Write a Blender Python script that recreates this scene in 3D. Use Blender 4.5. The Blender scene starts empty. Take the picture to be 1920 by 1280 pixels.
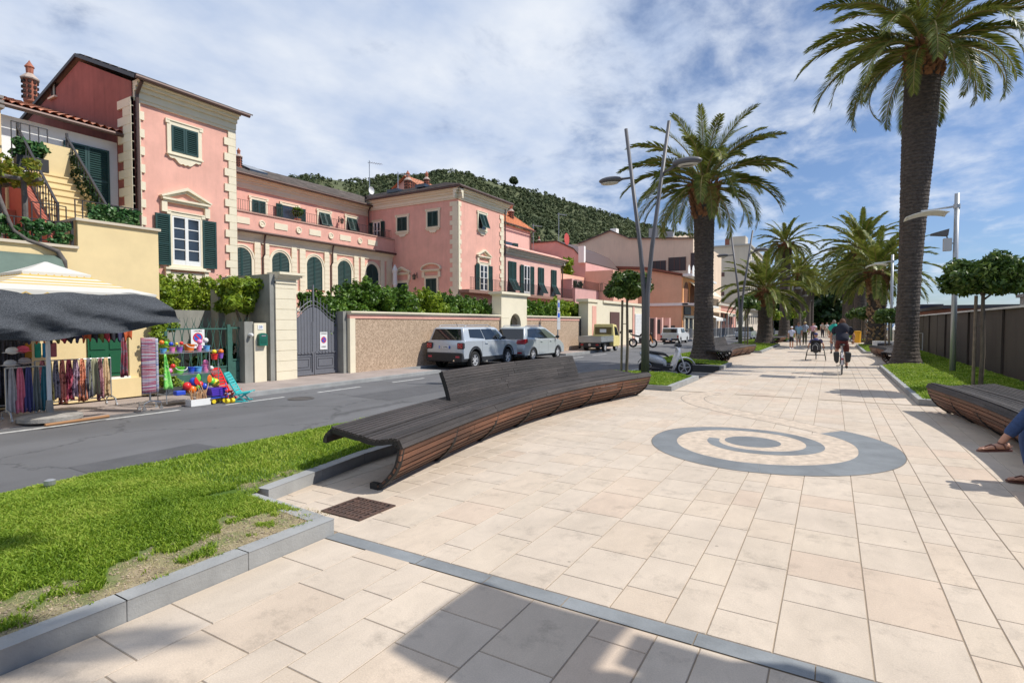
import bpy, bmesh, math, random
import numpy as np
from mathutils import Vector, Matrix, noise
rnd=random.Random(7)
R_=math.radians
scn=bpy.context.scene
# ---------- camera ----------
F_PX=1020.0
cam_d=bpy.data.cameras.new("camera"); cam=bpy.data.objects.new("camera",cam_d); scn.collection.objects.link(cam)
cam_d.sensor_width=36; cam_d.lens=36*F_PX/1920; cam_d.clip_start=0.05; cam_d.clip_end=30000
cam.location=(0,0,1.65)
cam.rotation_euler=(R_(90-1.909),0,R_(30.45))
scn.camera=cam
scn.render.resolution_x=1024; scn.render.resolution_y=682
# ---------- light ----------
SUN_D=Vector((0.90,0.436,0)).normalized(); SUN_EL=R_(49)
SUN_AZ=math.atan2(SUN_D.x,SUN_D.y)
w=bpy.data.worlds.new("World"); scn.world=w; w.use_nodes=True
nt=w.node_tree; nt.nodes.clear()
def N(t,kind,**kw):
    n=t.nodes.new(kind)
    for k,v in kw.items():
        if k in n.inputs.keys(): n.inputs[k].default_value=v
        else: setattr(n,k,v)
    return n
sky=N(nt,'ShaderNodeTexSky',sky_type='NISHITA',sun_disc=False,sun_elevation=SUN_EL,sun_rotation=SUN_AZ,altitude=0,air_density=1.0,dust_density=0.25,ozone_density=1.6)
tc=N(nt,'ShaderNodeTexCoord'); sep=N(nt,'ShaderNodeSeparateXYZ'); nt.links.new(tc.outputs['Generated'],sep.inputs[0])
def mth(t,op,a,b=None,c=None,clamp=False):
    n=t.nodes.new('ShaderNodeMath'); n.operation=op; n.use_clamp=clamp
    for i,v in enumerate((a,b,c)):
        if v is None: continue
        if isinstance(v,(int,float)): n.inputs[i].default_value=v
        else: t.links.new(v,n.inputs[i])
    return n.outputs[0]
zc=mth(nt,'ADD',mth(nt,'MAXIMUM',sep.outputs['Z'],0.0),0.16)
comb=N(nt,'ShaderNodeCombineXYZ')
nt.links.new(mth(nt,'DIVIDE',sep.outputs['X'],zc),comb.inputs[0]); nt.links.new(mth(nt,'DIVIDE',sep.outputs['Y'],zc),comb.inputs[1])
mp=N(nt,'ShaderNodeMapping'); mp.inputs['Rotation'].default_value=(0,0,R_(20)); mp.inputs['Scale'].default_value=(1.0,0.8,1); nt.links.new(comb.outputs[0],mp.inputs[0])
n1=N(nt,'ShaderNodeTexNoise',Scale=0.9,Detail=8.0,Roughness=0.6,Distortion=0.5); nt.links.new(mp.outputs[0],n1.inputs['Vector'])
n2=N(nt,'ShaderNodeTexNoise',Scale=5.0,Detail=7.0,Roughness=0.6,Distortion=0.2); nt.links.new(mp.outputs[0],n2.inputs['Vector'])
nm=mth(nt,'ADD',mth(nt,'MULTIPLY',n1.outputs[0],0.55),mth(nt,'MULTIPLY',n2.outputs[0],0.45))
# less cloud toward the sea (+X) side and near the horizon there
cov=mth(nt,'MULTIPLY_ADD',sep.outputs['X'],-0.17,nm)
cov=mth(nt,'MULTIPLY_ADD',sep.outputs['Z'],0.14,cov)
mr=N(nt,'ShaderNodeMapRange'); mr.inputs['From Min'].default_value=0.455; mr.inputs['From Max'].default_value=0.67; mr.interpolation_type='SMOOTHSTEP'
nt.links.new(cov,mr.inputs[0])
fac=mth(nt,'MULTIPLY',mr.outputs[0],0.88)
n3=N(nt,'ShaderNodeTexNoise',Scale=2.4,Detail=5.0,Roughness=0.55); nt.links.new(mp.outputs[0],n3.inputs['Vector'])
cr=N(nt,'ShaderNodeValToRGB'); cr.color_ramp.elements[0].position=0.36; cr.color_ramp.elements[0].color=(4.9,5.9,7.8,1); cr.color_ramp.elements[1].position=0.68; cr.color_ramp.elements[1].color=(8.3,8.7,9.3,1)
nt.links.new(n3.outputs[0],cr.inputs[0])
tint=N(nt,'ShaderNodeMixRGB',blend_type='MULTIPLY'); tint.inputs[0].default_value=1; tint.inputs[2].default_value=(0.80,0.90,1.10,1)
nt.links.new(sky.outputs[0],tint.inputs[1])
hz=N(nt,'ShaderNodeMapRange'); hz.inputs['From Min'].default_value=0.0; hz.inputs['From Max'].default_value=0.35; nt.links.new(sep.outputs['Z'],hz.inputs[0])
hc=N(nt,'ShaderNodeMixRGB'); hc.inputs[1].default_value=(0.58,0.70,0.96,1); hc.inputs[2].default_value=(0.90,0.94,1.06,1); nt.links.new(hz.outputs[0],hc.inputs[0]); nt.links.new(hc.outputs[0],tint.inputs[2])
mx=N(nt,'ShaderNodeMixRGB'); nt.links.new(fac,mx.inputs[0]); nt.links.new(tint.outputs[0],mx.inputs[1]); nt.links.new(cr.outputs[0],mx.inputs[2])
bg=N(nt,'ShaderNodeBackground',Strength=0.105); nt.links.new(mx.outputs[0],bg.inputs[0])
wo=N(nt,'ShaderNodeOutputWorld'); nt.links.new(bg.outputs[0],wo.inputs[0])
sd=bpy.data.lights.new("sun",'SUN'); so=bpy.data.objects.new("sun",sd); scn.collection.objects.link(so)
sd.energy=4.4; sd.angle=R_(0.53); sd.color=(1.0,0.955,0.88)
sv=Vector((SUN_D.x*math.cos(SUN_EL),SUN_D.y*math.cos(SUN_EL),math.sin(SUN_EL)))
so.rotation_euler=sv.to_track_quat('Z','Y').to_euler(); so.location=(20,10,40)
scn.view_settings.view_transform='Standard'; scn.view_settings.look='None'; scn.view_settings.exposure=0.08; scn.view_settings.gamma=1.0
scn.render.engine='CYCLES'
scn.cycles.max_bounces=6; scn.cycles.transparent_max_bounces=12
# ---------- helpers ----------
COL=scn.collection
def root_tags(o,label,cat,group=None,kind=None):
    if label: o['label']=label
    if cat: o['category']=cat
    if group: o['group']=group
    if kind: o['kind']=kind
    return o
class Root:
    pass
OFF={}
def thing(name,label,cat,loc=(0,0,0),rz=0,group=None,local=False):
    """Empty at the base of a thing; local=True: children given in local coords, else world coords."""
    o=bpy.data.objects.new(name,None); COL.objects.link(o); o.empty_display_size=0.2
    o.location=loc; o.rotation_euler=(0,0,rz); root_tags(o,label,cat,group)
    OFF[o.name]=Vector((0,0,0)) if local else Vector(loc)
    return o
class MB:
    def __init__(s,fr=None):
        s.v=[]; s.f=[]; s.mi=[]; s.cur=0; s.set(fr)
    def set(s,fr):
        s.fr=fr; return s
    def mat(s,i): s.cur=i; return s
    def pt(s,p):
        if s.fr is None: return (float(p[0]),float(p[1]),float(p[2]))
        if isinstance(s.fr,Matrix):
            q=s.fr@Vector(p); return (q.x,q.y,q.z)
        o,u,n=s.fr
        return (o[0]+u[0]*p[0]+n[0]*p[1],o[1]+u[1]*p[0]+n[1]*p[1],o[2]+p[2])
    def add(s,V,Fs):
        b=len(s.v); s.v.extend(s.pt(p) for p in V)
        for f in Fs:
            s.f.append(tuple(b+i for i in f)); s.mi.append(s.cur)
        return s
    def box(s,x0,x1,y0,y1,z0,z1):
        if x0>x1:x0,x1=x1,x0
        if y0>y1:y0,y1=y1,y0
        if z0>z1:z0,z1=z1,z0
        V=[(x,y,z) for x in (x0,x1) for y in (y0,y1) for z in (z0,z1)]
        return s.add(V,[(0,1,3,2),(4,6,7,5),(0,4,5,1),(2,3,7,6),(0,2,6,4),(1,5,7,3)])
    def bar(s,p0,p1,wx,wy=None,up=(0,0,1)):
        """rectangular bar between points"""
        wy=wy or wx; p0=Vector(p0);p1=Vector(p1);d=(p1-p0).normalized();u=Vector(up)
        if abs(d.dot(u))>0.98:u=Vector((1,0,0))
        a=d.cross(u).normalized();b=a.cross(d)
        V=[]
        for p in (p0,p1):
            for i,j in ((-1,-1),(1,-1),(1,1),(-1,1)): V.append(p+a*wx*.5*i+b*wy*.5*j)
        return s.add(V,[(0,1,2,3),(7,6,5,4),(0,4,5,1),(1,5,6,2),(2,6,7,3),(3,7,4,0)])
    def tube(s,pts,rad,n=8,cap=True):
        pts=[Vector(p) for p in pts]
        if isinstance(rad,(int,float)): rad=[rad]*len(pts)
        V=[];Fs=[];m=len(pts); pa=None
        for i,p in enumerate(pts):
            d=(pts[min(i+1,m-1)]-pts[max(i-1,0)])
            d=d.normalized() if d.length>1e-9 else Vector((0,0,1))
            if pa is None:
                u=Vector((0,0,1)) if abs(d.z)<.95 else Vector((1,0,0)); a=d.cross(u).normalized()
            else:
                a=(pa-d*pa.dot(d)); a=a.normalized() if a.length>1e-6 else d.orthogonal().normalized()
            pa=a; b=d.cross(a)
            for k in range(n):
                t=2*math.pi*k/n; V.append(p+(a*math.cos(t)+b*math.sin(t))*rad[i])
        for i in range(m-1):
            for k in range(n):
                k2=(k+1)%n; Fs.append((i*n+k,i*n+k2,(i+1)*n+k2,(i+1)*n+k))
        if cap:
            Fs.append(tuple(range(n-1,-1,-1))); Fs.append(tuple((m-1)*n+k for k in range(n)))
        return s.add(V,Fs)
    def lathe(s,prof,c=(0,0,0),n=16,axis='z',cap=True):
        V=[];Fs=[];m=len(prof)
        for r,h in prof:
            for k in range(n):
                t=2*math.pi*k/n; x=r*math.cos(t);y=r*math.sin(t)
                p=(x,y,h) if axis=='z' else ((x,h,y) if axis=='y' else (h,x,y))
                V.append((c[0]+p[0],c[1]+p[1],c[2]+p[2]))
        for i in range(m-1):
            for k in range(n):
                k2=(k+1)%n; Fs.append((i*n+k,i*n+k2,(i+1)*n+k2,(i+1)*n+k))
        if cap:
            Fs.append(tuple(range(n-1,-1,-1))); Fs.append(tuple((m-1)*n+k for k in range(n)))
        return s.add(V,Fs)
    def prism(s,poly,a,b,ax='y'):
        """2D polygon extruded along an axis. ax y: poly=(x,z); ax x: poly=(y,z); ax z: poly=(x,y)"""
        n=len(poly)
        def q(p,t): return (p[0],t,p[1]) if ax=='y' else ((t,p[0],p[1]) if ax=='x' else (p[0],p[1],t))
        V=[q(p,a) for p in poly]+[q(p,b) for p in poly]
        Fs=[tuple(range(n)),tuple(range(2*n-1,n-1,-1))]
        for i in range(n):
            j=(i+1)%n; Fs.append((i,j,n+j,n+i))
        return s.add(V,Fs)
    def quad(s,*p): return s.add(p,[tuple(range(len(p)))])
    def grid(s,fn,nu,nv,closed=False):
        V=[fn(i/nu,j/nv) for i in range(nu+1) for j in range(nv+1)]
        Fs=[(i*(nv+1)+j,(i+1)*(nv+1)+j,(i+1)*(nv+1)+j+1,i*(nv+1)+j+1) for i in range(nu) for j in range(nv)]
        return s.add(V,Fs)
    def ball(s,c,r,n=10,m=7,fn=None):
        if isinstance(r,(int,float)): r=(r,r,r)
        V=[];Fs=[]
        for i in range(m+1):
            ph=math.pi*i/m
            for k in range(n):
                t=2*math.pi*k/n; d=(math.sin(ph)*math.cos(t),math.sin(ph)*math.sin(t),math.cos(ph))
                q=fn(d) if fn else 1
                V.append((c[0]+d[0]*r[0]*q,c[1]+d[1]*r[1]*q,c[2]+d[2]*r[2]*q))
        for i in range(m):
            for k in range(n):
                k2=(k+1)%n; Fs.append((i*n+k,(i+1)*n+k,(i+1)*n+k2,i*n+k2))
        return s.add(V,Fs)
    def build(s,name,mat,parent=None,smooth=False,bevel=0,label=None,auto=None,solid=0,subd=0,fixn=False):
        me=bpy.data.meshes.new(name)
        off=OFF.get(parent.name) if parent is not None else None
        V=np.array(s.v,dtype=float).reshape(-1,3)
        if off is not None and off.length>0: V=V-np.array(off)
        me.from_pydata(V.tolist(),[],s.f)
        mats=mat if isinstance(mat,(list,tuple)) else [mat]
        for m in mats: me.materials.append(m)
        if len(mats)>1: me.polygons.foreach_set('material_index',s.mi)
        if smooth: me.polygons.foreach_set('use_smooth',[True]*len(me.polygons))
        me.update()
        if fixn:
            bm=bmesh.new(); bm.from_mesh(me); bmesh.ops.remove_doubles(bm,verts=bm.verts,dist=1e-5); bmesh.ops.recalc_face_normals(bm,faces=bm.faces); bm.to_mesh(me); bm.free()
            if smooth: me.polygons.foreach_set('use_smooth',[True]*len(me.polygons))
        if auto is not None:
            me.polygons.foreach_set('use_smooth',[True]*len(me.polygons)); me.set_sharp_from_angle(angle=R_(auto))
        o=bpy.data.objects.new(name,me); COL.objects.link(o)
        if solid:
            m=o.modifiers.new('solid','SOLIDIFY'); m.thickness=solid; m.offset=0
        if bevel:
            m=o.modifiers.new('bevel','BEVEL'); m.width=bevel; m.segments=2; m.limit_method='ANGLE'; m.angle_limit=R_(35)
        if subd:
            m=o.modifiers.new('sub','SUBSURF'); m.levels=subd; m.render_levels=subd
        if parent is not None:
            o.parent=parent
            OFF[o.name]=off if off is not None else Vector((0,0,0))
        if label: o['label']=label
        return o
def struct(o,label=None):
    o['kind']='structure'
    if label: o['label']=label
    return o
def dup(root,loc=None,rz=None,label=None,group=None,scale=None):
    r=root.copy(); COL.objects.link(r)
    if loc is not None: r.location=loc
    if rz is not None: r.rotation_euler=(0,0,rz)
    if scale is not None: r.scale=(scale,)*3 if isinstance(scale,(int,float)) else scale
    if label: r['label']=label
    if group: r['group']=group
    for ch in list(root.children):
        c=ch.copy(); COL.objects.link(c); c.parent=r
        for g in list(ch.children):
            d=g.copy(); COL.objects.link(d); d.parent=c
    return r
# ---------- materials ----------
_M={}
def mat(name,col,rough=0.6,metal=0.0,var=0.0,vs=3.0,bump=0.0,bs=40.0,col2=None,spec=0.5,island=0.0,alpha=None,coat=0.0,trans=0.0,streak=0.0,stretch=None):
    if name in _M: return _M[name]
    m=bpy.data.materials.new(name); m.use_nodes=True; t=m.node_tree; b=t.nodes['Principled BSDF']
    b.inputs['Base Color'].default_value=(*col,1); b.inputs['Roughness'].default_value=rough; b.inputs['Metallic'].default_value=metal
    b.inputs['Specular IOR Level'].default_value=spec
    if coat: b.inputs['Coat Weight'].default_value=coat; b.inputs['Coat Roughness'].default_value=0.05
    if alpha is not None: b.inputs['Alpha'].default_value=alpha
    tcn=t.nodes.new('ShaderNodeTexCoord'); vec=tcn.outputs['Object']
    if stretch:
        mpn=t.nodes.new('ShaderNodeMapping'); mpn.inputs['Scale'].default_value=stretch; t.links.new(vec,mpn.inputs[0]); vec=mpn.outputs[0]
    cout=None
    if var or col2:
        c2=col2 or tuple(max(0,c*(1-var)) for c in col); c1=col if col2 else tuple(min(1,c*(1+var*.6)) for c in col)
        nz=N(t,'ShaderNodeTexNoise',Scale=vs,Detail=6.0,Roughness=0.65); t.links.new(vec,nz.inputs['Vector'])
        r=t.nodes.new('ShaderNodeValToRGB'); r.color_ramp.elements[0].position=.32; r.color_ramp.elements[0].color=(*c2,1); r.color_ramp.elements[1].position=.68; r.color_ramp.elements[1].color=(*c1,1)
        t.links.new(nz.outputs[0],r.inputs[0]); cout=r.outputs[0]
    if streak:
        mpn=t.nodes.new('ShaderNodeMapping'); mpn.inputs['Scale'].default_value=(1,1,0.12); t.links.new(tcn.outputs['Object'],mpn.inputs[0])
        nz=N(t,'ShaderNodeTexNoise',Scale=4.0,Detail=5.0,Roughness=0.7); t.links.new(mpn.outputs[0],nz.inputs['Vector'])
        mrr=N(t,'ShaderNodeMapRange'); mrr.inputs['From Min'].default_value=.45; mrr.inputs['From Max'].default_value=.8; mrr.inputs['To Min'].default_value=1; mrr.inputs['To Max'].default_value=1-streak
        t.links.new(nz.outputs[0],mrr.inputs[0])
        mxx=N(t,'ShaderNodeMixRGB',blend_type='MULTIPLY'); mxx.inputs[0].default_value=1
        if cout is not None: t.links.new(cout,mxx.inputs[1])
        else: mxx.inputs[1].default_value=(*col,1)
        t.links.new(mrr.outputs[0],mxx.inputs[2]); cout=mxx.outputs[0]
    if island:
        g=t.nodes.new('ShaderNodeNewGeometry')
        v1=mth(t,'MULTIPLY_ADD',g.outputs['Random Per Island'],2*island,1-island)
        mxx=N(t,'ShaderNodeMixRGB',blend_type='MULTIPLY'); mxx.inputs[0].default_value=1
        if cout is not None: t.links.new(cout,mxx.inputs[1])
        else: mxx.inputs[1].default_value=(*col,1)
        t.links.new(v1,mxx.inputs[2]); cout=mxx.outputs[0]
    if cout is not None: t.links.new(cout,b.inputs['Base Color'])
    if bump:
        nz=N(t,'ShaderNodeTexNoise',Scale=bs,Detail=4.0,Roughness=0.6); t.links.new(vec,nz.inputs['Vector'])
        bp=N(t,'ShaderNodeBump',Strength=min(1,bump*10 if bump<0.1 else bump),Distance=0.02); t.links.new(nz.outputs[0],bp.inputs['Height']); t.links.new(bp.outputs[0],b.inputs['Normal'])
    if trans:
        tr=N(t,'ShaderNodeBsdfTranslucent'); 
        if cout is not None: t.links.new(cout,tr.inputs[0])
        else: tr.inputs[0].default_value=(*col,1)
        ms=t.nodes.new('ShaderNodeMixShader'); ms.inputs[0].default_value=trans
        t.links.new(b.outputs[0],ms.inputs[1]); t.links.new(tr.outputs[0],ms.inputs[2]); t.links.new(ms.outputs[0],t.nodes['Material Output'].inputs[0])
    _M[name]=m; return m
def leafmat(name,c1,c2,c3,rough=0.5,trans=0.25,clump=0.9):
    """foliage: colour by random island plus large clumps"""
    if name in _M: return _M[name]
    m=bpy.data.materials.new(name); m.use_nodes=True; t=m.node_tree; b=t.nodes['Principled BSDF']
    b.inputs['Roughness'].default_value=rough; b.inputs['Specular IOR Level'].default_value=0.35
    g=t.nodes.new('ShaderNodeNewGeometry'); tcn=t.nodes.new('ShaderNodeTexCoord')
    nz=N(t,'ShaderNodeTexNoise',Scale=clump,Detail=3.0); t.links.new(tcn.outputs['Object'],nz.inputs['Vector'])
    fac=mth(t,'ADD',mth(t,'MULTIPLY',g.outputs['Random Per Island'],0.6),mth(t,'MULTIPLY_ADD',nz.outputs[0],1.2,-0.4),clamp=True)
    r=t.nodes.new('ShaderNodeValToRGB'); e=r.color_ramp.elements; e[0].position=0.1; e[0].color=(*c1,1); e[1].position=.95; e[1].color=(*c3,1); k=e.new(.5); k.color=(*c2,1)
    t.links.new(fac,r.inputs[0]); t.links.new(r.outputs[0],b.inputs['Base Color'])
    tr=N(t,'ShaderNodeBsdfTranslucent'); t.links.new(r.outputs[0],tr.inputs[0])
    ms=t.nodes.new('ShaderNodeMixShader'); ms.inputs[0].default_value=trans
    t.links.new(b.outputs[0],ms.inputs[1]); t.links.new(tr.outputs[0],ms.inputs[2]); t.links.new(ms.outputs[0],t.nodes['Material Output'].inputs[0])
    _M[name]=m; return m
CREAM=mat('cream_trim',(.80,.72,.54),.75,var=.06,vs=2,bump=.01,bs=60)
PINK=mat('pink_stucco',(.80,.43,.34),.85,var=.10,vs=1.3,bump=.02,bs=90,streak=.13)
DKRED=mat('dark_red_stucco',(.36,.115,.09),.85,var=.22,vs=.8,bump=.02,bs=60,streak=.3)
GREENSH=mat('green_shutter_paint',(.014,.055,.05),.45,var=.15,vs=6,island=.12)
BLACKIRON=mat('dark_iron',(.03,.028,.03),.5)
SLATE=mat('grey_slate',(.27,.235,.21),.8,var=.3,vs=1.2,bump=.04,bs=20,island=.18)
CLAY=mat('clay_tile',(.60,.25,.14),.8,var=.3,vs=2.5,bump=.03,bs=30,island=.2)
WHITE=mat('white_paint',(.80,.80,.78),.6,var=.04,vs=3)
GLASS=mat('window_glass',(.03,.04,.055),.06,spec=.8,var=.4,vs=1.5)
YELLOWST=mat('yellow_stucco',(.80,.63,.34),.85,var=.08,vs=1.5,bump=.02,bs=90)
COPPER=mat('brown_gutter',(.10,.06,.05),.5,metal=.3)
GREYCONC=mat('grey_render',(.30,.30,.27),.9,var=.2,vs=1.2,bump=.03,bs=50,streak=.25)
KERB=mat('kerb_stone',(.33,.335,.33),.75,var=.2,vs=2.2,bump=.02,bs=60)
STEEL=mat('galvanised_steel',(.45,.46,.47),.4,metal=.7,var=.1,vs=5)
# ================= GROUND =================
ROADZ=-0.15; LAWNZ=0.12
def asphalt_material():
    m=mat('asphalt',(.14,.14,.145),.85,var=.16,vs=.8,bump=.05,bs=160,stretch=(1.6,.25,1)); t=m.node_tree; b=t.nodes['Principled BSDF']
    src=b.inputs['Base Color'].links[0].from_socket; tcn=t.nodes.new('ShaderNodeTexCoord')
    vo=N(t,'ShaderNodeTexVoronoi',Scale=.33,feature='DISTANCE_TO_EDGE'); wr=N(t,'ShaderNodeTexNoise',Scale=2.0,Detail=6.,Roughness=.7); t.links.new(tcn.outputs['Object'],wr.inputs['Vector'])
    ad=t.nodes.new('ShaderNodeVectorMath'); ad.operation='MULTIPLY_ADD'; ad.inputs[1].default_value=(.9,.9,0); t.links.new(wr.outputs[1],ad.inputs[0]); t.links.new(tcn.outputs['Object'],ad.inputs[2]); t.links.new(ad.outputs[0],vo.inputs['Vector'])
    r=N(t,'ShaderNodeMapRange'); r.inputs['From Min'].default_value=.002; r.inputs['From Max'].default_value=.012; r.inputs['To Min'].default_value=.62; r.inputs['To Max'].default_value=1; t.links.new(vo.outputs['Distance'],r.inputs[0])
    fine=N(t,'ShaderNodeTexNoise',Scale=180.,Detail=2.); t.links.new(tcn.outputs['Object'],fine.inputs['Vector']); r2=N(t,'ShaderNodeMapRange'); r2.inputs['To Min'].default_value=.75; r2.inputs['To Max'].default_value=1.25; t.links.new(fine.outputs[0],r2.inputs[0])
    big=N(t,'ShaderNodeTexNoise',Scale=.35,Detail=5.,Roughness=.6); t.links.new(tcn.outputs['Object'],big.inputs['Vector']); r3=N(t,'ShaderNodeMapRange'); r3.inputs['From Min'].default_value=.3; r3.inputs['From Max'].default_value=.7; r3.inputs['To Min'].default_value=.82; r3.inputs['To Max'].default_value=1.15; t.links.new(big.outputs[0],r3.inputs[0])
    k=mth(t,'MULTIPLY',mth(t,'MULTIPLY',r.outputs[0],r2.outputs[0]),r3.outputs[0])
    mxx=N(t,'ShaderNodeMixRGB',blend_type='MULTIPLY'); mxx.inputs[0].default_value=1; t.links.new(src,mxx.inputs[1]); t.links.new(k,mxx.inputs[2]); t.links.new(mxx.outputs[0],b.inputs['Base Color'])
    return m
ASPH=asphalt_material()
m=MB()
m.quad((-12.4,-15,ROADZ),(-6.4,-15,ROADZ),(-6.4,200,ROADZ),(-12.4,200,ROADZ)); m.quad((-14.1,15.6,ROADZ),(-12.4,15.6,ROADZ),(-12.4,27.8,ROADZ),(-14.1,27.8,ROADZ))
m.quad((-6.4,16.6,ROADZ),(-3.5,16.6,ROADZ),(-3.5,20.8,ROADZ),(-6.4,20.8,ROADZ))
struct(m.build('road',ASPH))
EARTH=mat('earth',(.16,.13,.09),.95,var=.2,vs=.3)
m=MB(); m.quad((-1500,-600,-.4),(60,-600,-.4),(60,3000,-.4),(-1500,3000,-.4)); struct(m.build('ground',EARTH))
SEA=mat('sea_water',(.05,.14,.2),.2,bump=.03,bs=.6,spec=.5)
m=MB(); m.quad((60,-2000,-.6),(9000,-2000,-.6),(9000,9000,-.6),(60,9000,-.6)); struct(m.build('sea',SEA))
SIDEW=mat('sidewalk_paving',(.36,.30,.27),.9,var=.2,vs=1.5,bump=.04,bs=90)
m=MB()
m.box(-30,-12.4,7.6,15.6,-.3,-.05); m.box(-30,-12.15,-15,7.6,-.3,-.135); m.box(-30,-14.1,15.6,27.8,-.3,-.05); m.box(-30,-12.9,27.8,200,-.3,-.05)
struct(m.build('sidewalk',SIDEW))
m=MB(); m.box(-12.4,-12.25,7.6,15.6,-.3,-.045); m.box(-14.5,-12.4,7.5,7.6,-.3,-.052); m.box(-14.1,-13.97,15.6,27.8,-.3,-.045); m.box(-12.9,-12.78,27.8,200,-.3,-.045); m.box(-14.1,-12.25,15.6,15.72,-.3,-.046)
m.box(-14.1,-12.78,27.68,27.8,-.3,-.046)
struct(m.build('street_kerb',KERB))
PAINTW=mat('road_paint',(.55,.55,.53),.8,var=.35,vs=8)
def sheet(x0,x1,y0,y1,z): return ((x0,y0,z),(x1,y0,z),(x1,y1,z),(x0,y1,z))
m=MB()
m.quad((-11.95,-12,ROADZ+.004),(-11.83,-12,ROADZ+.004),(-11.60,6.2,ROADZ+.004),(-11.72,6.2,ROADZ+.004))
for y in (7.1,9.6,12.4,19,22,25,28.5): m.quad(*sheet(-11.56,-11.46,y,y+(1.5 if y<15 else 2.2),ROADZ+.004))
for y in (32,40,48,56): m.quad(*sheet(-9.6,-9.48,y,y+2.5,ROADZ+.004))
m.quad(*sheet(-6.62,-6.52,14,60,ROADZ+.004))
struct(m.build('road_markings',PAINTW))
m=MB(); m.quad(*sheet(-10.2,-8.9,9.5,13.2,ROADZ+.0035)); m.quad(*sheet(-8.2,-7.6,3.0,4.6,ROADZ+.0035)); struct(m.build('road_patch',mat('asphalt_patch',(.10,.10,.105),.85,var=.15,vs=3,bump=.05,bs=160)))
for x,y in ((-8.6,12.4),(-10.9,8.6),(-9.3,20.5)):
    m=MB(); m.lathe([(.001,.006),(.24,.006),(.24,.010),(.30,.010),(.30,.0)],c=(x,y,ROADZ),n=28); struct(m.build('manhole_cover',mat('cast_iron',(.10,.09,.085),.6,metal=.3,var=.3,vs=20,bump=.1,bs=60)))
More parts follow.
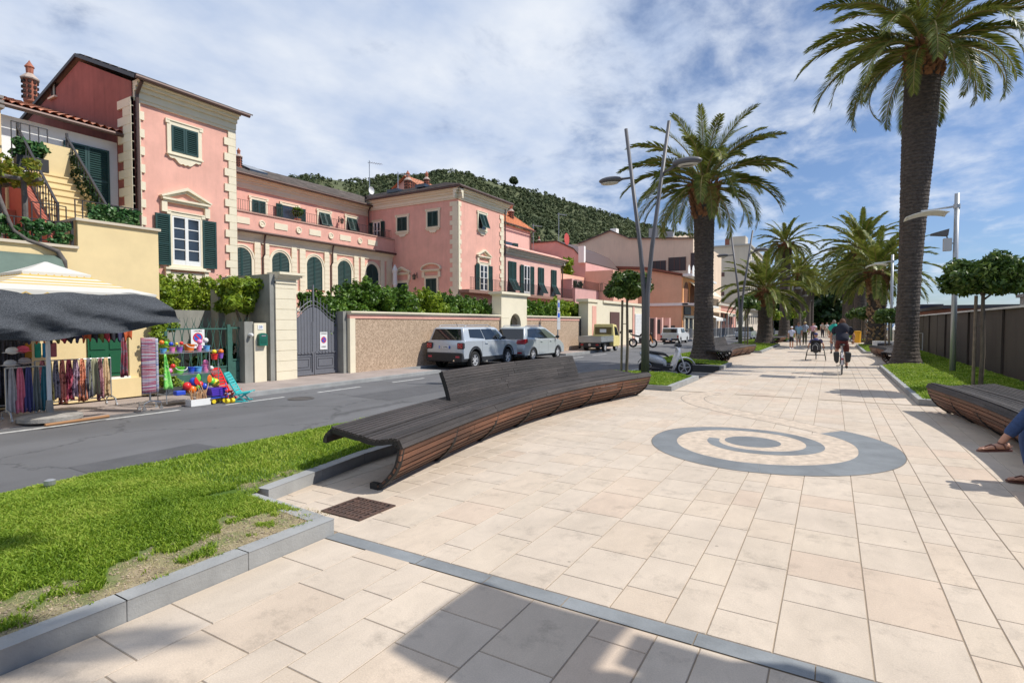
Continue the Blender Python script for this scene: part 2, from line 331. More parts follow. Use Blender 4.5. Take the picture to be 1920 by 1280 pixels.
# promenade slabs
cols=[-4.95,-4.7,-4.42,-4.12,-3.85,-3.6,-3.34,-2.91,-2.49,-2.24,-1.93,-1.51,-1.09,-0.77,-0.55,-0.23,0.20,0.62,0.82,1.14,1.53,1.75,2.05,2.4,2.75,3.1,3.45]
SLAB=mat('stone_slabs',(.62,.50,.385),.7,var=.12,vs=3.5,bump=.03,bs=70)
def slab_material():
    m=bpy.data.materials.new('travertine_slabs'); m.use_nodes=True; t=m.node_tree; b=t.nodes['Principled BSDF']
    g=t.nodes.new('ShaderNodeNewGeometry'); tcn=t.nodes.new('ShaderNodeTexCoord')
    r=t.nodes.new('ShaderNodeValToRGB'); e=r.color_ramp.elements; e[0].position=0; e[0].color=(.595,.50,.40,1); e[1].position=1; e[1].color=(.60,.475,.37,1)
    k=e.new(.35); k.color=(.615,.52,.42,1); k=e.new(.62); k.color=(.60,.505,.40,1); k=e.new(.90); k.color=(.61,.50,.39,1)
    # x-dependent: browner at the road side edge, paler toward the sea
    t.links.new(g.outputs['Random Per Island'],r.inputs[0])
    mp_=t.nodes.new('ShaderNodeMapping'); mp_.inputs['Scale'].default_value=(3.2,1.6,1); t.links.new(tcn.outputs['Object'],mp_.inputs[0])
    off=t.nodes.new('ShaderNodeVectorMath'); off.operation='MULTIPLY_ADD'; off.inputs[1].default_value=(40,40,40)
    cx_=t.nodes.new('ShaderNodeCombineXYZ'); t.links.new(g.outputs['Random Per Island'],cx_.inputs[0]); t.links.new(g.outputs['Random Per Island'],cx_.inputs[1])
    t.links.new(cx_.outputs[0],off.inputs[0]); t.links.new(mp_.outputs[0],off.inputs[2])
    nz=N(t,'ShaderNodeTexNoise',Scale=1.6,Detail=7.0,Roughness=.68,Distortion=.8); t.links.new(off.outputs[0],nz.inputs['Vector'])
    rr=N(t,'ShaderNodeMapRange'); rr.inputs['From Min'].default_value=.25; rr.inputs['From Max'].default_value=.75; rr.inputs['To Min'].default_value=.88; rr.inputs['To Max'].default_value=1.07; t.links.new(nz.outputs[0],rr.inputs[0])
    mxx=N(t,'ShaderNodeMixRGB',blend_type='MULTIPLY'); mxx.inputs[0].default_value=1; t.links.new(r.outputs[0],mxx.inputs[1]); t.links.new(rr.outputs[0],mxx.inputs[2])
    n2_=N(t,'ShaderNodeTexNoise',Scale=.9,Detail=4.0,Roughness=.6); t.links.new(tcn.outputs['Object'],n2_.inputs['Vector'])
    r2=N(t,'ShaderNodeMapRange'); r2.inputs['From Min'].default_value=.3; r2.inputs['From Max'].default_value=.75; r2.inputs['To Min'].default_value=1.06; r2.inputs['To Max'].default_value=.84; t.links.new(n2_.outputs[0],r2.inputs[0])
    m3=N(t,'ShaderNodeMixRGB',blend_type='MULTIPLY'); m3.inputs[0].default_value=1; t.links.new(mxx.outputs[0],m3.inputs[1]); t.links.new(r2.outputs[0],m3.inputs[2])
    # spots and gum
    vo=N(t,'ShaderNodeTexVoronoi',Scale=2.2); t.links.new(tcn.outputs['Object'],vo.inputs['Vector'])
    sp=N(t,'ShaderNodeMapRange'); sp.inputs['From Min'].default_value=.02; sp.inputs['From Max'].default_value=.035; sp.inputs['To Min'].default_value=.6; sp.inputs['To Max'].default_value=1; t.links.new(vo.outputs['Distance'],sp.inputs[0])
    m4=N(t,'ShaderNodeMixRGB',blend_type='MULTIPLY'); m4.inputs[0].default_value=1; t.links.new(m3.outputs[0],m4.inputs[1]); t.links.new(sp.outputs[0],m4.inputs[2])
    gr=N(t,'ShaderNodeTexNoise',Scale=3.3,Detail=9.,Roughness=.78); t.links.new(tcn.outputs['Object'],gr.inputs['Vector'])
    gm=N(t,'ShaderNodeMapRange'); gm.inputs['From Min'].default_value=.54; gm.inputs['From Max'].default_value=.68; gm.inputs['To Min'].default_value=1; gm.inputs['To Max'].default_value=.74; t.links.new(gr.outputs[0],gm.inputs[0])
    sk=N(t,'ShaderNodeTexNoise',Scale=140.,Detail=2.); t.links.new(tcn.outputs['Object'],sk.inputs['Vector']); sm_=N(t,'ShaderNodeMapRange'); sm_.inputs['From Min'].default_value=.3; sm_.inputs['From Max'].default_value=.7; sm_.inputs['To Min'].default_value=.90; sm_.inputs['To Max'].default_value=1.08; t.links.new(sk.outputs[0],sm_.inputs[0])
    m5=N(t,'ShaderNodeMixRGB',blend_type='MULTIPLY'); m5.inputs[0].default_value=1; t.links.new(m4.outputs[0],m5.inputs[1]); t.links.new(mth(t,'MULTIPLY',gm.outputs[0],sm_.outputs[0]),m5.inputs[2]); m4=m5
    t.links.new(m4.outputs[0],b.inputs['Base Color']); b.inputs['Roughness'].default_value=.62; b.inputs['Specular IOR Level'].default_value=.35
    n3_=N(t,'ShaderNodeTexNoise',Scale=60.,Detail=4.0); t.links.new(tcn.outputs['Object'],n3_.inputs['Vector'])
    bp=N(t,'ShaderNodeBump',Strength=.25,Distance=.006); t.links.new(n3_.outputs[0],bp.inputs['Height']); t.links.new(bp.outputs[0],b.inputs['Normal'])
    return m
TRAV=slab_material()
MORTAR=mat('mortar_joint',(.31,.245,.18),.95,var=.2,vs=5)
def inside(x,y):
    xl=-3.34; xr=1.53
    if 2.98<y<13.4: xl=-4.95
    if 22.9<y<32.9 or 45.8<y<54 : xl=-4.95
    if -30<y<13.6: xr=3.5
    if 24.1<y<35.2 or 47<y<56: xr=3.5
    if -6<y<2.98: xl=-3.34
    return xl-1e-3<=x<=xr+1e-3
m=MB(); g=.0030; b_=.0025
bands=[2.9,13.5,20.9,22.7,33,45,57,68,80]
for i in range(len(cols)-1):
    x0,x1=cols[i],cols[i+1]; xm=(x0+x1)/2; y=-4+rnd.random()*.6
    if x0<-3.4 : seq=(.42,.3,.55)
    else: seq=(.38,.5,.62,.75,.45)
    while y<120:
        L=rnd.choice(seq)*(1 if y<50 else 1.6)
        y1=y+L
        for bd in bands:
            lo=bd-.07; hi=bd+.07
            if y<lo<y1: y1=lo
            if lo-1e-6<=y<hi: y=hi; y1=max(y1,y+.25)
        if y1-y<.16: y1=y+.2
        if inside(xm,(y+y1)/2):
            a0,a1,c0,c1=x0+g,x1-g,y+g,y1-g
            m.add([(a0,c0,-.004),(a1,c0,-.004),(a1,c1,-.004),(a0,c1,-.004),(a0+b_,c0+b_,0),(a1-b_,c0+b_,0),(a1-b_,c1-b_,0),(a0+b_,c1-b_,0)],[(4,5,6,7),(0,1,5,4),(1,2,6,5),(2,3,7,6),(3,0,4,7)])
        y=y1
struct(m.build('promenade_paving',TRAV))
m=MB(); 
m.box(-3.42,3.6,-30,200,-.3,-.0045)
for a,b2 in ((2.9,13.4),(22.8,32.95),(45.8,54)): m.box(-5.0,-3.42,a,b2,-.3,-.0045)
struct(m.build('promenade_bed',MORTAR))
BAND=mat('grey_stone_band',(.225,.24,.25),.7,var=.25,vs=2.5,bump=.02,bs=60,island=.08)
m=MB()
for bd in bands:
    w_=.062; x=-3.34; xr=1.53 if bd>13.4 else 3.5
    if bd==13.5: continue
    while x<xr-.01:
        x1=min(xr,x+rnd.choice((.55,.75,.9))); m.quad(*sheet(x+.003,x1-.003,bd-w_,bd+w_,.0006)); x=x1
struct(m.build('paving_band',BAND))
# spiral inlay --------------------------------------------------------
GREYS=mat('grey_inlay_stone',(.20,.215,.225),.7,var=.22,vs=2.0,bump=.02,bs=60,island=.1)
MARBLE=mat('mottled_marble',(.60,.49,.38),.6,var=.28,vs=9,bump=.02,bs=60,island=.05)
C0=(-0.93,8.20)
def ring(m,c,r0f,r1f,t0,t1,n,z,seg=None):
    for i in range(n):
        a=t0+(t1-t0)*i/n; b=t0+(t1-t0)*(i+1)/n
        p=[]
        for (r,t_) in ((r0f(a),a),(r1f(a),a),(r1f(b),b),(r0f(b),b)): p.append((c[0]+r*math.cos(t_),c[1]+r*math.sin(t_),z))
        m.quad(*p)
# marble base disc (outer outline = spiral outer), then grey arms
def _interp(P,x):
    for (a,h),(b,k) in zip(P[:-1],P[1:]):
        if a<=x<=b: u=(x-a)/(b-a); u=u*.5+u*u*(3-2*u)*.5; return h+(k-h)*u
    return P[-1][1] if x>P[-1][0] else P[0][1]
def r_out(t): return _interp([(-55,1.88),(0,1.74),(90,1.70),(180,1.27),(270,.96),(360,.88),(450,.74),(540,.57)],-math.degrees(t))
m=MB(); m.lathe([(0.001,.0012),(1.24,.0012)],c=(C0[0]-.05,C0[1]+.0,0),n=64,cap=False)
T0=.95
ring(m,C0,lambda t:0.9,lambda t:r_out(t)-.0,T0,T0-2*math.pi,110,.0010)
struct(m.build('paving_spiral_marble',MARBLE))
m=MB()
def arm_w(t):
    return _interp([(-55,.50),(0,.49),(90,.42),(180,.32),(270,.20),(360,.22),(450,.20),(540,.15)],-math.degrees(t))
nseg=22; tot=T0+3*math.pi
for q in range(nseg):
    ta=T0-tot*q/nseg; tb=T0-tot*(q+1)/nseg
    V=[];F_=[]; nn=8
    for i in range(nn+1):
        t_=ta+(tb-ta)*i/nn*0.997
        ro=r_out(t_); ri=ro-arm_w(t_)
        V+= [(C0[0]+ro*math.cos(t_),C0[1]+ro*math.sin(t_),.0026),(C0[0]+ri*math.cos(t_),C0[1]+ri*math.sin(t_),.0026)]
    F_=[(2*i,2*i+1,2*i+3,2*i+2) for i in range(nn)]
    m.add(V,F_)
V=[(C0[0]+.36*math.cos(a*math.pi/24),C0[1]+.36*math.sin(a*math.pi/24),.0026) for a in range(48)]
m.add(V,[tuple(range(48))])
struct(m.build('paving_spiral_stone',GREYS))
# pale marble tail sweeping to the far left
m=MB(); JOINT=mat('thin_dark_joint',(.16,.14,.12),.9)
ctr=[(0.0,9.55),(-.7,10.15),(-1.5,10.75),(-2.25,11.5),(-2.62,12.3),(-2.6,13.0),(-2.35,13.5)]
def cat(P,t):
    n=len(P)-1; i=min(int(t*n),n-1); u=t*n-i
    p=[P[max(i-1,0)],P[i],P[i+1],P[min(i+2,n)]]
    return [0.5*((2*p[1][k])+(-p[0][k]+p[2][k])*u+(2*p[0][k]-5*p[1][k]+4*p[2][k]-p[3][k])*u*u+(-p[0][k]+3*p[1][k]-3*p[2][k]+p[3][k])*u**3) for k in range(len(p[0]))]
L_=[];Rr=[]
for i in range(41):
    t=i/40; p=cat(ctr,t); q=cat(ctr,min(1,t+.01)); 
    if t>=1: q=p; p2=cat(ctr,.99); d=(p[0]-p2[0],p[1]-p2[1])
    else: d=(q[0]-p[0],q[1]-p[1])
    l=math.hypot(*d); nx,ny=-d[1]/l,d[0]/l; wv=.24
    L_.append((p[0]+nx*wv,p[1]+ny*wv)); Rr.append((p[0]-nx*wv,p[1]-ny*wv))
for i in range(40): m.quad((*Rr[i],.0016),(*Rr[i+1],.0016),(*L_[i+1],.0016),(*L_[i],.0016))
struct(m.build('paving_tail_marble',MARBLE))
m=MB()
for S in (L_,Rr):
    for i in range(40):
        (x0,y0),(x1,y1)=S[i],S[i+1]; l=math.hypot(x1-x0,y1-y0); nx,ny=-(y1-y0)/l*.006,(x1-x0)/l*.006
        m.quad((x0-nx,y0-ny,.0024),(x1-nx,y1-ny,.0024),(x1+nx,y1+ny,.0024),(x0+nx,y0+ny,.0024))
for i in range(220):
    a=T0-2*math.pi*i/220; b=T0-2*math.pi*(i+1)/220; 
    for k in (0,):
        r0=r_out(a); r1=r_out(b)
        m.quad((C0[0]+r0*math.cos(a),C0[1]+r0*math.sin(a),.0034),(C0[0]+(r0+.008)*math.cos(a),C0[1]+(r0+.008)*math.sin(a),.0034),(C0[0]+(r1+.008)*math.cos(b),C0[1]+(r1+.008)*math.sin(b),.0034),(C0[0]+r1*math.cos(b),C0[1]+r1*math.sin(b),.0034))
struct(m.build('paving_joint_lines',JOINT))
# kerbs: stones as separate blocks ----------------------------------------
def kerbline(m,pts,h=LAWNZ,w_=.13,L=.75,side=1):
    for (x0,y0),(x1,y1) in zip(pts[:-1],pts[1:]):
        d=Vector((x1-x0,y1-y0)); ln=d.length; d.normalize(); nx,ny=-d.y*side,d.x*side; n=max(1,round(ln/L)); 
        for i in range(n):
            a=ln*i/n+.0008; b=ln*(i+1)/n-.0008
            P=[(x0+d.x*a,y0+d.y*a),(x0+d.x*b,y0+d.y*b),(x0+d.x*b+nx*w_,y0+d.y*b+ny*w_),(x0+d.x*a+nx*w_,y0+d.y*a+ny*w_)]
            if side<0: P=P[::-1]
            m.prism(P,-.2,h,'z')
m=MB()
kerbline(m,[(-3.34,-8),(-3.34,2.93)]); kerbline(m,[(-3.47,2.80),(-4.5,2.93)],side=-1) if False else None
kerbline(m,[(-3.475,2.935),(-4.45,3.02)],side=1); kerbline(m,[(-4.46,3.15),(-4.72,4.6),(-4.85,6.5),(-4.88,9),(-4.82,11.5),(-4.7,13.3)],side=1)
kerbline(m,[(-4.56,13.35),(-3.34,13.35)],side=1); kerbline(m,[(-3.34,13.49),(-3.34,16.35)]); kerbline(m,[(-3.34,16.36),(-6.4,16.36)],side=-1,h=.118)
kerbline(m,[(-3.48,20.8),(-6.4,20.8)],side=-1,h=.118); kerbline(m,[(-3.34,20.8),(-3.34,22.7)]); kerbline(m,[(-3.475,22.7),(-4.8,22.8)],side=1)
kerbline(m,[(-4.82,22.9),(-4.82,32.9)],side=1); kerbline(m,[(-4.7,33),(-3.34,33)],side=1); kerbline(m,[(-3.34,33.14),(-3.34,45.6)]); kerbline(m,[(-4.8,45.6),(-4.8,54)]); kerbline(m,[(-3.34,54),(-3.34,120)],L=1.5)
kerbline(m,[(-6.28,-8),(-6.28,16.3)],h=.03,w_=.12); kerbline(m,[(-6.28,20.9),(-6.28,120)],h=.03,w_=.12,L=1.5)
struct(m.build('left_kerb',KERB,bevel=.005))
m=MB()
kerbline(m,[(1.53,13.6),(1.53,24.1)],side=-1); kerbline(m,[(1.66,13.6),(3.2,13.6)],side=1); kerbline(m,[(1.66,24.0),(2.9,24.0)],side=-1)
kerbline(m,[(3.25,-6),(3.25,13.6)],side=-1); kerbline(m,[(2.95,24.0),(2.95,35.2)],side=-1); kerbline(m,[(1.66,35.25),(2.9,35.25)],side=1); kerbline(m,[(1.53,35.25),(1.53,47)],side=-1); kerbline(m,[(1.53,56),(1.53,120)],side=-1,L=1.5)
struct(m.build('right_kerb',KERB,bevel=.005))
m=MB()
for i in range(24): 
    x=-3.62-i*.11; m.box(x-.018,x+.018,20.785,20.799,-.12,.07)
m.box(-6.3,-3.5,20.79,20.797,-.15,.1)
struct(m.build('drain_slots',mat('dark_slots',(.05,.05,.05),.8)))
# lawns -----------------------------------------------------------------
def lawnmat():
    m=bpy.data.materials.new('lawn_soil'); m.use_nodes=True; t=m.node_tree; b=t.nodes['Principled BSDF']
    tcn=t.nodes.new('ShaderNodeTexCoord')
    nz=N(t,'ShaderNodeTexNoise',Scale=1.2,Detail=6.,Roughness=.7); t.links.new(tcn.outputs['Object'],nz.inputs['Vector'])
    r=t.nodes.new('ShaderNodeValToRGB'); e=r.color_ramp.elements; e[0].position=.3; e[0].color=(.05,.10,.012,1); e[1].position=.7; e[1].color=(.10,.17,.02,1)
    t.links.new(nz.outputs[0],r.inputs[0])
    vc=t.nodes.new('ShaderNodeVertexColor'); vc.layer_name='bare'
    n2_=N(t,'ShaderNodeTexNoise',Scale=14.,Detail=6.,Roughness=.7); t.links.new(tcn.outputs['Object'],n2_.inputs['Vector'])
    r2=t.nodes.new('ShaderNodeValToRGB'); e=r2.color_ramp.elements; e[0].position=.3; e[0].color=(.24,.18,.11,1); e[1].position=.7; e[1].color=(.42,.34,.23,1); t.links.new(n2_.outputs[0],r2.inputs[0])
    mxx=N(t,'ShaderNodeMixRGB'); t.links.new(vc.outputs[0],mxx.inputs[0]); t.links.new(r.outputs[0],mxx.inputs[1]); t.links.new(r2.outputs[0],mxx.inputs[2])
    t.links.new(mxx.outputs[0],b.inputs['Base Color']); b.inputs['Roughness'].default_value=1
    n3_=N(t,'ShaderNodeTexNoise',Scale=50.,Detail=4.); t.links.new(tcn.outputs['Object'],n3_.inputs['Vector'])
    bp=N(t,'ShaderNodeBump',Strength=.6,Distance=.02); t.links.new(n3_.outputs[0],bp.inputs['Height']); t.links.new(bp.outputs[0],b.inputs['Normal'])
    return m
LAWN=lawnmat()
def bare(x,y):
    """bare-soil amount on the near left lawn"""
    if x<-7 or x>0: return 0
    n=noise.noise((x*2.3,y*2.3,3))*.55+noise.noise((x*7,y*7,9))*.55+noise.noise((x*19,y*19,4))*.35
    v=0
    if y<3.1: v=max(v,1-(-3.47-x)/0.62+n*.9) if x>-4.6 else v
    if 2.0<y<3.1: v=max(v,.9-math.hypot((x+3.75)/.5,(y-2.5)/.5)+n)
    if 3.0<=y<4.2: v=max(v,.9-math.hypot((x+4.65)/.25,(y-3.5)/.8)+n)
    return max(0,min(1,v*1.05-.28))
LZ=lambda x,y: LAWNZ-.012+0.03*noise.noise((x*.5,y*.5,1))
def taper(x,y):
    return min(1,max(0,(2.93-y)/.5)) if (x>-4.62 and 2<y<3.1) else 1
def lawn_poly(x0,x1,y0,y1,nx,ny,edge,name,mound=0.08):
    V=[];F_=[];cols_=[]
    for i in range(nx+1):
        for j in range(ny+1):
            x=x0+(x1-x0)*i/nx; y=y0+(y1-y0)*j/ny
            x,y=edge(x,y)
            u=i/nx; v=j/ny
            z=LAWNZ-.008+mound*taper(x,y)*min(1,4*min(u,1-u,))*1.0*(.7+.5*noise.noise((x*.4,y*.4,2)))
            z=min(z,LAWNZ+mound)
            V.append((x,y,z)); cols_.append(bare(x,y))
    for i in range(nx):
        for j in range(ny): F_.append((i*(ny+1)+j,(i+1)*(ny+1)+j,(i+1)*(ny+1)+j+1,i*(ny+1)+j+1))
    m=MB(); m.add(V,F_); o=m.build(name,LAWN,smooth=True); struct(o)
    ca=o.data.color_attributes.new('bare','FLOAT_COLOR','POINT')
    for k,c in enumerate(cols_): ca.data[k].color=(c,c,c,1)
    return o
lawns=[]
ident=lambda x,y:(x,y)
def bayx(y): # right limit of lawn inside left bay
    pts=[(2.9,-4.46),(3.02,-4.46),(3.15,-4.59),(4.6,-4.85),(6.5,-4.98),(9,-5.01),(11.5,-4.95),(13.35,-4.83)]
    for (ya,xa),(yb,xb) in zip(pts[:-1],pts[1:]):
        if ya<=y<=yb: return xa+(xb-xa)*(y-ya)/(yb-ya)
    return -4.9
def LP(xl,xr,y0,y1,name,dx=.2,dy=.2,mound=.08,rf=None):
    nx=max(4,int((xr-xl)/dx)); ny=max(4,int((y1-y0)/dy))
    def edge(x,y):
        if rf: 
            u=(x-xl)/(xr-xl); return (xl+u*(rf(y)-xl),y)
        return (x,y)
    lawns.append((xl,xr,y0,y1,rf,mound)); return lawn_poly(xl,xr,y0,y1,nx,ny,edge,name,mound)
LP(-6.4,-3.47,-6,2.935,'left_lawn',.05,.06)
LP(-6.4,-4.6,2.935,13.4,'left_lawn',.15,.15,rf=bayx)
LP(-6.4,-3.47,13.4,16.24,'left_lawn',.15,.15); LP(-6.4,-3.47,20.93,22.75,'left_lawn',.15,.15); LP(-6.4,-4.95,22.75,33,'left_lawn',.2,.3)
LP(-6.4,-3.47,33,45.6,'left_lawn',.2,.3); LP(-6.4,-4.9,45.6,54,'left_lawn',.3,.5); LP(-6.4,-3.47,54,120,'left_lawn',.5,1)
LP(1.66,4.3,13.72,23.9,'right_lawn',.15,.15,.1); LP(3.38,4.3,-6,13.72,'right_lawn',.15,.2,.05); LP(3.08,4.3,23.9,35.4,'right_lawn',.2,.3,.05); LP(1.66,4.3,35.4,47,'right_lawn',.2,.3); LP(3.0,4.3,47,56,'right_lawn',.2,.3); LP(1.66,4.3,56,120,'right_lawn',.5,1)
# grass blades --------------------------------------------------------------
def grass(name,regions,seed,label):
    rs=np.random.RandomState(seed); VV=[];FF=[];nb=0
    for (xl,xr,y0,y1,rf,mound),dens,hh in regions:
        n=int((xr-xl)*(y1-y0)*dens)
        X_=rs.uniform(0,1,n); Y_=rs.uniform(y0,y1,n)
        for i in range(n):
            y=Y_[i]; xrr=rf(y) if rf else xr; x=xl+X_[i]*(xrr-xl)
            d=math.hypot(x,y)
            keep=1.0
            b=bare(x,y)
            if b>.12 and noise.noise((x*8,y*8,2))+rs.rand()*.35-.12<b*.62: continue
            u=X_[i]; 
            z=LAWNZ-.012+mound*taper(x,y)*min(1,4*min(u,1-u))*(.7+.5*noise.noise((x*.4,y*.4,2))); z=min(z,LAWNZ+mound)
            cl=noise.noise((x*3,y*3,5)); h=hh*(.6+.7*rs.rand())*(1+.5*cl)*(1-.45*b)
            wd=.0026+.0016*d*.35; a=rs.rand()*6.283; ln=h*(.3+.7*rs.rand()); b2=rs.rand()*6.283
            dx,dy=math.cos(a)*wd,math.sin(a)*wd; lx,ly=math.cos(b2)*ln,math.sin(b2)*ln
            VV+=[(x-dx,y-dy,z),(x+dx,y+dy,z),(x+dx*.7+lx*.45,y+dy*.7+ly*.45,z+h*.65),(x-dx*.7+lx*.45,y-dy*.7+ly*.45,z+h*.65),(x+lx,y+ly,z+h*.9)]
            FF+=[(nb,nb+1,nb+2,nb+3),(nb+3,nb+2,nb+4)]; nb+=5
    me=bpy.data.meshes.new(name); me.from_pydata(VV,[],FF); me.materials.append(leafmat('grass_blades',(.13,.235,.014),(.25,.375,.028),(.46,.52,.09),.55,.35,1.6))
    o=bpy.data.objects.new(name,me); COL.objects.link(o); root_tags(o,label,'grass',kind='stuff')
    return o
L=lawns
def scatter_bare(name,n,label,kind_,mt,seed):
    rs=np.random.RandomState(seed); m=MB(); c=0; tries=0
    while c<n and tries<200000:
        tries+=1
        x=rs.uniform(-5.2,-3.45); y=rs.uniform(.3,4.3); 
        if y>3.0 and x>bayx(y)-.05: continue
        if bare(x,y)<.25: continue
        c+=1; z=LAWNZ-.006+.08*taper(x,y)*min(1,4*min((x+6.4)/2.93,1-(x+6.4)/2.93) if y<3 else .6)*(.7+.5*noise.noise((x*.4,y*.4,2)))
        if kind_=='clod': r=.003+.009*rs.rand()**3; m.ball((x,y,z),(r,r*.8,r*.7),5,3)
        else:
            a=rs.rand()*6.28; l=rs.uniform(.02,.06); m.add([(x,y,z),(x+.002,y+.002,z),(x+math.cos(a)*l,y+math.sin(a)*l,z+rs.uniform(.002,.02))],[(0,1,2)])
    o=m.build(name,mt); root_tags(o,label,'soil' if kind_=='clod' else 'dry grass',kind='stuff')
scatter_bare('soil_clods',2600,'small clods and grit on the bare soil beside the near kerb','clod',mat('soil_clod',(.36,.29,.20),1,island=.4),8)
scatter_bare('dry_straw',4200,'dry straw coloured grass stalks lying on the bare soil','straw',mat('straw',(.42,.36,.17),.9,island=.35),9)
grass('grass',[((-6.4,-3.45,.2,2.93,None,.08),16000,.036),(L[1],3200,.042),(L[2],1500,.05),(L[3],900,.05),(L[4],350,.06),(L[5],350,.06),(L[6],120,.07),(L[7],30,.08)],3,'bright green lawn grass along the road side of the promenade')
grass('grass',[((1.62,4.3,13.72,23.9,None,.1),1200,.055),((3.3,4.3,4,13.72,None,.05),500,.06),(L[10],250,.06),(L[11],250,.06),(L[12],100,.07),(L[13],30,.08)],4,'bright green lawn grass along the fence side of the promenade')
# ================= BUILDINGS =================
def FX(X0,y0=0,z0=0): return ((X0,y0,z0),(0,1,0),(1,0,0))      # wall facing +X, a along +Y
def FY(Y0,x0=0,z0=0): return ((x0,Y0,z0),(1,0,0),(0,-1,0))      # wall facing -Y, a along +X
def leaf(m,a0,a1,z0,z1,d=0.03,slat=.07,tilt=0):
    """louvred shutter leaf"""
    s=.06
    m.box(a0,a0+s,d,d+.05,z0,z1); m.box(a1-s,a1,d,d+.05,z0,z1)
    zm=z0+(z1-z0)*.42 if z1-z0>1.3 else None
    for z in ([z0+s/2,z1-s/2]+([zm] if zm else [])): m.box(a0+s,a1-s,d+.001,d+.049,z-s/2,z+s/2)
    m.box(a0+s,a1-s,d,d+.008,z0+s,z1-s)
    n=int((z1-z0-2*s)/slat)
    for i in range(n):
        z=z0+s+(i+.5)*(z1-z0-2*s)/n
        if zm and abs(z-zm)<.05: continue
        m.add([(a0+s,d+.012,z+.025),(a1-s,d+.012,z+.025),(a1-s,d+.05,z-.015),(a0+s,d+.05,z-.015),(a0+s,d+.012,z+.033),(a1-s,d+.012,z+.033),(a1-s,d+.05,z-.007),(a0+s,d+.05,z-.007)],[(0,1,2,3),(7,6,5,4),(3,2,6,7),(0,4,5,1)])
def leaf_hinged(name,fr,hinge,wd,z0,z1,ang,parent,mat_=GREENSH,side=1,slat=.07):
    """leaf folded back ang degrees"""
    m=MB(); leaf(m,0,wd,z0,z1,0,slat)
    o,u,n=fr; a=R_(ang)
    ux=Vector(u)*side; nn=Vector(n)
    U=ux*math.cos(a)+nn*math.sin(a); Nn=(-ux*math.sin(a)+nn*math.cos(a))
    P=Vector(o)+Vector(u)*hinge+nn*.03
    m2=MB((tuple(P),tuple(U),tuple(Nn))); m2.add(m.v,m.f); return m2.build(name,mat_,parent)
def frame_trim(m,a0,a1,z0,z1,t=.14,d=.06,apron=False,ears=True):
    m.box(a0-t,a0,-.02,d,z0-t*.6,z1+t); m.box(a1,a1+t,-.02,d,z0-t*.6,z1+t); m.box(a0,a1,-.02,d,z1,z1+t); m.box(a0,a1,-.02,d-.002,z0-t*.6,z0)
    m.box(a0-t-.03,a1+t+.03,-.02,d+.05,z0-t*.6-.05,z0-t*.6)
    if ears:
        m.box(a0-t-.05,a0-t+.09,0,d+.02,z1+t-.10,z1+t+.05); m.box(a1+t-.09,a1+t+.05,0,d+.02,z1+t-.10,z1+t+.05)
        m.box(a0-t+.0,a1+t,0,d+.03,z1+t,z1+t+.035)
    if apron:
        w_=(a1-a0)+2*t; c=(a0+a1)/2; zb=z0-t*.6-.05; P=[(c-w_/2,zb)]
        prof=[0,.10,.12,.10,.16,.24,.27,.24,.28,.24,.27,.24,.16,.10,.12,.10,0]
        P+= [(c-w_/2+w_*i/(len(prof)-1),zb-prof[i]) for i in range(len(prof))]+[(c+w_/2,zb)]
        m.prism([(x,z) for x,z in P],0,.07,'y')
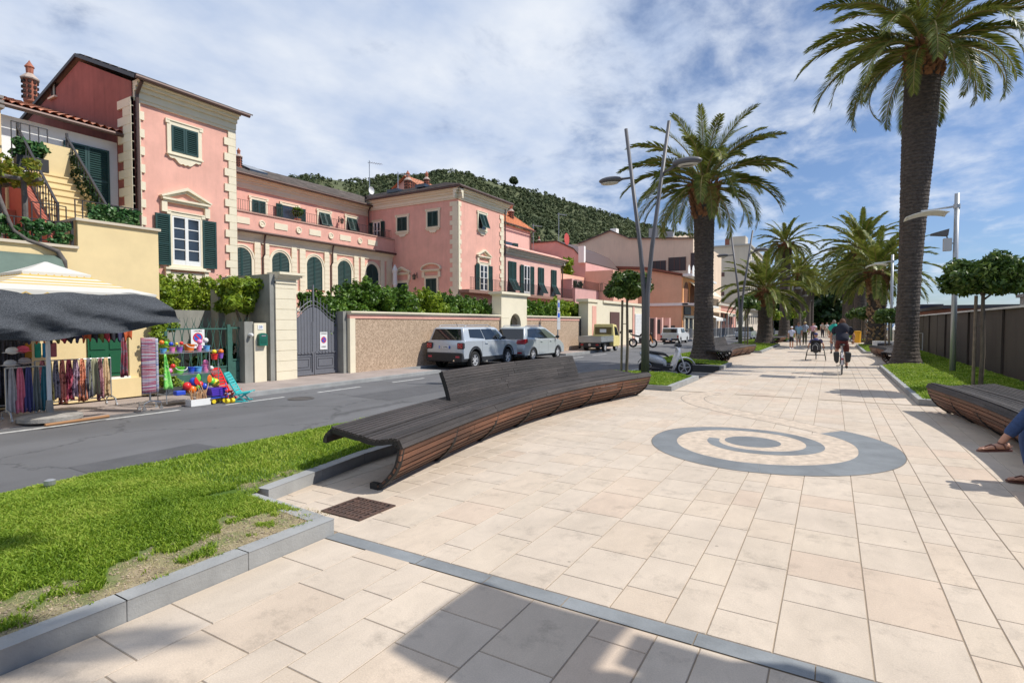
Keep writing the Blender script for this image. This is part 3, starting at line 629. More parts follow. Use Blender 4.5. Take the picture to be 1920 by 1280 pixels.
def window(parent,fr,a,z0,z1,wd,kind='closed',apron=False,t=.14,trim=True,glass_rows=4):
    a0,a1=a-wd/2,a+wd/2
    f=MB(fr)
    if trim: frame_trim(f,a0,a1,z0,z1,t,apron=apron)
    else: f.box(a0-.03,a1+.03,-.02,.05,z0-.06,z0-.01)
    w_=f.build('window',CREAM,parent)
    if kind=='closed':
        for s0,s1 in ((a0,a-.005),(a+.005,a1)):
            m=MB(fr); leaf(m,s0,s1,z0,z1); m.build('shutter',GREENSH,w_)
    elif kind=='tilt':
        m=MB(fr); m.box(a0,a1,-.01,.02,z0,z1); m.build('pane',GLASS,w_)
        for s0,s1 in ((a0,a-.005),(a+.005,a1)):
            m=MB(); leaf(m,s0,s1,0,z1-z0)
            an=R_(20); V=[]
            for (x,y,z) in m.v:
                zz=z-(z1-z0); V.append((x,y*math.cos(an)-zz*math.sin(an)*1.0,z1+zz*math.cos(an)+y*math.sin(an)*.3))
            m2=MB(fr); m2.add(V,m.f); m2.build('shutter',GREENSH,w_)
    elif kind=='halftilt':   # closed shutters whose lower panels are propped out
        zm=z0+(z1-z0)*.42
        for s0,s1 in ((a0,a-.005),(a+.005,a1)):
            m=MB(fr); leaf(m,s0,s1,zm,z1); m.build('shutter',GREENSH,w_)
            m=MB(); leaf(m,s0,s1,0,zm-z0); an=R_(28)
            V=[(x,y*math.cos(an)-(z-(zm-z0))*math.sin(an),zm+(z-(zm-z0))*math.cos(an)) for x,y,z in m.v]
            m2=MB(fr); m2.add(V,m.f); m2.build('shutter_flap',GREENSH,w_)
        m=MB(fr); m.box(a0,a1,-.01,.01,z0,zm); m.build('pane',GLASS,w_)
    elif kind=='open':
        m=MB(fr); m.box(a0,a1,-.01,.012,z0,z1); m.build('pane',GLASS,w_)
        m=MB(fr); b=.055
        m.box(a0,a0+b,.012,.05,z0,z1); m.box(a1-b,a1,.012,.05,z0,z1); m.box(a-b,a+b,.012,.055,z0,z1)
        m.box(a0+b,a1-b,.012,.049,z1-b,z1); m.box(a0+b,a1-b,.012,.049,z0,z0+b*3)
        for i in range(1,glass_rows):
            z=z0+b*3+(z1-z0-b*4)*i/glass_rows
            m.box(a0+b,a-b,.012,.04,z-.016,z+.016); m.box(a+b,a1-b,.012,.04,z-.016,z+.016)
        m.build('sash',WHITE,w_)
        leaf_hinged('shutter',fr,a0-t*.6,wd/2*1.02,z0-.05,z1,4,w_,side=-1); leaf_hinged('shutter',fr,a1+t*.6,wd/2*1.02,z0-.05,z1,4,w_,side=1)
    elif kind=='dark':
        m=MB(fr); m.box(a0,a1,-.01,.02,z0,z1); m.build('pane',GLASS,w_)
        leaf_hinged('shutter',fr,a0-.02,wd/2,z0,z1,12,w_,side=-1); leaf_hinged('shutter',fr,a1+.02,wd/2,z0,z1,12,w_,side=1)
    return w_
def arch_window(parent,fr,a,z0,z1,wd):
    r=wd/2; zs=z1-r; n=14
    f=MB(fr); t=.17
    for i in range(n):
        A=math.pi*i/n; B=math.pi*(i+1)/n
        for (ri,ro,d) in ((r,r+t*.55,.05),(r+t*.55,r+t,.08)):
            P=[(a+math.cos(A)*ri,zs+math.sin(A)*ri),(a+math.cos(A)*ro,zs+math.sin(A)*ro),(a+math.cos(B)*ro,zs+math.sin(B)*ro),(a+math.cos(B)*ri,zs+math.sin(B)*ri)]
            f.prism(P,-.02,d,'y')
    f.box(a-r-t,a-r,-.02,.065,z0,zs); f.box(a+r,a+r+t,-.02,.065,z0,zs)
    w_=f.build('arched_window',CREAM,parent)
    for sg in (-1,1):
        m=MB(fr); P=[(a,z0),(a+sg*r,z0)]+[(a+sg*r*math.cos(math.pi/2*i/8),zs+r*math.sin(math.pi/2*i/8)) for i in range(9)]
        m.prism(P,-.01,.02,'y'); 
        m.box(a+sg*.004,a+sg*.05,.02,.05,z0,z1-.02); m.box(a+sg*(r-.05),a+sg*r,.02,.05,z0,zs)
        k=int((z1-z0)/.075)
        for i in range(k):
            z=z0+.04+i*.075
            hw=r if z<zs else math.sqrt(max(0,r*r-(z-zs)**2))
            if hw<.08: continue
            x0,x1=sorted((a+sg*.05,a+sg*(hw-.04)))
            if x1-x0<.02: continue
            m.add([(x0,.02,z+.03),(x1,.02,z+.03),(x1,.05,z-.01),(x0,.05,z-.01),(x0,.02,z-.012),(x1,.02,z-.012)],[(0,1,2,3),(3,2,5,4)])
        m.build('shutter',GREENSH,w_)
    return w_
def quoins(m,fr,a,z0,z1,sgn,both=None,h=.30,wl=.42,ws=.28):
    """alternating corner blocks from a toward sgn direction"""
    m.set(fr); n=int((z1-z0)/h)
    for i in range(n):
        w_=wl if i%2==0 else ws; za=z0+i*h+.008; zb=z0+(i+1)*h-.008
        m.box(a,a+sgn*w_,-.02,.055,za,zb)
    m.box(a,a+sgn*ws*.96,-.02,.045,z0,z0+n*h)
def cornice(m,fr,a0,a1,z,steps=((.10,.06),(.22,.1),(.14,.18),(.10,.30),(.08,.42))):
    m.set(fr); zz=z
    for h,d in steps:
        m.box(a0,a1,-.05,d,zz+.001,zz+h); zz+=h
    return zz
def roof_rows(m,e0,e1,r1,r0,rows=12,th=.03,hip=None):
    """stepped slate/tile courses; e0-e1 eave edge, r0-r1 ridge edge (above e0,e1)"""
    e0,e1,r0,r1=map(Vector,(e0,e1,r0,r1)); nrm=(e1-e0).cross(r0-e0).normalized()
    if nrm.z<0:nrm=-nrm
    for i in range(rows):
        a=i/rows; b=min(1,(i+1.15)/rows)
        A=e0.lerp(r0,a)+nrm*th*1.4;B=e1.lerp(r1,a)+nrm*th*1.4;C=e1.lerp(r1,b)+nrm*.006;D=e0.lerp(r0,b)+nrm*.006
        A2=e0.lerp(r0,a)+nrm*.0;B2=e1.lerp(r1,a)
        L=(B-A).length; k=max(1,int(L/.45)); 
        for j in range(k):
            u=(j+(.5 if i%2 else 0))/k; v=min(1,(j+1+(.5 if i%2 else 0))/k)
            if u>=1: continue
            if j==0 and i%2: 
                q=.5/k; m.quad(A,A.lerp(B,q-.0),D.lerp(C,q),D)
            h=nrm*rnd.random()*.012
            m.add([A.lerp(B,u+.006/k)+h,A.lerp(B,v-.006/k)+h,D.lerp(C,v)+h,D.lerp(C,u)+h,A2.lerp(B2,u),A2.lerp(B2,v)],[(0,1,2,3),(4,5,1,0)])
    m.quad(e0-nrm*.01,e1-nrm*.01,r1-nrm*.01,r0-nrm*.01)
def clay_roof(m,e0,e1,r1,r0,pitch=.24,rows=8):
    e0,e1,r0,r1=map(Vector,(e0,e1,r0,r1)); nrm=(e1-e0).cross(r0-e0).normalized()
    if nrm.z<0:nrm=-nrm
    L=(e1-e0).length; k=max(2,int(L/pitch))
    for j in range(k):
        for i in range(rows):
            a=i/rows; b=min(1,(i+1.1)/rows)
            V=[]
            for tt,lift in ((a,.03),(b,0.0)):
                E0=e0.lerp(r0,tt);E1=e1.lerp(r1,tt)
                for q in range(6):
                    u=(j+q/5)/k; hh=math.sin(math.pi*q/5)*.07
                    V.append(E0.lerp(E1,u)+nrm*(hh+lift))
            m.add(V,[(q,q+1,q+7,q+6) for q in range(5)])
    m.quad(e0-nrm*.01,e1-nrm*.01,r1-nrm*.01,r0-nrm*.01)
def pediment(m,fr,a,z,wd,h=.42,arc=False,d=.16):
    m.set(fr); t=.07
    m.box(a-wd/2-.08,a+wd/2+.08,-.01,d,z,z+t)
    m.box(a-wd/2-.02,a+wd/2+.02,-.01,d*.6,z-t,z-.001)
    if not arc:
        for sg in (-1,1):
            P=[(a+sg*(wd/2+.10),z+t+.001),(a,z+h),(a,z+h+t*1.6),(a+sg*(wd/2+.14),z+t+.05)]
            m.prism(P,-.01,d+.02,'y')
            P=[(a+sg*(wd/2-.12),z+t+.001),(a,z+h-.09),(a,z+h-.001),(a+sg*(wd/2+.09),z+t+.002)]
            m.prism(P,-.01,d*.55,'y')
    else:
        n=10
        for i in range(n):
            A=math.pi*i/n;B=math.pi*(i+1)/n; ra=wd/2+.1
            P=[(a+ra*math.cos(A),z+t+h*math.sin(A)),(a+(ra+t)*math.cos(A),z+t+(h+t)*math.sin(A)),(a+(ra+t)*math.cos(B),z+t+(h+t)*math.sin(B)),(a+ra*math.cos(B),z+t+h*math.sin(B))]
            m.prism(P,-.01,d,'y')
    for sg in (-1,1): m.box(a+sg*(wd/2)-.09,a+sg*(wd/2)+.09,-.01,d*.6,z-.42,z-t-.001)
def railing(m,pts,z0,z1,step=.13,r=.009,top=.02):
    for (p,q) in zip(pts[:-1],pts[1:]):
        p=Vector((p[0],p[1],0));q=Vector((q[0],q[1],0));L=(q-p).length;n=max(1,int(L/step))
        for i in range(n+1):
            c=p.lerp(q,i/n); m.bar((c.x,c.y,z0),(c.x,c.y,z1),r*2)
        m.bar((p.x,p.y,z1),(q.x,q.y,z1),top*2,top); m.bar((p.x,p.y,z0+.08),(q.x,q.y,z0+.08),top,top)
def chimney_pot(m,x,y,z,s=1.0,oct_=True):
    n=8
    m.lathe([(.26*s,0),(.26*s,.95*s)],c=(x,y,z),n=n); 
    m.mat(2); m.lathe([(.34*s,.951*s),(.36*s,1.0*s),(.12*s,1.25*s)],c=(x,y,z),n=n); m.mat(0); m.lathe([(.13*s,1.2*s),(.15*s,1.5*s),(.19*s,1.52*s),(.06*s,1.72*s),(.001,1.84*s)],c=(x,y,z),n=n)
    for r_ in range(4):
        for k in range(8):
            a=math.pi/8+math.pi*2*k/8+(math.pi/8*0); rr=.245*s
            m.mat(1); m.box(x+rr*math.cos(a)-.05*s,x+rr*math.cos(a)+.05*s,y+rr*math.sin(a)-.05*s,y+rr*math.sin(a)+.05*s,z+(.12+.22*r_)*s,z+(.24+.22*r_)*s); m.mat(0)
BRICKP=mat('terracotta_brick',(.42,.15,.09),.85,var=.3,vs=8,bump=.03,bs=40); HOLE=mat('dark_hole',(.03,.015,.012),.9)
VX=-20.0
villa=thing('villa','large pink villa with cream corner blocks and green shutters behind the garden wall','villa',(-24,20,0))
# walls
m=MB(); m.box(-28.5,VX,9.4,12.9,-.1,9.05); m.build('tower_wall',PINK,villa)
m=MB(); 
m.prism([(-29.9,-.1),(VX-.001,-.1),(VX-.001,9.6),(-23.65,11.12),(-29.9,9.4)],9.31,9.399,'y')
m.prism([(-29.9,-.1),(VX-.06,-.1),(VX-.06,9.5),(-23.65,11.0),(-29.9,9.3)],12.9,12.98,'y')
gw=m.build('gable_wall',DKRED,villa)
m=MB(FY(9.31)); m.box(-26.0,-25.6,0,.02,10.3,10.8); w_=m.build('window',HOLE,villa); m=MB(FY(9.31)); m.box(-26.1,-25.5,0,.09,10.22,10.29); m.build('sill',CREAM,w_); m=MB(FY(9.31)); m.box(-25.75,-25.62,.021,.04,10.35,10.73); m.build('sash',mat('old_sash',(.25,.3,.25),.7),w_)
m=MB(); m.box(-33,-27.6,12.9,27.4,-.1,9.0); m.build('wing_wall',PINK,villa)
m=MB(); m.box(-27.6,-25.4,12.9,27.39,-.1,6.12); m.build('arcade_wall',PINK,villa)
m=MB(); m.box(-25.45,-25.2,12.9,27.395,6.2,7.16); m.build('parapet',PINK,villa)
m=MB(); m.box(-33,VX,27.4,32.8,-.1,9.3); m.build('block_wall',PINK,villa)
# cornices
m=MB(); cornice(m,FX(VX),9.35,12.9,8.98); cornice(m,FX(-27.6),12.98,27.38,8.95); cornice(m,FX(VX),27.0,33.2,9.3); cornice(m,FY(27.4),-27.3,VX+.42,9.3)
m.build('cornice',CREAM,villa)
m=MB(); 
steps=((.08,.10),(.08,.16),(.06,.25)); cornice(m,FX(-25.4),12.9,27.395,5.98,steps); m.set(None); m.box(-25.46,-25.34,12.9,27.39,5.72,5.979)
m.build('arcade_cornice',CREAM,villa)
# eaves gutters + roofs
def gutter(m,p0,p1,r=.07): m.tube([p0,p1],r,8)
m=MB(); gutter(m,(VX+.5,9.2,9.62),(VX+.5,13.2,9.62)); gutter(m,(-27.05,13.0,9.6),(-27.05,27.3,9.6)); gutter(m,(VX+.5,26.95,9.98),(VX+.5,33.4,9.98)); gutter(m,(-27.3,26.95,9.96),(VX+.5,26.95,9.96)); gutter(m,(-25.05,12.95,6.24),(-25.05,27.4,6.24))
g_=m.build('gutter',COPPER,villa)
m=MB(); dpz=lambda x,y,z0,z1: m.tube([(x,y,z1),(x,y,z0)],.05,8)
m.tube([(VX+.45,9.42,9.55),(VX+.12,9.42,9.2),(VX+.12,9.42,8.9),(VX+.12,9.42,0)],.055,8)
m.build('downpipe',COPPER,villa)
for y in (17.78,22.2): m=MB(); m.tube([(-25.1,y,6.2),(-25.2,y,5.85),(-25.2,y,5.2),(-25.30,y-.06,5.0),(-25.30,y-.06,-.0)],.045,8); m.build('downpipe',COPPER,villa)
m=MB()
m.tube([(-27.1,27.15,9.5),(-27.3,27.2,9.3),(-27.3,27.2,7.1)],.045,8); m.build('downpipe',COPPER,villa); m=MB()
m.tube([(VX+.1,32.9,9.9),(VX+.1,32.9,0)],.05,8)
m.build('downpipe',COPPER,villa)
m=MB(); e=VX+.48
roof_rows(m,(e,9.24,9.68),(e,13.35,9.68),(-23.65,13.35,11.36),(-23.65,9.24,11.36),14); roof_rows(m,(-30.2,9.24,9.55),(-30.2,13.35,9.55),(-23.65,13.35,11.36),(-23.65,9.24,11.36),14)
# trim edge along the gable
m.build('tower_roof',SLATE,villa)
m=MB(); m.bar((e,9.21,9.62),(-23.65,9.21,11.30),.06,.12); m.bar((-30.2,9.21,9.5),(-23.65,9.21,11.30),.06,.12); m.build('verge_board',BLACKIRON,villa)
m=MB(); roof_rows(m,(-27.0,12.98,9.66),(-27.0,27.0,9.66),(-30.6,30.5,11.2),(-30.6,12.98,11.05),14); m.build('wing_roof',SLATE,villa)
m=MB(); A=(VX+.5,26.9,10.04);B=(VX+.5,33.4,10.04);rl=(-23.0,30.1,11.25);lft=(-27.1,26.9,10.02)
roof_rows(m,A,B,rl,rl,10); roof_rows(m,lft,A,rl,(-30.5,30.1,11.25),12); roof_rows(m,B,(-33,33.4,10.04),(-33,30.1,11.25),rl,10); m.build('block_roof',SLATE,villa)
m=MB(); 
m.add([(-28.1,19.0,10.14),(-28.1,20.1,10.14),(-29.3,20.1,10.66),(-29.3,19.0,10.66),(-28.1,19.0,10.26),(-28.1,20.1,10.26),(-29.3,20.1,10.78),(-29.3,19.0,10.78)],[(4,5,6,7),(0,1,5,4),(1,2,6,5),(3,0,4,7)])
m.build('skylight',GLASS,villa)
m=MB(); 
m.box(-26.3,-25.3,27.9,28.4,10.5,10.72); m.build('skylight',GLASS,villa); m=MB(); m.box(-23.8,-23.0,27.9,28.4,10.55,10.75); m.build('skylight',GLASS,villa)
# quoins
m=MB()
quoins(m,FX(VX),9.4,3.2,9.05,1,h=.29,wl=.26,ws=.14); m.build('quoins',CREAM,villa); m=MB(); quoins(m,FX(VX),12.9,3.2,9.05,-1,h=.29,wl=.46,ws=.30)
m.build('quoins',CREAM,villa); m=MB(); quoins(m,FY(9.31),VX+.055,3.0,9.1,-1,h=.29,wl=.9,ws=.55); m.build('quoins',CREAM,villa)
m=MB(); quoins(m,FX(VX),27.4,2.5,9.4,1,h=.29,wl=.34,ws=.22); m.build('quoins',CREAM,villa); m=MB(); quoins(m,FX(VX),32.8,2.5,9.4,-1,h=.29,wl=.5,ws=.34); m.build('quoins',CREAM,villa); m=MB(); quoins(m,FY(27.4),VX+.055,2.5,9.4,-1,h=.29,wl=.62,ws=.42); m.build('quoins',CREAM,villa)
# tower windows
window(villa,FX(VX),10.98,7.66,8.55,.92,'closed',apron=True,t=.14)
w_=window(villa,FX(VX),10.98,3.72,5.42,.98,'open',t=.13)
m=MB(); pediment(m,FX(VX),10.98,5.93,1.5,.42); m.set(FX(VX)); 
m.box(10.98-.75,10.98-.60,-.01,.10,2.4,3.52); m.box(10.98+.60,10.98+.75,-.01,.10,2.4,3.52); m.box(10.98-.6,10.98+.6,-.01,.05,2.5,3.45)
m.box(10.2,11.76,-.01,.16,3.53,3.6)
m.set(None); m.lathe([(.0001,.02),(.13,.02),(.17,.05),(.2,.0)],c=(VX+.05,10.98,3.0),n=16,axis='x',cap=False)
m.build('pediment',CREAM,villa)
# terrace level base band
m=MB(); m.box(VX-.5,VX+.05,9.41,12.9,2.2,2.42); m.build('base_band',CREAM,villa)
# upper wing windows
U=FX(-27.6)
window(villa,U,13.9,7.75,8.62,.9,'closed'); window(villa,U,19.12,7.5,8.45,.82,'closed'); window(villa,U,21.15,7.6,8.5,1.0,'dark'); window(villa,U,23.65,7.7,8.55,.82,'tilt'); window(villa,U,25.9,7.7,8.6,.82,'tilt')
# arcade
for a,wd_ in ((16.62,1.04),(18.83,1.05),(21.03,1.06),(23.23,1.06),(25.52,1.06)): arch_window(villa,FX(-25.4),a,3.55,5.42,wd_)
m=MB(FX(-25.4))
for a in (14.2,16.62,17.0-.42+.0,19.0,19.25,21.55,22.15,24.15,24.5,26.55,27.05):
    pass
for k_,(a0,a1) in enumerate(((17.3,17.64),(17.82,18.14),(19.5,19.84),(20.02,20.4),(21.72,22.07),(22.26,22.63),(23.98,24.34),(24.52,24.86),(26.25,26.6),(26.85,27.3))):
    n=9; m=MB(FX(-25.4))
    for i in range(n): m.box(a0,a1,-.02,.09,3.45+i*.25+.008,3.45+(i+1)*.25-.008)
    m.box(a0+.01,a1-.01,-.02,.075,3.2,5.9)
    m.build('pilaster',CREAM,villa)
m=MB(FX(-25.4)); m.box(12.9,27.38,-.01,.12,3.25,3.42); m.box(12.9,27.38,-.01,.06,2.3,2.5); m.build('base_band',CREAM,villa)
m=MB(FX(-25.2)); m.box(12.9,27.39,-.3,.05,7.161,7.23); m.build('coping',mat('coping_stone',(.45,.28,.22),.8),villa)
m=MB(FX(-25.2))
for a0,a1 in ((16.2,16.96),(18.37,19.16),(20.56,21.36),(22.75,23.6),(25.0,25.83)):
    m=MB(FX(-25.2)); m.box(a0,a1,0,.03,6.58,6.9); m.build('wall_panel',CREAM,villa)
for c in (17.65,19.87,22.08,24.33):
    m=MB(); m.lathe([(.0001,.05),(.05,.05),(.07,.03),(.10,.03),(.12,.06),(.17,.06),(.19,.0)],c=(-25.2,c,6.72),n=18,axis='x',cap=False); m.build('rosette',CREAM,villa,smooth=False)
for a in (17.7,22.3,26.3): m=MB(FX(-25.4)); m.box(a-.55,a+.55,0,.04,2.65,3.1); m.build('wall_panel',CREAM,villa)
m=MB(); railing(m,[(-25.2,13.0),(-25.2,27.1),(-27.4,27.1)],7.2,7.75,.12,.006,.012); m.build('terrace_railing',BLACKIRON,villa)
# block side wall
S=FY(27.4)
window(villa,S,-24.45,7.72,8.6,.82,'dark' if False else 'closed',apron=True); window(villa,S,-21.9,7.78,8.72,.82,'closed',apron=True)
window(villa,S,-26.7,7.2,8.5,.62,'open',t=.1,glass_rows=2)
m=MB(); pediment(m,S,-24.5,4.9,1.25,.36); m.build('pediment',CREAM,villa); m=MB(); pediment(m,S,-22.05,5.0,1.3,.34,arc=True); m.build('pediment',CREAM,villa)
window(villa,S,-24.5,2.6,4.3,.85,'closed'); window(villa,S,-22.05,2.6,4.5,.85,'halftilt')
# block front
B_=FX(VX)
window(villa,B_,30.1,7.85,8.8,.86,'tilt',apron=True); window(villa,B_,30.27,3.7,5.5,.9,'open'); m=MB(); pediment(m,B_,30.27,6.0,1.4,.42); m.build('pediment',CREAM,villa)
# chimneys
def pot(par,x,y,z,s): m=MB(); m.mat(0); chimney_pot(m,x,y,z,s); m.build('chimney',[BRICKP,HOLE,mat('pale_cap',(.45,.36,.30),.85)],par)
pot(villa,-29.4,9.8,11.0,.95); pot(villa,-28.6,18.66,10.3,.6); pot(villa,-27.9,18.0,10.0,.0001) if False else None; pot(villa,-28.5,27.8,11.3,.0001) if False else None
# wall lamps
def wall_lamp(par,fr,a,z):
    m=MB(fr); m.bar((a,0,z),(a,.3,z+.12),.02); m.bar((a,.3,z+.12),(a,.3,z-.02),.015); m.box(a-.02,a+.02,0,.03,z-.18,z+.2)
    l=m.build('wall_lamp',BLACKIRON,par)
    m=MB(fr); m.prism([(a-.05,z-.30),(a+.05,z-.30),(a+.09,z-.05),(a-.09,z-.05)],.22,.38,'y'); m.build('lantern',mat('lantern_glass',(.10,.09,.07),.2),l)
    m=MB(fr); m.prism([(a-.10,z-.05),(a+.10,z-.05),(a,z+.04)],.2,.4,'y'); m.build('lantern_cap',BLACKIRON,l)
wall_lamp(villa,U,24.85,8.35); wall_lamp(villa,S,-23.25,4.75)
# garden behind the gable block: small red house with two octagonal chimneys
rh=thing('red_gable_house','small red gabled house with two brick chimneys showing above the grey roof of the villa','house',(-36,38,0))
m=MB(); m.prism([(-38,0),(-29.5,0),(-29.5,12.2),(-33.6,14.9),(-38,12.2)],38.2,44,'y'); m.build('wall',PINK,rh)
m=MB(); clay_roof(m,(-29.2,37.9,12.1),(-29.2,44.2,12.1),(-33.6,44.2,15.0),(-33.6,37.9,15.0),.3,10); clay_roof(m,(-38.3,44.2,12.1),(-38.3,37.9,12.1),(-33.6,37.9,15.0),(-33.6,44.2,15.0),.3,10); m.build('roof',CLAY,rh)
pot(rh,-32.9,37.6,13.3,1.1); pot(rh,-31.0,37.9,13.4,.9)
# white house between
wh=thing('white_house','low white house with clay tile roof beside the dark red gable wall','house',(-23,6,0))
m=MB(); m.box(-28,-21.0,-2,9.3,0,7.75); m.build('wall',WHITE,wh)
m=MB(); clay_roof(m,(-20.55,-2,7.98),(-20.55,9.3,7.98),(-27,9.3,10.1),(-27,-2,10.1),.22,12); m.build('roof',CLAY,wh)
m=MB(); gutter(m,(-20.5,-2,7.9),(-20.5,9.28,7.9)); m.build('gutter',COPPER,wh)
w_=window(wh,FX(-21.0),8.4,5.55,7.4,1.25,'closed',trim=False)
# right-hand pink house
ph=thing('pink_house','pale pink house with four tall green shuttered windows right of the villa','house',(-24,37,0))
PPINK=mat('pale_pink_stucco',(.78,.47,.40),.85,var=.07,vs=1.2,bump=.02,bs=90,streak=.08)
m=MB(); m.box(-27,VX,32.81,42.3,-.1,6.55); m.build('wall',PPINK,ph)
m=MB(); cornice(m,FX(VX),32.95,42.5,6.5,((.08,.08),(.16,.16),(.12,.28),(.08,.4))); m.set(None); m.box(-27,VX+.3,42.3,42.5,6.55,6.9); m.build('cornice',mat('grey_cream_trim',(.55,.52,.44),.8,var=.1,vs=2),ph)
m=MB(); m.box(-27,VX+.5,32.95,42.8,6.96,7.02); m.add([(VX+.3,33,7.03),(VX+.3,42.6,7.03),(VX-.4,42.4,7.35),(VX-.4,33,7.35)],[(0,1,2,3)]); m.build('roof_edge',PINK,ph)
m=MB(); m.tube([(VX+.5,42.6,6.9),(VX+.1,42.35,6.5),(VX+.1,42.35,0)],.05,8); m.build('downpipe',COPPER,ph)
P_=FX(VX)
window(ph,P_,34.0,3.9,6.1,1.1,'halftilt',trim=False); window(ph,P_,36.2,3.9,6.0,.95,'open',trim=False,glass_rows=2); window(ph,P_,38.5,3.9,6.05,.95,'halftilt',trim=False); window(ph,P_,40.8,3.9,6.05,.95,'halftilt',trim=False)
m=MB(); railing(m,[(-19.2,27.6),(-19.2,42.8)],3.75,4.5,.16,.01,.015); m.build('balcony_railing',BLACKIRON,ph)
m=MB(); m.box(-20,-19.15,27.41,42.9,3.55,3.74); m.build('balcony',mat('brown_slab',(.28,.16,.12),.8),ph)
uh=thing('upper_pink_house','pink house with bright orange tile roof rising behind the shuttered pink house','house',(-28,40,0))
m=MB(); m.box(-31,-25,38,46,0,10.4); m.build('wall',PPINK,uh)
m=MB(); clay_roof(m,(-24.7,37.5,10.45),(-24.7,46.3,10.45),(-27.8,46.3,12.6),(-27.8,37.5,12.6),.3,9); m.build('roof',mat('orange_tile',(.60,.20,.08),.8,var=.2,vs=2,island=.18),uh)
window(uh,FX(-25),42.0,7.6,8.9,1.3,'dark',trim=False); window(uh,FX(-25),44.4,7.5,8.6,1.1,'closed',trim=False)
m=MB(); m.tube([(-24.6,45.9,10.4),(-24.9,45.9,10.1),(-24.9,45.9,7)],.06,8); gutter(m,(-24.6,37.5,10.4),(-24.6,46.3,10.4)); m.build('gutter',COPPER,uh)
pot(uh,-26.2,44.4,11.2,.95)
# pink stepped houses and terraces behind
th=thing('pink_terrace_house','stepped rose and peach house with flat roof terraces left of the mauve building','house',(-22,46,0))
PK2=mat('rose_stucco',(.66,.38,.35),.85,var=.1,vs=1); OR1=mat('peach_stucco',(.82,.46,.33),.85,var=.08,vs=1.2,streak=.06)
m=MB(); m.box(-34,-24.2,50,60,0,9.9); m.prism([(-24.2,0),(-24.2,9.9),(-22.3,9.0),(-21.0,7.6),(-21.0,0)],50.01,60,'y'); m.build('upper_wall',PK2,th)
m=MB(); m.prism([(-34,9.91),(-24.2,9.91),(-22.3,9.01),(-21.0,7.61),(-21.0,7.72),(-22.25,9.13),(-24.15,10.03),(-34,10.03)],49.9,60,'y'); m.build('coping',COPPER,th)
m=MB(); m.box(-27,-20.4,42.9,50,0,6.0); m.box(-20.4,-17.6,48.5,56,0,6.6); m.build('lower_wall',OR1,th)
m=MB(); m.box(-20.39,-19.0,43,48.4,0,4.7); m.box(-20.38,-19.4,43.2,45.5,4.7,5.5); m.build('terrace_wall',PK2,th)
m=MB(); railing(m,[(-19.0,42.9),(-19.0,48.4),(-16.5,49)],4.6,5.4,.16,.012,.015)
for i in range(9):
    y=46.2+math.cos(math.pi*i/8)*1.5; 
m.build('terrace_railing',BLACKIRON,th)
m=MB(); m.box(-21.6,-21.0,49.6,50,7.6,9.2); m.build('chimney',WHITE,th)
pot(th,-27.2,52,9.9,.6)
tr=thing('tile_roof_house','low house with weathered orange tile roof beyond the pink houses','house',(-30,48,0))
m=MB(); m.box(-36,-25.6,46.5,49.9,0,8.4); m.build('wall',PPINK,tr); m=MB(); clay_roof(m,(-22.4,42.9,7.3),(-22.4,49.8,7.3),(-29,49.8,10.0),(-29,42.9,10.0),.3,10); m.build('roof',CLAY,tr)
# big lilac-grey building
LIL=mat('lilac_grey_render',(.80,.62,.46),.9,var=.08,vs=.5,bump=.02,bs=60,streak=.12)
lb=thing('grey_mauve_building','large blank mauve grey building with a gabled end wall standing behind the orange building','building',(-30,66,0))
k=66/60
m=MB(); m.prism([(-60,0),(-12.9*k,0),(-12.9*k,1.65+9.0*k),(-19.9*k,1.65+9.55*k),(-22.1*k,1.65+10.6*k),(-26.1*k,1.65+9.4*k),(-60,1.65+9.4*k)],66,85,'y'); m.build('wall',LIL,lb)
m=MB(); 
for (x0,x1),(x2,z2) in (((-26.1*k,1.65+9.4*k),(-22.1*k,1.65+10.6*k)),((-22.1*k,1.65+10.6*k),(-19.9*k,1.65+9.55*k)),((-19.9*k,1.65+9.55*k),(-12.9*k,1.65+9.0*k))): m.bar((x0,65.95,x1+.05),(x2,65.95,z2+.05),.35,.12)
m.build('roof_edge',mat('brown_edge',(.13,.09,.08),.8),lb)
BRW=mat('brown_frame',(.12,.06,.05),.6)
for x,wd,z0,z1 in ((-18.3,1.9,7.7,9.2),(-16.0,2.0,7.9,9.5),(-13.6,1.6,7.9,9.9)):
    m=MB(FY(66)); m.box(x-wd/2,x+wd/2,0,.03,z0,z1); w_=m.build('window',mat('dark_opening',(.05,.04,.04),.5),lb)
    m=MB(FY(66)); 
    for q in range(4): m.box(x-wd/2+wd*q/3-.04,x-wd/2+wd*q/3+.04,.03,.07,z0,z1)
    m.build('frame',BRW,w_)
m=MB(); m.box(-19.6,-18.4,66.5,67.5,12.1,13.3); m.box(-17.7,-16.6,66.3,67,12,12.7); m.build('air_conditioner',mat('grey_box',(.35,.36,.36),.6),lb)
m=MB(); m.box(-24.6,-23.8,66.6,67.5,12.9,13.7); m.build('chimney',WHITE,lb)
# solar slanted panels along roof
m=MB()
for i in range(7): m.add([(-18+.0+i*.6,66.4,11.9),(-17.6+i*.6,66.4,12.15),(-17.6+i*.6,68,12.15),(-18+i*.6,68,11.9)],[(0,1,2,3)])
m.build('solar_panel',WHITE,lb)
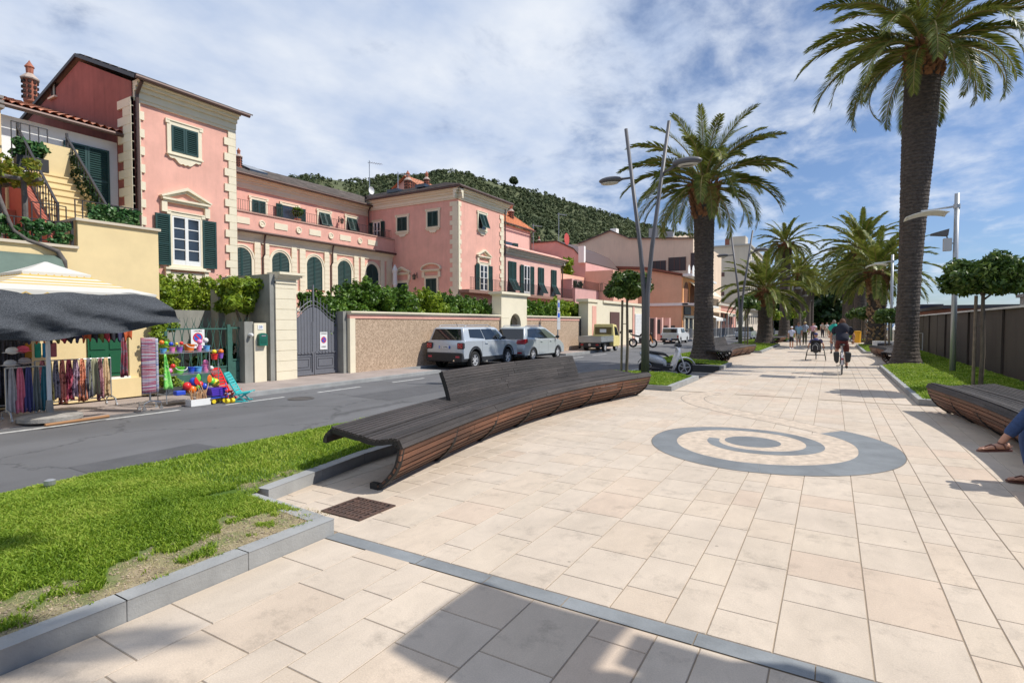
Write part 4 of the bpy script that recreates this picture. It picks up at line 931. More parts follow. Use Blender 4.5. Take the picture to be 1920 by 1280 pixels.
# orange building
ob=thing('orange_building','orange two storey building with arched balcony and dark shop front at the street corner','building',(-18,63,0))
ORG=mat('orange_stucco',(.72,.43,.28),.85,var=.07,vs=.8,bump=.01,bs=60,streak=.1); ORL=mat('bright_orange_stucco',(.78,.38,.16),.85,var=.06)
m=MB(); m.prism([(-26,0),(-14.02,0),(-14.02,6.75),(-18,7.6),(-26,8.2)],59.9,74,'y'); m.build('wall',ORG,ob)
m=MB(); m.box(-14.019,-13.9,59.9,74,0,6.6); m.build('front_wall',ORL,ob)
m=MB(); m.prism([(-26.2,8.25),(-18,7.65),(-13.9,6.8),(-13.9,7.0),(-18,7.9),(-26.2,8.5)],59.6,74.2,'y'); m.build('roof',mat('rust_roof_edge',(.22,.08,.05),.8),ob)
m=MB(); m.box(-26,-13.3,59.75,60.0,3.55,3.85); m.box(-13.9,-12.6,59.75,74,3.6,3.8); m.box(-13.9,-12.9,59.8,74,6.7,6.95); m.build('white_ledge',WHITE,ob)
def archopen(m,fr,a,z0,z1,wd,d=.03):
    r=wd/2; P=[(a-r,z0),(a+r,z0)]+[(a+r*math.cos(math.pi*i/10),z1-r+r*math.sin(math.pi*i/10)) for i in range(11)]; m.set(fr); m.prism(P,0,d,'y')
m=MB()
for a in (61.5,64.5,67.5,70.5): archopen(m,FX(-13.9),a,3.9,6.2,2.2)
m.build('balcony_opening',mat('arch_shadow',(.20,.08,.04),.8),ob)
m=MB(); railing(m,[(-12.65,59.8),(-12.65,74)],3.8,4.7,.2,.012,.02); m.build('balcony_railing',BLACKIRON,ob)
m=MB(); m.add([(-13.8,62.5,6.3),(-13.8,74,6.3),(-12.2,74,4.9),(-12.2,62.5,4.9)],[(0,1,2,3)]); m.build('awning',mat('cream_awning',(.75,.66,.5),.8),ob,solid=.03)
m=MB(FX(-13.9)); m.box(60.4,63.4,0,.12,2.6,3.5); m.build('shop_sign',mat('dark_sign',(.03,.035,.05),.4),ob)
m=MB(FX(-13.9)); m.box(60.5,73.5,0,.05,0,2.2); m.build('shop_window',GLASS,ob)
m=MB(FX(-13.9)); m.box(60.3,73.6,.05,.2,2.25,2.5); [m.box(a,a+.3,.0,.14,0,2.25) for a in (60.3,62.2,64.4,66.8,69.4,72)]; m.build('shop_frame',CREAM,ob)
for (x,y,z) in ((-13.6,61.0,7.5),(-13.5,62.6,7.6)):
    m=MB(); m.lathe([(.001,0),(.3,.03),(.5,.12)],c=(x,y,z),n=18,axis='x'); m.bar((x,y,z-.6),(x,y,z),.05); m.build('satellite_dish',WHITE,ob)
# garage court between
gc=thing('garage_court','cream gateway with pink panels and a brown garage door beyond the yellow truck','gateway',(-14.5,40,0))
m=MB(); m.box(-14.9,-14.2,34.3,35.9,-.1,3.1); m.box(-15.2,-14.25,37.1,47.9,-.1,3.1); m.box(-14.9,-14.2,35.9,37.1,-.1,3.3); m.box(-19,-14.9,35.4,35.7,-.1,2.9); m.build('wall',CREAM,gc)
m=MB(FX(-14.2)); m.box(34.1,36.0,-.8,.08,3.1,3.3); m.box(37.0,48.1,-1.1,.08,3.12,3.3); m.build('coping',CREAM,gc)
m=MB(FX(-14.2)); m.box(35.0,35.75,0,.02,.4,2.85); m.box(43.9,44.3,-.04,.01,.0,3); m.build('pink_panel',PINK,gc)
m=MB(FX(-14.2)); m.box(38.6,40.6,-.04,.012,-.1,2.5); m.build('garage_door',mat('brown_door',(.12,.06,.05),.6),gc)
m=MB(FX(-14.2)); m.box(44.5,47,-.04,.02,-.1,2.45); [m.box(44.5,47,.02,.035,z,z+.03) for z in np.arange(0,2.4,.12)]; m.build('roller_door',WHITE,gc)
m=MB(); [m.box(-14.8,-14.3,y,y+.5,-.1,2.2) for y in (48.6,51.0,53.2,56)]; m.build('gate_pillar',PPINK,gc)
m=MB(); railing(m,[(-14.5,49.1),(-14.5,51.0)],0,2.1,.14,.02,.03); railing(m,[(-14.5,51.5),(-14.5,53.2)],0.6,2.0,.14,.02,.03); railing(m,[(-14.5,53.7),(-14.5,59)],0.2,1.4,.2,.02,.03); m.build('gate_railing',BLACKIRON,gc)
# beige tower and onward
BEI=mat('beige_render',(.66,.58,.47),.9,var=.07,vs=.4,streak=.12)
def block(name,label,x0,x1,y0,y1,h,mat_,rows,seed,cat_='building'):
    t=thing(name,label,cat_,(x0,y0,0)); r2=random.Random(seed)
    m=MB(); m.box(x0,x1,y0,y1,0,h); m.build('wall',mat_,t)
    m=MB(); m.box(x0-.2,x1+.3,y0-.2,y1+.2,h,h+.3); m.build('roof_edge',mat('pale_edge',(.45,.42,.37),.8),t)
    bal=MB(); rl=MB()
    for f_ in range(rows):
        z=1.2+f_*(h-1)/rows; y=y0+1.5
        while y<y1-1.5:
            m=MB(FX(x1)); m.box(y-.5,y+.5,0,.04,z+.3,z+1.9); w_=m.build('window',mat('dark_window',(.05,.06,.07),.3),t)
            y+=3.2
        if f_>0:
            bal.box(x1,x1+1.1,y0+.8,y1-.8,z-.1,z+.06); railing(rl,[(x1+1.08,y0+.8),(x1+1.08,y1-.8)],z+.06,z+.95,.3,.02,.03)
    if rows>1: bal.build('balcony',WHITE,t); rl.build('balcony_railing',mat('grey_rail',(.3,.3,.3),.5),t)
    return t
bt=block('beige_tower_block','tall beige apartment block with one column of three small square windows','x'and-24,-14.2,115.7,140,17,BEI,5,1) if False else None
bt=block('apartment_block','tall beige apartment block with three small square windows in its blank side wall',-26,-14.2,115.7,140,16.9,BEI,5,1)
for z in (15.1,11.4,7.6):
    m=MB(FY(115.7)); m.box(-19.4,-18.7,0,.05,z-.4,z+.4); m.build('side_window',BRW,bt)
m=MB(); m.box(-18,-15,116.5,120,17,18.9); m.build('roof_hut',BEI,bt); m=MB(); m.box(-18.8,-18.01,116.4,117.5,17,18.6); m.build('roof_hut_side',mat('rust_hut',(.3,.12,.08),.8),bt)
block('apartment_block','grey apartment block with balconies beyond the tall beige block',-27,-14.4,146,175,15,mat('pale_grey_render',(.5,.5,.5),.8),4,2)
block('apartment_block','low orange red building with awnings in front of the beige apartment block',-24,-14.3,82,100,4.3,mat('coral_render',(.72,.36,.28),.8),1,3)
block('apartment_block','low cream building beside the outdoor cafe beyond the orange building',-24,-14.3,101,113,5.2,mat('cream_render',(.65,.6,.5),.8),1,4)
block('apartment_block','distant white seafront building half hidden by the palm crowns',-26,-14.6,185,215,12,WHITE,3,5)
# cafe awnings
def canopy(label,x0,x1,y0,y1,z,mt,grp=None):
    t=thing('cafe_canopy',label,'canopy',(x1,y0,0)); m=MB(); m.add([(x0,y0,z+.5),(x0,y1,z+.5),(x1,y1,z),(x1,y0,z)],[(0,1,2,3)]); m.add([(x1,y0,z),(x1,y1,z),(x1,y1,z-.35),(x1,y0,z-.35)],[(0,1,2,3)]); m.build('fabric',mt,t,solid=.03)
    [MB().tube([(x,y,-.1),(x,y,z)],.04,6).build('post',WHITE,t) for x,y in ((x1,y0),(x1,y1),(x1,(y0+y1)/2))]; return t
canopy('pale cream cafe canopy over the pavement beyond the orange building',-14,-11.6,75,84,2.9,mat('cream_canvas',(.72,.64,.5),.8)); canopy('white cafe canopy lower in front of the cream one',-14,-12.2,70,77,2.3,mat('white_canvas',(.8,.78,.74),.8)); canopy('beige cafe canopy farthest along the pavement',-14,-11.2,85,97,3.2,mat('beige_canvas',(.6,.52,.42),.8))
m=MB(); railing(m,[(-13.6,60),(-12.8,74),(-12.8,100)],-.05,1.0,.35,.03,.03); root_tags(m.build('pavement_railing',mat('grey_rail2',(.28,.3,.33),.5)),'grey metal railing along the far pavement in front of the cafes','railing')
# ================= YELLOW TERRACE, WALLS, GATES =================
yt=thing('yellow_terrace_building','yellow terrace building with outside stairs, ivy railings and green door behind the market stall','building',(-15,5,0))
m=MB(); m.box(-21,-14.5,-4,5.6,-.1,3.3); m.box(-21,-14.5,5.6,7.28,-.1,3.93); m.build('wall',YELLOWST,yt)
m=MB(); m.box(-21,-14.44,-4,5.599,3.3,3.36); m.box(-21,-14.44,5.55,7.32,3.93,3.99); m.build('coping',mat('coping_pale',(.6,.52,.40),.8),yt)
m=MB(FX(-14.5)); m.box(5.3,7.2,0,.12,-.1,.35); m.box(6.55,7.28,0,.05,-.1,2.2); m.build('plinth',YELLOWST,yt)
DGR=mat('dark_green_door',(.01,.10,.04),.45)
m=MB(FX(-14.5)); m.box(5.72,6.5,.0,.04,.42,2.2)
for a in (5.76,6.14):
    for z0,z1 in ((.5,.95),(1.05,1.5),(1.6,2.1)): m.box(a,a+.30,.04,.06,z0,z1)
m.build('door',DGR,yt)
m=MB(FX(-14.5)); m.box(5.66,6.56,.0,.08,.33,.40); m.build('doorstep',WHITE,yt)
m=MB()
for i in range(10):
    x=-15.15-i*.185; z=3.45+.19*(i+1)
    m.box(x-.19,x,5.55,6.45,3.3,z-.03); m.box(x-.2,x+.025,5.55,6.45,z-.029,z)
m.build('stair',YELLOWST,yt)
m=MB(); m.prism([(-15.0,3.35),(-17.0,3.35),(-17.0,5.75),(-16.9,5.75),(-15.0,3.9)],6.45,6.62,'y'); m.box(-17.3,-17.0,5.9,6.62,3.35,6.15); m.box(-21,-17.01,5.45,6.55,3.35,5.35); m.build('stair_side_wall',YELLOWST,yt)
m=MB(); m.prism([(-15.2,3.35),(-17.3,3.35),(-17.3,5.55),(-15.2,3.6)],5.3,5.5,'y'); m.box(-18,-17.5,-4,5.29,3.3,5.55); m.box(-17.0,-16.9,4.4,5.29,3.3,4.35); m.build('red_wall',mat('brick_red_stucco',(.50,.14,.09),.85,var=.1),yt)
m=MB(); m.box(-18.2,-17.49,-4,5.25,5.56,6.85); m.build('upper_wall',YELLOWST,yt); m=MB(); [m.box(-18.3,-17.4-.02*i,-4,5.3,6.86+i*.12,6.93+i*.12) for i in range(3)]; m.build('wall_louvre',mat('grey_slats',(.25,.22,.2),.7),yt)
def slope_rail(m,x0,z0,x1,z1,y,n):
    for i in range(n+1):
        t=i/n; x=x0+(x1-x0)*t; z=z0+(z1-z0)*t; m.bar((x,y,z-.85),(x,y,z),.018)
        m.ball((x,y,z-.4),.028,6,4)
    m.bar((x0,y,z0),(x1,y,z1),.05,.03); m.bar((x0,y,z0-.8),(x1,y,z1-.8),.02); m.bar((x0,y,z0-.95),(x0,y,z0+.05),.05); m.bar((x1,y,z1-.95),(x1,y,z1+.1),.05)
m=MB(); slope_rail(m,-15.2,4.45,-17.3,6.5,6.5,14); m.build('stair_railing',BLACKIRON,yt)
m=MB(); slope_rail(m,-15.2,4.35,-17.3,6.45,5.5,14); m.build('stair_railing',BLACKIRON,yt)
m=MB(); railing(m,[(-14.6,-4),(-14.6,5.52)],3.36,3.86,.14,.01,.018); m.bar((-14.6,5.53,3.36),(-14.6,5.53,3.92),.05); m.build('terrace_railing',BLACKIRON,yt)
m=MB(); railing(m,[(-14.65,5.62),(-14.65,6.9),(-17,6.95)],3.99,4.42,.14,.01,.018); m.build('terrace_railing',BLACKIRON,yt)
m=MB(); railing(m,[(-15.1,5.0),(-15.1,5.62)],3.36,4.3,.14,.01,.018); m.build('terrace_railing',BLACKIRON,yt)
m=MB(); railing(m,[(-17.05,5.3),(-17.05,6.0)],5.4,6.5,.14,.01,.018); m.build('landing_railing',BLACKIRON,yt)
# foliage generator -----------------------------------------------------------
def leaves(m,pts,n,size,rs,out=None,flat=.0,elong=1.6):
    """scatter n leaf quads round sample points pts (list of (center,radius))"""
    pts=list(pts); W=np.array([p[1]**2 for p in pts]); W=W/W.sum(); idx=rs.choice(len(pts),n,p=W)
    for i in idx:
        c,r=pts[i]; d=rs.normal(size=3); d/=np.linalg.norm(d); rr=r*(.45+.55*rs.rand()**.5)
        p=np.array(c)+d*rr*np.array([1,1,.85]); 
        nn=d*.8+rs.normal(size=3)*.7+np.array([0,0,.4]); nn/=np.linalg.norm(nn)
        a=np.cross(nn,rs.normal(size=3)); a/=np.linalg.norm(a)+1e-9; b=np.cross(nn,a)
        s=size*(.6+.8*rs.rand()); a=a*s*elong*.5; b=b*s*.5
        m.add([p-a,p+b*.9,p+a,p-b*.9],[(0,1,2,3)])
LEAF=leafmat('hedge_leaves',(.035,.085,.010),(.085,.18,.018),(.22,.34,.04),.45,.25,1.6)
LEAFY=leafmat('bright_leaves',(.09,.16,.012),(.20,.30,.02),(.42,.50,.05),.45,.3,1.2)
LEAFD=leafmat('dark_leaves',(.010,.028,.008),(.025,.06,.015),(.06,.11,.02),.45,.2,1.5)
IVY=leafmat('ivy_leaves',(.02,.07,.02),(.05,.15,.04),(.20,.32,.12),.4,.2,4)
BARK=mat('bark',(.17,.135,.10),.9,var=.35,vs=12,bump=.06,bs=40,stretch=(1,1,.25))
def box_clumps(x0,x1,y0,y1,z0,z1,rs,r=.28,bump_top=.25,n=None):
    V=(x1-x0)*(y1-y0)*(z1-z0); n=n or int(V/(r**3*1.6)); P=[]
    for _ in range(n):
        y=rs.uniform(y0,y1); x=rs.uniform(x0,x1); zt=z1+bump_top*noise.noise((y*1.1,x*1.1,4)); z=rs.uniform(z0,zt)
        P.append(((x,y,z),r*rs.uniform(.7,1.25)))
    return P
def hedge(name,label,cat_,boxes,n,size,mt,seed,r=.28,bt=.25,trunks=None,group=None):
    rs=np.random.RandomState(seed); x0,x1,y0,y1,z0,z1=boxes[0]
    t=thing(name,label,cat_,((x0+x1)/2,(y0+y1)/2,0),group=group)
    P=[]
    for b in boxes: P+=box_clumps(*b,rs,r,bt)
    for b in boxes:
        for _ in range(int((b[3]-b[2])*14)):
            x_=rs.uniform(b[0],b[1]); y_=rs.uniform(b[2],b[3]); hh=rs.uniform(.05,.38)*min(1,size/.06)
            for q in range(4): P.append(((x_+rs.normal()*.02,y_+rs.normal()*.02,b[5]+bt*noise.noise((y_*1.1,x_*1.1,4))+hh*q/3),.07 if size<.1 else .12))
    m=MB(); leaves(m,P,n,size,rs); m.build('foliage',mt,t)
    m=MB()
    for y in np.arange(y0+.4,y1,1.1): m.tube([((x0+x1)/2,y,0),((x0+x1)/2+.05,y+.1,(z0+z1)/2)],[.04,.02],6)
    for tr_ in (trunks or []): m.tube(*tr_)
    m.build('branches',BARK,t)
    return t
# ivy on railings and potted box
rs=np.random.RandomState(5)
def ivy(label,boxes,n,seed,parent_group='ivy screens on the yellow terrace'):
    rs=np.random.RandomState(seed); P=[]
    for b in boxes: P+=box_clumps(*b,rs,.06,.0,n=160)
    m=MB(); leaves(m,P,n,.075,rs,elong=1.2); o=m.build('ivy_screen',IVY); root_tags(o,label,'ivy',parent_group); return o
ivy('artificial ivy screen on the lower terrace railing above the stall',[(-14.6,-14.52,2.5,5.5,3.42,3.82)],5200,1)
ivy('artificial ivy screen on the higher terrace railing beside the villa tower',[(-14.7,-14.6,5.9,6.9,4.03,4.36)],2600,2)
m=MB(); rs=np.random.RandomState(9); P=[((-15.5-1.6*t_+rs.normal()*.03,6.52,4.2+1.55*t_+rs.uniform(-.25,.3)),.1) for t_ in rs.rand(300)]; leaves(m,P,3500,.07,rs,elong=1.2); root_tags(m.build('ivy_screen',LEAFD),'dark green screen along the sloping stair railing','ivy','ivy screens on the yellow terrace')
pl=thing('flower_box','black planter box of variegated leaves at the top of the yellow stairs','planter',(-17,5.65,5.4))
m=MB(); m.box(-17.15,-16.95,5.35,5.98,5.4,5.72); m.build('box',mat('black_plastic',(.02,.02,.02),.5),pl)
m=MB(); leaves(m,box_clumps(-17.15,-16.95,5.35,5.98,5.75,6.05,rs,.1,.05,40),900,.09,rs); m.build('foliage',IVY,pl)
# pergola vine
pv=thing('pergola','weathered grey timber pergola posts and beams on the yellow terrace','pergola',(-15,4.6,3.3))
GRWOOD=mat('grey_weathered_wood',(.13,.115,.105),.9,var=.35,vs=10,bump=.05,bs=30)
m=MB(); m.tube([(-15.0,4.85,3.3),(-15.02,4.86,4.35),(-15,4.84,4.75)],[.06,.055,.05],8); m.build('post',GRWOOD,pv); m=MB(); m.tube([(-16.1,4.75,3.3),(-16.1,4.75,4.8)],.06,8); m.build('post',GRWOOD,pv)
m=MB(); m.tube([(-15.0,2.5,4.72),(-15.0,5.2,4.74)],.045,7); m.build('beam',GRWOOD,pv); m=MB(); m.tube([(-16.1,2.5,4.78),(-16.1,5.2,4.78)],.045,7); m.build('beam',GRWOOD,pv)
m=MB(); m.tube([(-14.6,5.0,4.72),(-16.5,4.95,4.8)],.04,7); m.build('beam',GRWOOD,pv); m=MB(); m.tube([(-14.7,4.3,4.60),(-16.5,4.2,4.7)],.035,7); m.build('beam',GRWOOD,pv)
gv=thing('grape_vine','grape vine with twisted grey trunk and yellow green leaves sprawling over the pergola','vine',(-14.4,5.2,3.0))
m=MB(); m.tube([(-14.45,5.35,2.6),(-14.42,5.3,3.0),(-14.42,5.2,3.2),(-14.44,4.95,3.3),(-14.46,4.7,3.38),(-14.5,4.5,3.55),(-14.55,4.42,3.8),(-14.6,4.35,4.1),(-14.8,4.3,4.5),(-15,4.3,4.75)],[.04,.065,.05,.038,.04,.035,.04,.04,.035,.03],9); m.build('stem',GRWOOD,gv,smooth=True)
m=MB(); P=[((rs.uniform(-16.3,-14.6),rs.uniform(3.2,5.0),rs.uniform(4.7,5.05)),.16) for _ in range(70)]; leaves(m,P,4200,.10,rs,elong=1.1); m.build('foliage',leafmat('vine_leaves',(.10,.13,.01),(.22,.27,.03),(.45,.32,.05),.5,.4,2),gv)
m=MB(); V=[]; 
fn=lambda u,v:(-14.45+.85*v,3.0+2.25*u,3.1-1.0*v-.12*math.sin(math.pi*u)*math.sin(math.pi*v))
m.grid(fn,14,8); o=m.build('green_awning',mat('faded_green_cloth',(.12,.17,.14),.85,var=.12,vs=3),None,smooth=True,solid=.01); root_tags(o,'faded green cloth awning fixed on the yellow wall above the striped parasol','awning')
# garden wall right of the gate
gw_=thing('garden_wall','long pebble dashed garden wall with cream coping behind the two silver cars','wall',(-14.4,22,0))
PEB=mat('pebble_dash',(.66,.50,.36),.95,col2=(.24,.16,.10),vs=22,bump=.5,bs=45)
m=MB(); m.box(-14.7,-14.2,13.45,22.9,-.15,1.82); m.box(-14.7,-14.2,25.55,32.7,-.15,1.82); m.build('wall',PEB,gw_)
m=MB(); m.box(-14.68,-14.17,13.2,22.9,1.821,1.95); m.box(-14.68,-14.17,25.55,32.75,1.821,1.95); m.build('pink_band',PINK,gw_)
m=MB(); m.box(-14.72,-14.14,13.2,22.9,1.951,2.01); m.box(-14.75,-14.08,13.18,22.9,2.011,2.07); m.box(-14.72,-14.14,25.55,32.75,1.951,2.01); m.box(-14.75,-14.08,25.55,32.78,2.011,2.07); m.box(-14.7,-14.17,13.2,13.44,-.1,1.82); m.build('coping',CREAM,gw_)
m=MB(); m.box(-15.5,-14.3,13.02,13.19,-.1,2.06); m.build('return_wall',GREYCONC,gw_)
# tall gate pier
pr=thing('gate_pier','tall cream banded gate pier with moulded cap and grey rendered side','gate pier',(-14.4,10.9,0))
m=MB(); 
for i in range(10): m.box(-14.6,-14.2,10.36,11.08,-.1+i*.31+.006,-.1+(i+1)*.31-.006)
m.box(-14.6,-14.215,10.37,11.07,-.1,3.0); m.build('shaft',CREAM,pr)
m=MB(); m.box(-16.6,-14.601,10.2,10.62,-.1,3.1); m.box(-14.6,-14.25,10.2,10.359,-.1,3.1); m.build('side_wall',GREYCONC,pr)
m=MB(); 
for d,z0,z1 in ((.03,2.84,2.9),(.07,2.98,3.04),(.13,3.04,3.1),(.20,3.1,3.17)): m.box(-14.6,-14.2+d,10.36-.0,11.08+d,z0,z1)
m.build('cap',CREAM,pr)
m=MB(); m.box(-17.3,-16.9,7.6,10.6,-.1,2.05); m.box(-16.9,-16.5,10.0,10.2,-.1,2.9); root_tags(m.build('grey_back_wall',GREYCONC),'grey rendered wall seen through the green iron fence','wall')
# letterbox pillar
lp=thing('letterbox_pillar','low cream pillar carrying a house number plate beside the tall gate pier','pillar',(-14.5,9.9,0))
m=MB(); m.box(-14.75,-14.3,9.72,10.1,-.1,1.66); m.build('shaft',CREAM,lp); m=MB(); m.box(-14.7,-14.35,9.45,9.719,-.1,1.7); m.build('side_pier',GREYCONC,lp)
def text(name,body,size,mt,loc,fr_rot,parent=None,ext=.002):
    c=bpy.data.curves.new(name,'FONT'); c.body=body; c.size=size; c.align_x='CENTER'; c.align_y='CENTER'; c.extrude=ext
    o=bpy.data.objects.new(name,c); COL.objects.link(o); dg=bpy.context.evaluated_depsgraph_get(); me=bpy.data.meshes.new_from_object(o.evaluated_get(dg)); bpy.data.objects.remove(o)
    me.materials.clear(); me.materials.append(mt); o=bpy.data.objects.new(name,me); COL.objects.link(o)
    off=OFF.get(parent.name,Vector((0,0,0))) if parent else Vector((0,0,0)); o.location=Vector(loc)-off; o.rotation_euler=fr_rot
    if parent: o.parent=parent; OFF[o.name]=off
    return o
FXR=(math.pi/2,0,math.pi/2)   # text on a +X facing wall
BLUE=mat('sign_blue',(.03,.12,.55),.4); RED=mat('sign_red',(.60,.02,.02),.4); BLK=mat('black_ink',(.02,.02,.02),.6)
m=MB(FX(-14.3)); m.box(9.83,10.0,0,.012,1.47,1.6); npl=m.build('number_plate',WHITE,lp); text('number','39',.11,mat('number_blue',(.1,.15,.35),.5),(-14.286,9.915,1.535),FXR,lp)
mbx=thing('letterbox','dark green wall letterbox with rounded top on the cream pillar','letterbox',(-14.25,9.92,1.1))
m=MB(FX(-14.29)); P=[(9.80,1.0),(10.06,1.0),(10.06,1.30)]+[(9.93+.13*math.cos(math.pi*i/8),1.30+.07*math.sin(math.pi*i/8)) for i in range(1,8)]+[(9.80,1.30)]; m.prism(P,0,.11,'y'); m.build('body',mat('letterbox_green',(.01,.13,.09),.4),mbx)
m=MB(FX(-14.18)); m.box(9.86,10.0,0,.012,1.27,1.31); m.build('flap',STEEL,mbx); m=MB(FX(-14.18)); m.box(9.84,10.02,0,.008,1.08,1.2); m.build('door',mat('letterbox_green2',(.01,.10,.07),.4),mbx)
m=MB(); m.lathe([(.05,0),(.05,.1),(.03,.14)],c=(-14.34,9.6,1.32),n=12,axis='x'); root_tags(m.build('intercom',WHITE),'small white round intercom camera on the grey pier beside the letterbox','intercom')
# grey gate
gg=thing('grey_gate','grey sheet metal double gate with curved spiked top between cream pier and wall','gate',(-14.9,12,0))
GGR=mat('gate_grey_paint',(.15,.155,.175),.5,var=.06,vs=4)
GX=-14.62
def gtop(y): # panel top
    u=(y-12.03)/.98; 
    return 1.66+.52*(math.cos(min(1,abs(u))*math.pi)*.5+.5)
for s,(ya,yb) in enumerate(((11.09,12.02),(12.04,13.0))):
    m=MB(FX(GX)); n=8
    for i in range(n):
        a0=ya+(yb-ya)*i/n; a1=ya+(yb-ya)*(i+1)/n-.012
        m.prism([(a0,.72),(a1,.72),(a1,gtop(a1)),(a0,gtop(a0))],0,.03,'y')
    m.box(ya,yb,-.02,.012,.0,2.0 if False else .72); m.box(ya,yb,.0,.045,.66,.72)
    m.box(ya,ya+.05,.0,.05,-.02,1.7); m.box(yb-.05,yb,.0,.05,-.02,1.7); m.box(ya+.051,yb-.051,.012,.045,-.02,.06)
    for k,(i0) in enumerate((.10,.18)): 
        for (b0,b1,c0,c1) in ((ya+i0,yb-i0,.06+i0,.075+i0),(ya+i0,yb-i0,.62-i0+.05,.635-i0+.05),(ya+i0,ya+i0+.015,.076+i0,.67-i0),(yb-i0-.015,yb-i0,.076+i0,.67-i0)): m.box(b0,b1,.013,.03,c0,c1)
    for i in range(7): 
        c=ya+.08+i*(yb-ya-.16)/6; m.prism([(c-.05,.72),(c+.05,.72),(c,.66)],.046,.06,'y')
    m.build('gate_leaf',GGR,gg)
m=MB(FX(GX))
for off in (.06,.2):
    pts=[(y,.02,gtop(y)+off) for y in np.linspace(11.1,13.0,24)]; m.tube(pts,.014,6)
for i in range(15):
    y=11.14+i*.132; m.bar((y,.02,gtop(y)),(y,.02,gtop(y)+.42-(.0 if i%2 else .06)),.016); 
m.bar((12.03,.03,.7),(12.03,.03,2.9),.045)
m.build('spikes',GGR,gg)
def noparking(label,fr,a,z,w_=.33,h=.5,words=('PASSO','CARRABILE')):
    o,u,n=fr; t=thing('no_parking_sign',label,'sign',(o[0]+u[0]*a+n[0]*.05,o[1]+u[1]*a+n[1]*.05,z),group='no parking signs')
    m=MB(fr); m.box(a-w_/2,a+w_/2,.04,.052,z-h/2,z+h/2); m.build('plate',mat('sign_white',(.78,.78,.76),.4),t)
    m=MB(); c=(o[0]+u[0]*a+n[0]*.053,o[1]+u[1]*a,z+.03); rr=w_*.36
    m.lathe([(.001,0.002),(rr,.002),(rr,0)],c=c,n=28,axis='x'); m.build('red_ring',RED,t)
    m=MB(); m.lathe([(.001,0.005),(rr*.76,.005),(rr*.76,0)],c=c,n=28,axis='x'); m.build('blue_disc',BLUE,t)
    m=MB(fr); s_=rr*.72*.707; q=rr*.1
    m.prism([(a-s_-q,z+.03+s_-q),(a-s_+q,z+.03+s_+q),(a+s_+q,z+.03-s_+q),(a+s_-q,z+.03-s_-q)],.058,.062,'y'); m.build('red_bar',RED,t)
    text('lettering',words[0],h*.11,BLK,(o[0]+.056,a,z-h*.34),FXR,t,.001); text('lettering',words[1],h*.085,BLK,(o[0]+.056,a,z+h*.41),FXR,t,.001)
    return t
noparking('small no parking sign on the grey sheet metal gate',FX(GX),12.42,1.07,.30,.58)
# green iron fence and gate
gf=thing('green_iron_fence','green iron fence and gate of wavy bars behind the toy stand','fence',(-14.6,9,0))
DG=mat('fence_green',(.045,.13,.10),.5,var=.2,vs=6)
def wavybars(m,y0,y1,z0,z1,step=.10):
    n=int((y1-y0)/step)
    for i in range(n+1):
        y=y0+(y1-y0)*i/n; s_=1 if i%2 else -1; A=step*.42
        pts=[(-14.6,y,z0)]+[(-14.6,y+s_*A*math.sin(math.pi*k/4)*(1 if k<4 else -1),z0+(z1-z0)*k/8) for k in range(1,9)]
        m.tube(pts,.011,5)
        m.tube([(-14.6,y,z1),(-14.6,y-s_*A,z1+.12),(-14.6,y,z1+.30)],[.009,.008,.003],5)
m=MB(); wavybars(m,7.5,9.05,.45,1.5); m.bar((-14.6,7.4,1.5),(-14.6,9.1,1.5),.04); m.bar((-14.6,7.4,.45),(-14.6,9.1,.45),.04); m.box(-14.62,-14.6,7.4,9.1,.0,.45); m.bar((-14.6,8.35,0),(-14.6,8.35,1.55),.04); m.build('fence_panel',DG,gf)
m=MB(); m.bar((-14.6,9.12,-.05),(-14.6,9.12,1.62),.09); m.build('post',DG,gf); m=MB(); m.bar((-14.6,7.45,-.05),(-14.6,7.45,1.62),.07); m.build('post',DG,gf)
m=MB(); wavybars(m,9.25,9.75,.62,1.52,.085); m.bar((-14.6,9.18,1.52),(-14.6,9.82,1.52),.045); m.bar((-14.6,9.18,.62),(-14.6,9.82,.62),.045); m.bar((-14.6,9.2,.02),(-14.6,9.2,1.55),.05); m.bar((-14.6,9.80,.02),(-14.6,9.80,1.55),.05); m.box(-14.61,-14.595,9.2,9.8,.08,.58); m.bar((-14.6,9.18,.05),(-14.6,9.82,.05),.045); g_=m.build('gate_leaf',DG,gf); m=MB(); m.bar((-14.52,9.24,.85),(-14.52,9.36,.85),.02); m.build('handle',BLK,g_)
noparking('larger no parking sign hung on the green iron fence above the toys',FX(-14.56),8.22,1.24,.36,.5)
# portal
po=thing('garden_portal','cream arched garden portal with iron gate in the pebble dashed wall','portal',(-14.3,24.2,0))
m=MB(); fr=FX(-14.1); c=24.35; r=.55; zs=1.6
P=[(22.95,-.15),(c-r,-.15),(c-r,zs)]+[(c-r*math.cos(math.pi*i/12),zs+r*math.sin(math.pi*i/12)) for i in range(1,12)]+[(c+r,zs),(c+r,-.15),(25.55,-.15),(25.55,3.05),(22.95,3.05)]
m.set(fr); m.prism(P,-.55,0,'y'); m.build('wall',CREAM,po)
m=MB(fr); m.box(22.85,25.65,-.6,.06,3.051,3.1); m.box(22.78,25.72,-.65,.13,3.101,3.22)
m.build('cap',CREAM,po)
m=MB(fr)
for z in (.4,.9,1.4,1.9): m.box(22.96,c-r-.12,.0,.002,z,z+.015); 
m.build('joint',mat('joint_shadow',(.35,.3,.22),.9),po)
m=MB(fr)
for i in range(9): y=c-r+.06+i*.12; m.bar((y,-.2,-.1),(y,-.2,zs+.45*math.sin(math.acos(max(-1,min(1,(y-c)/r))))),.016)
for z in np.arange(.1,1.9,.22): m.bar((c-r,-.2,z),(c+r,-.2,z),.014)
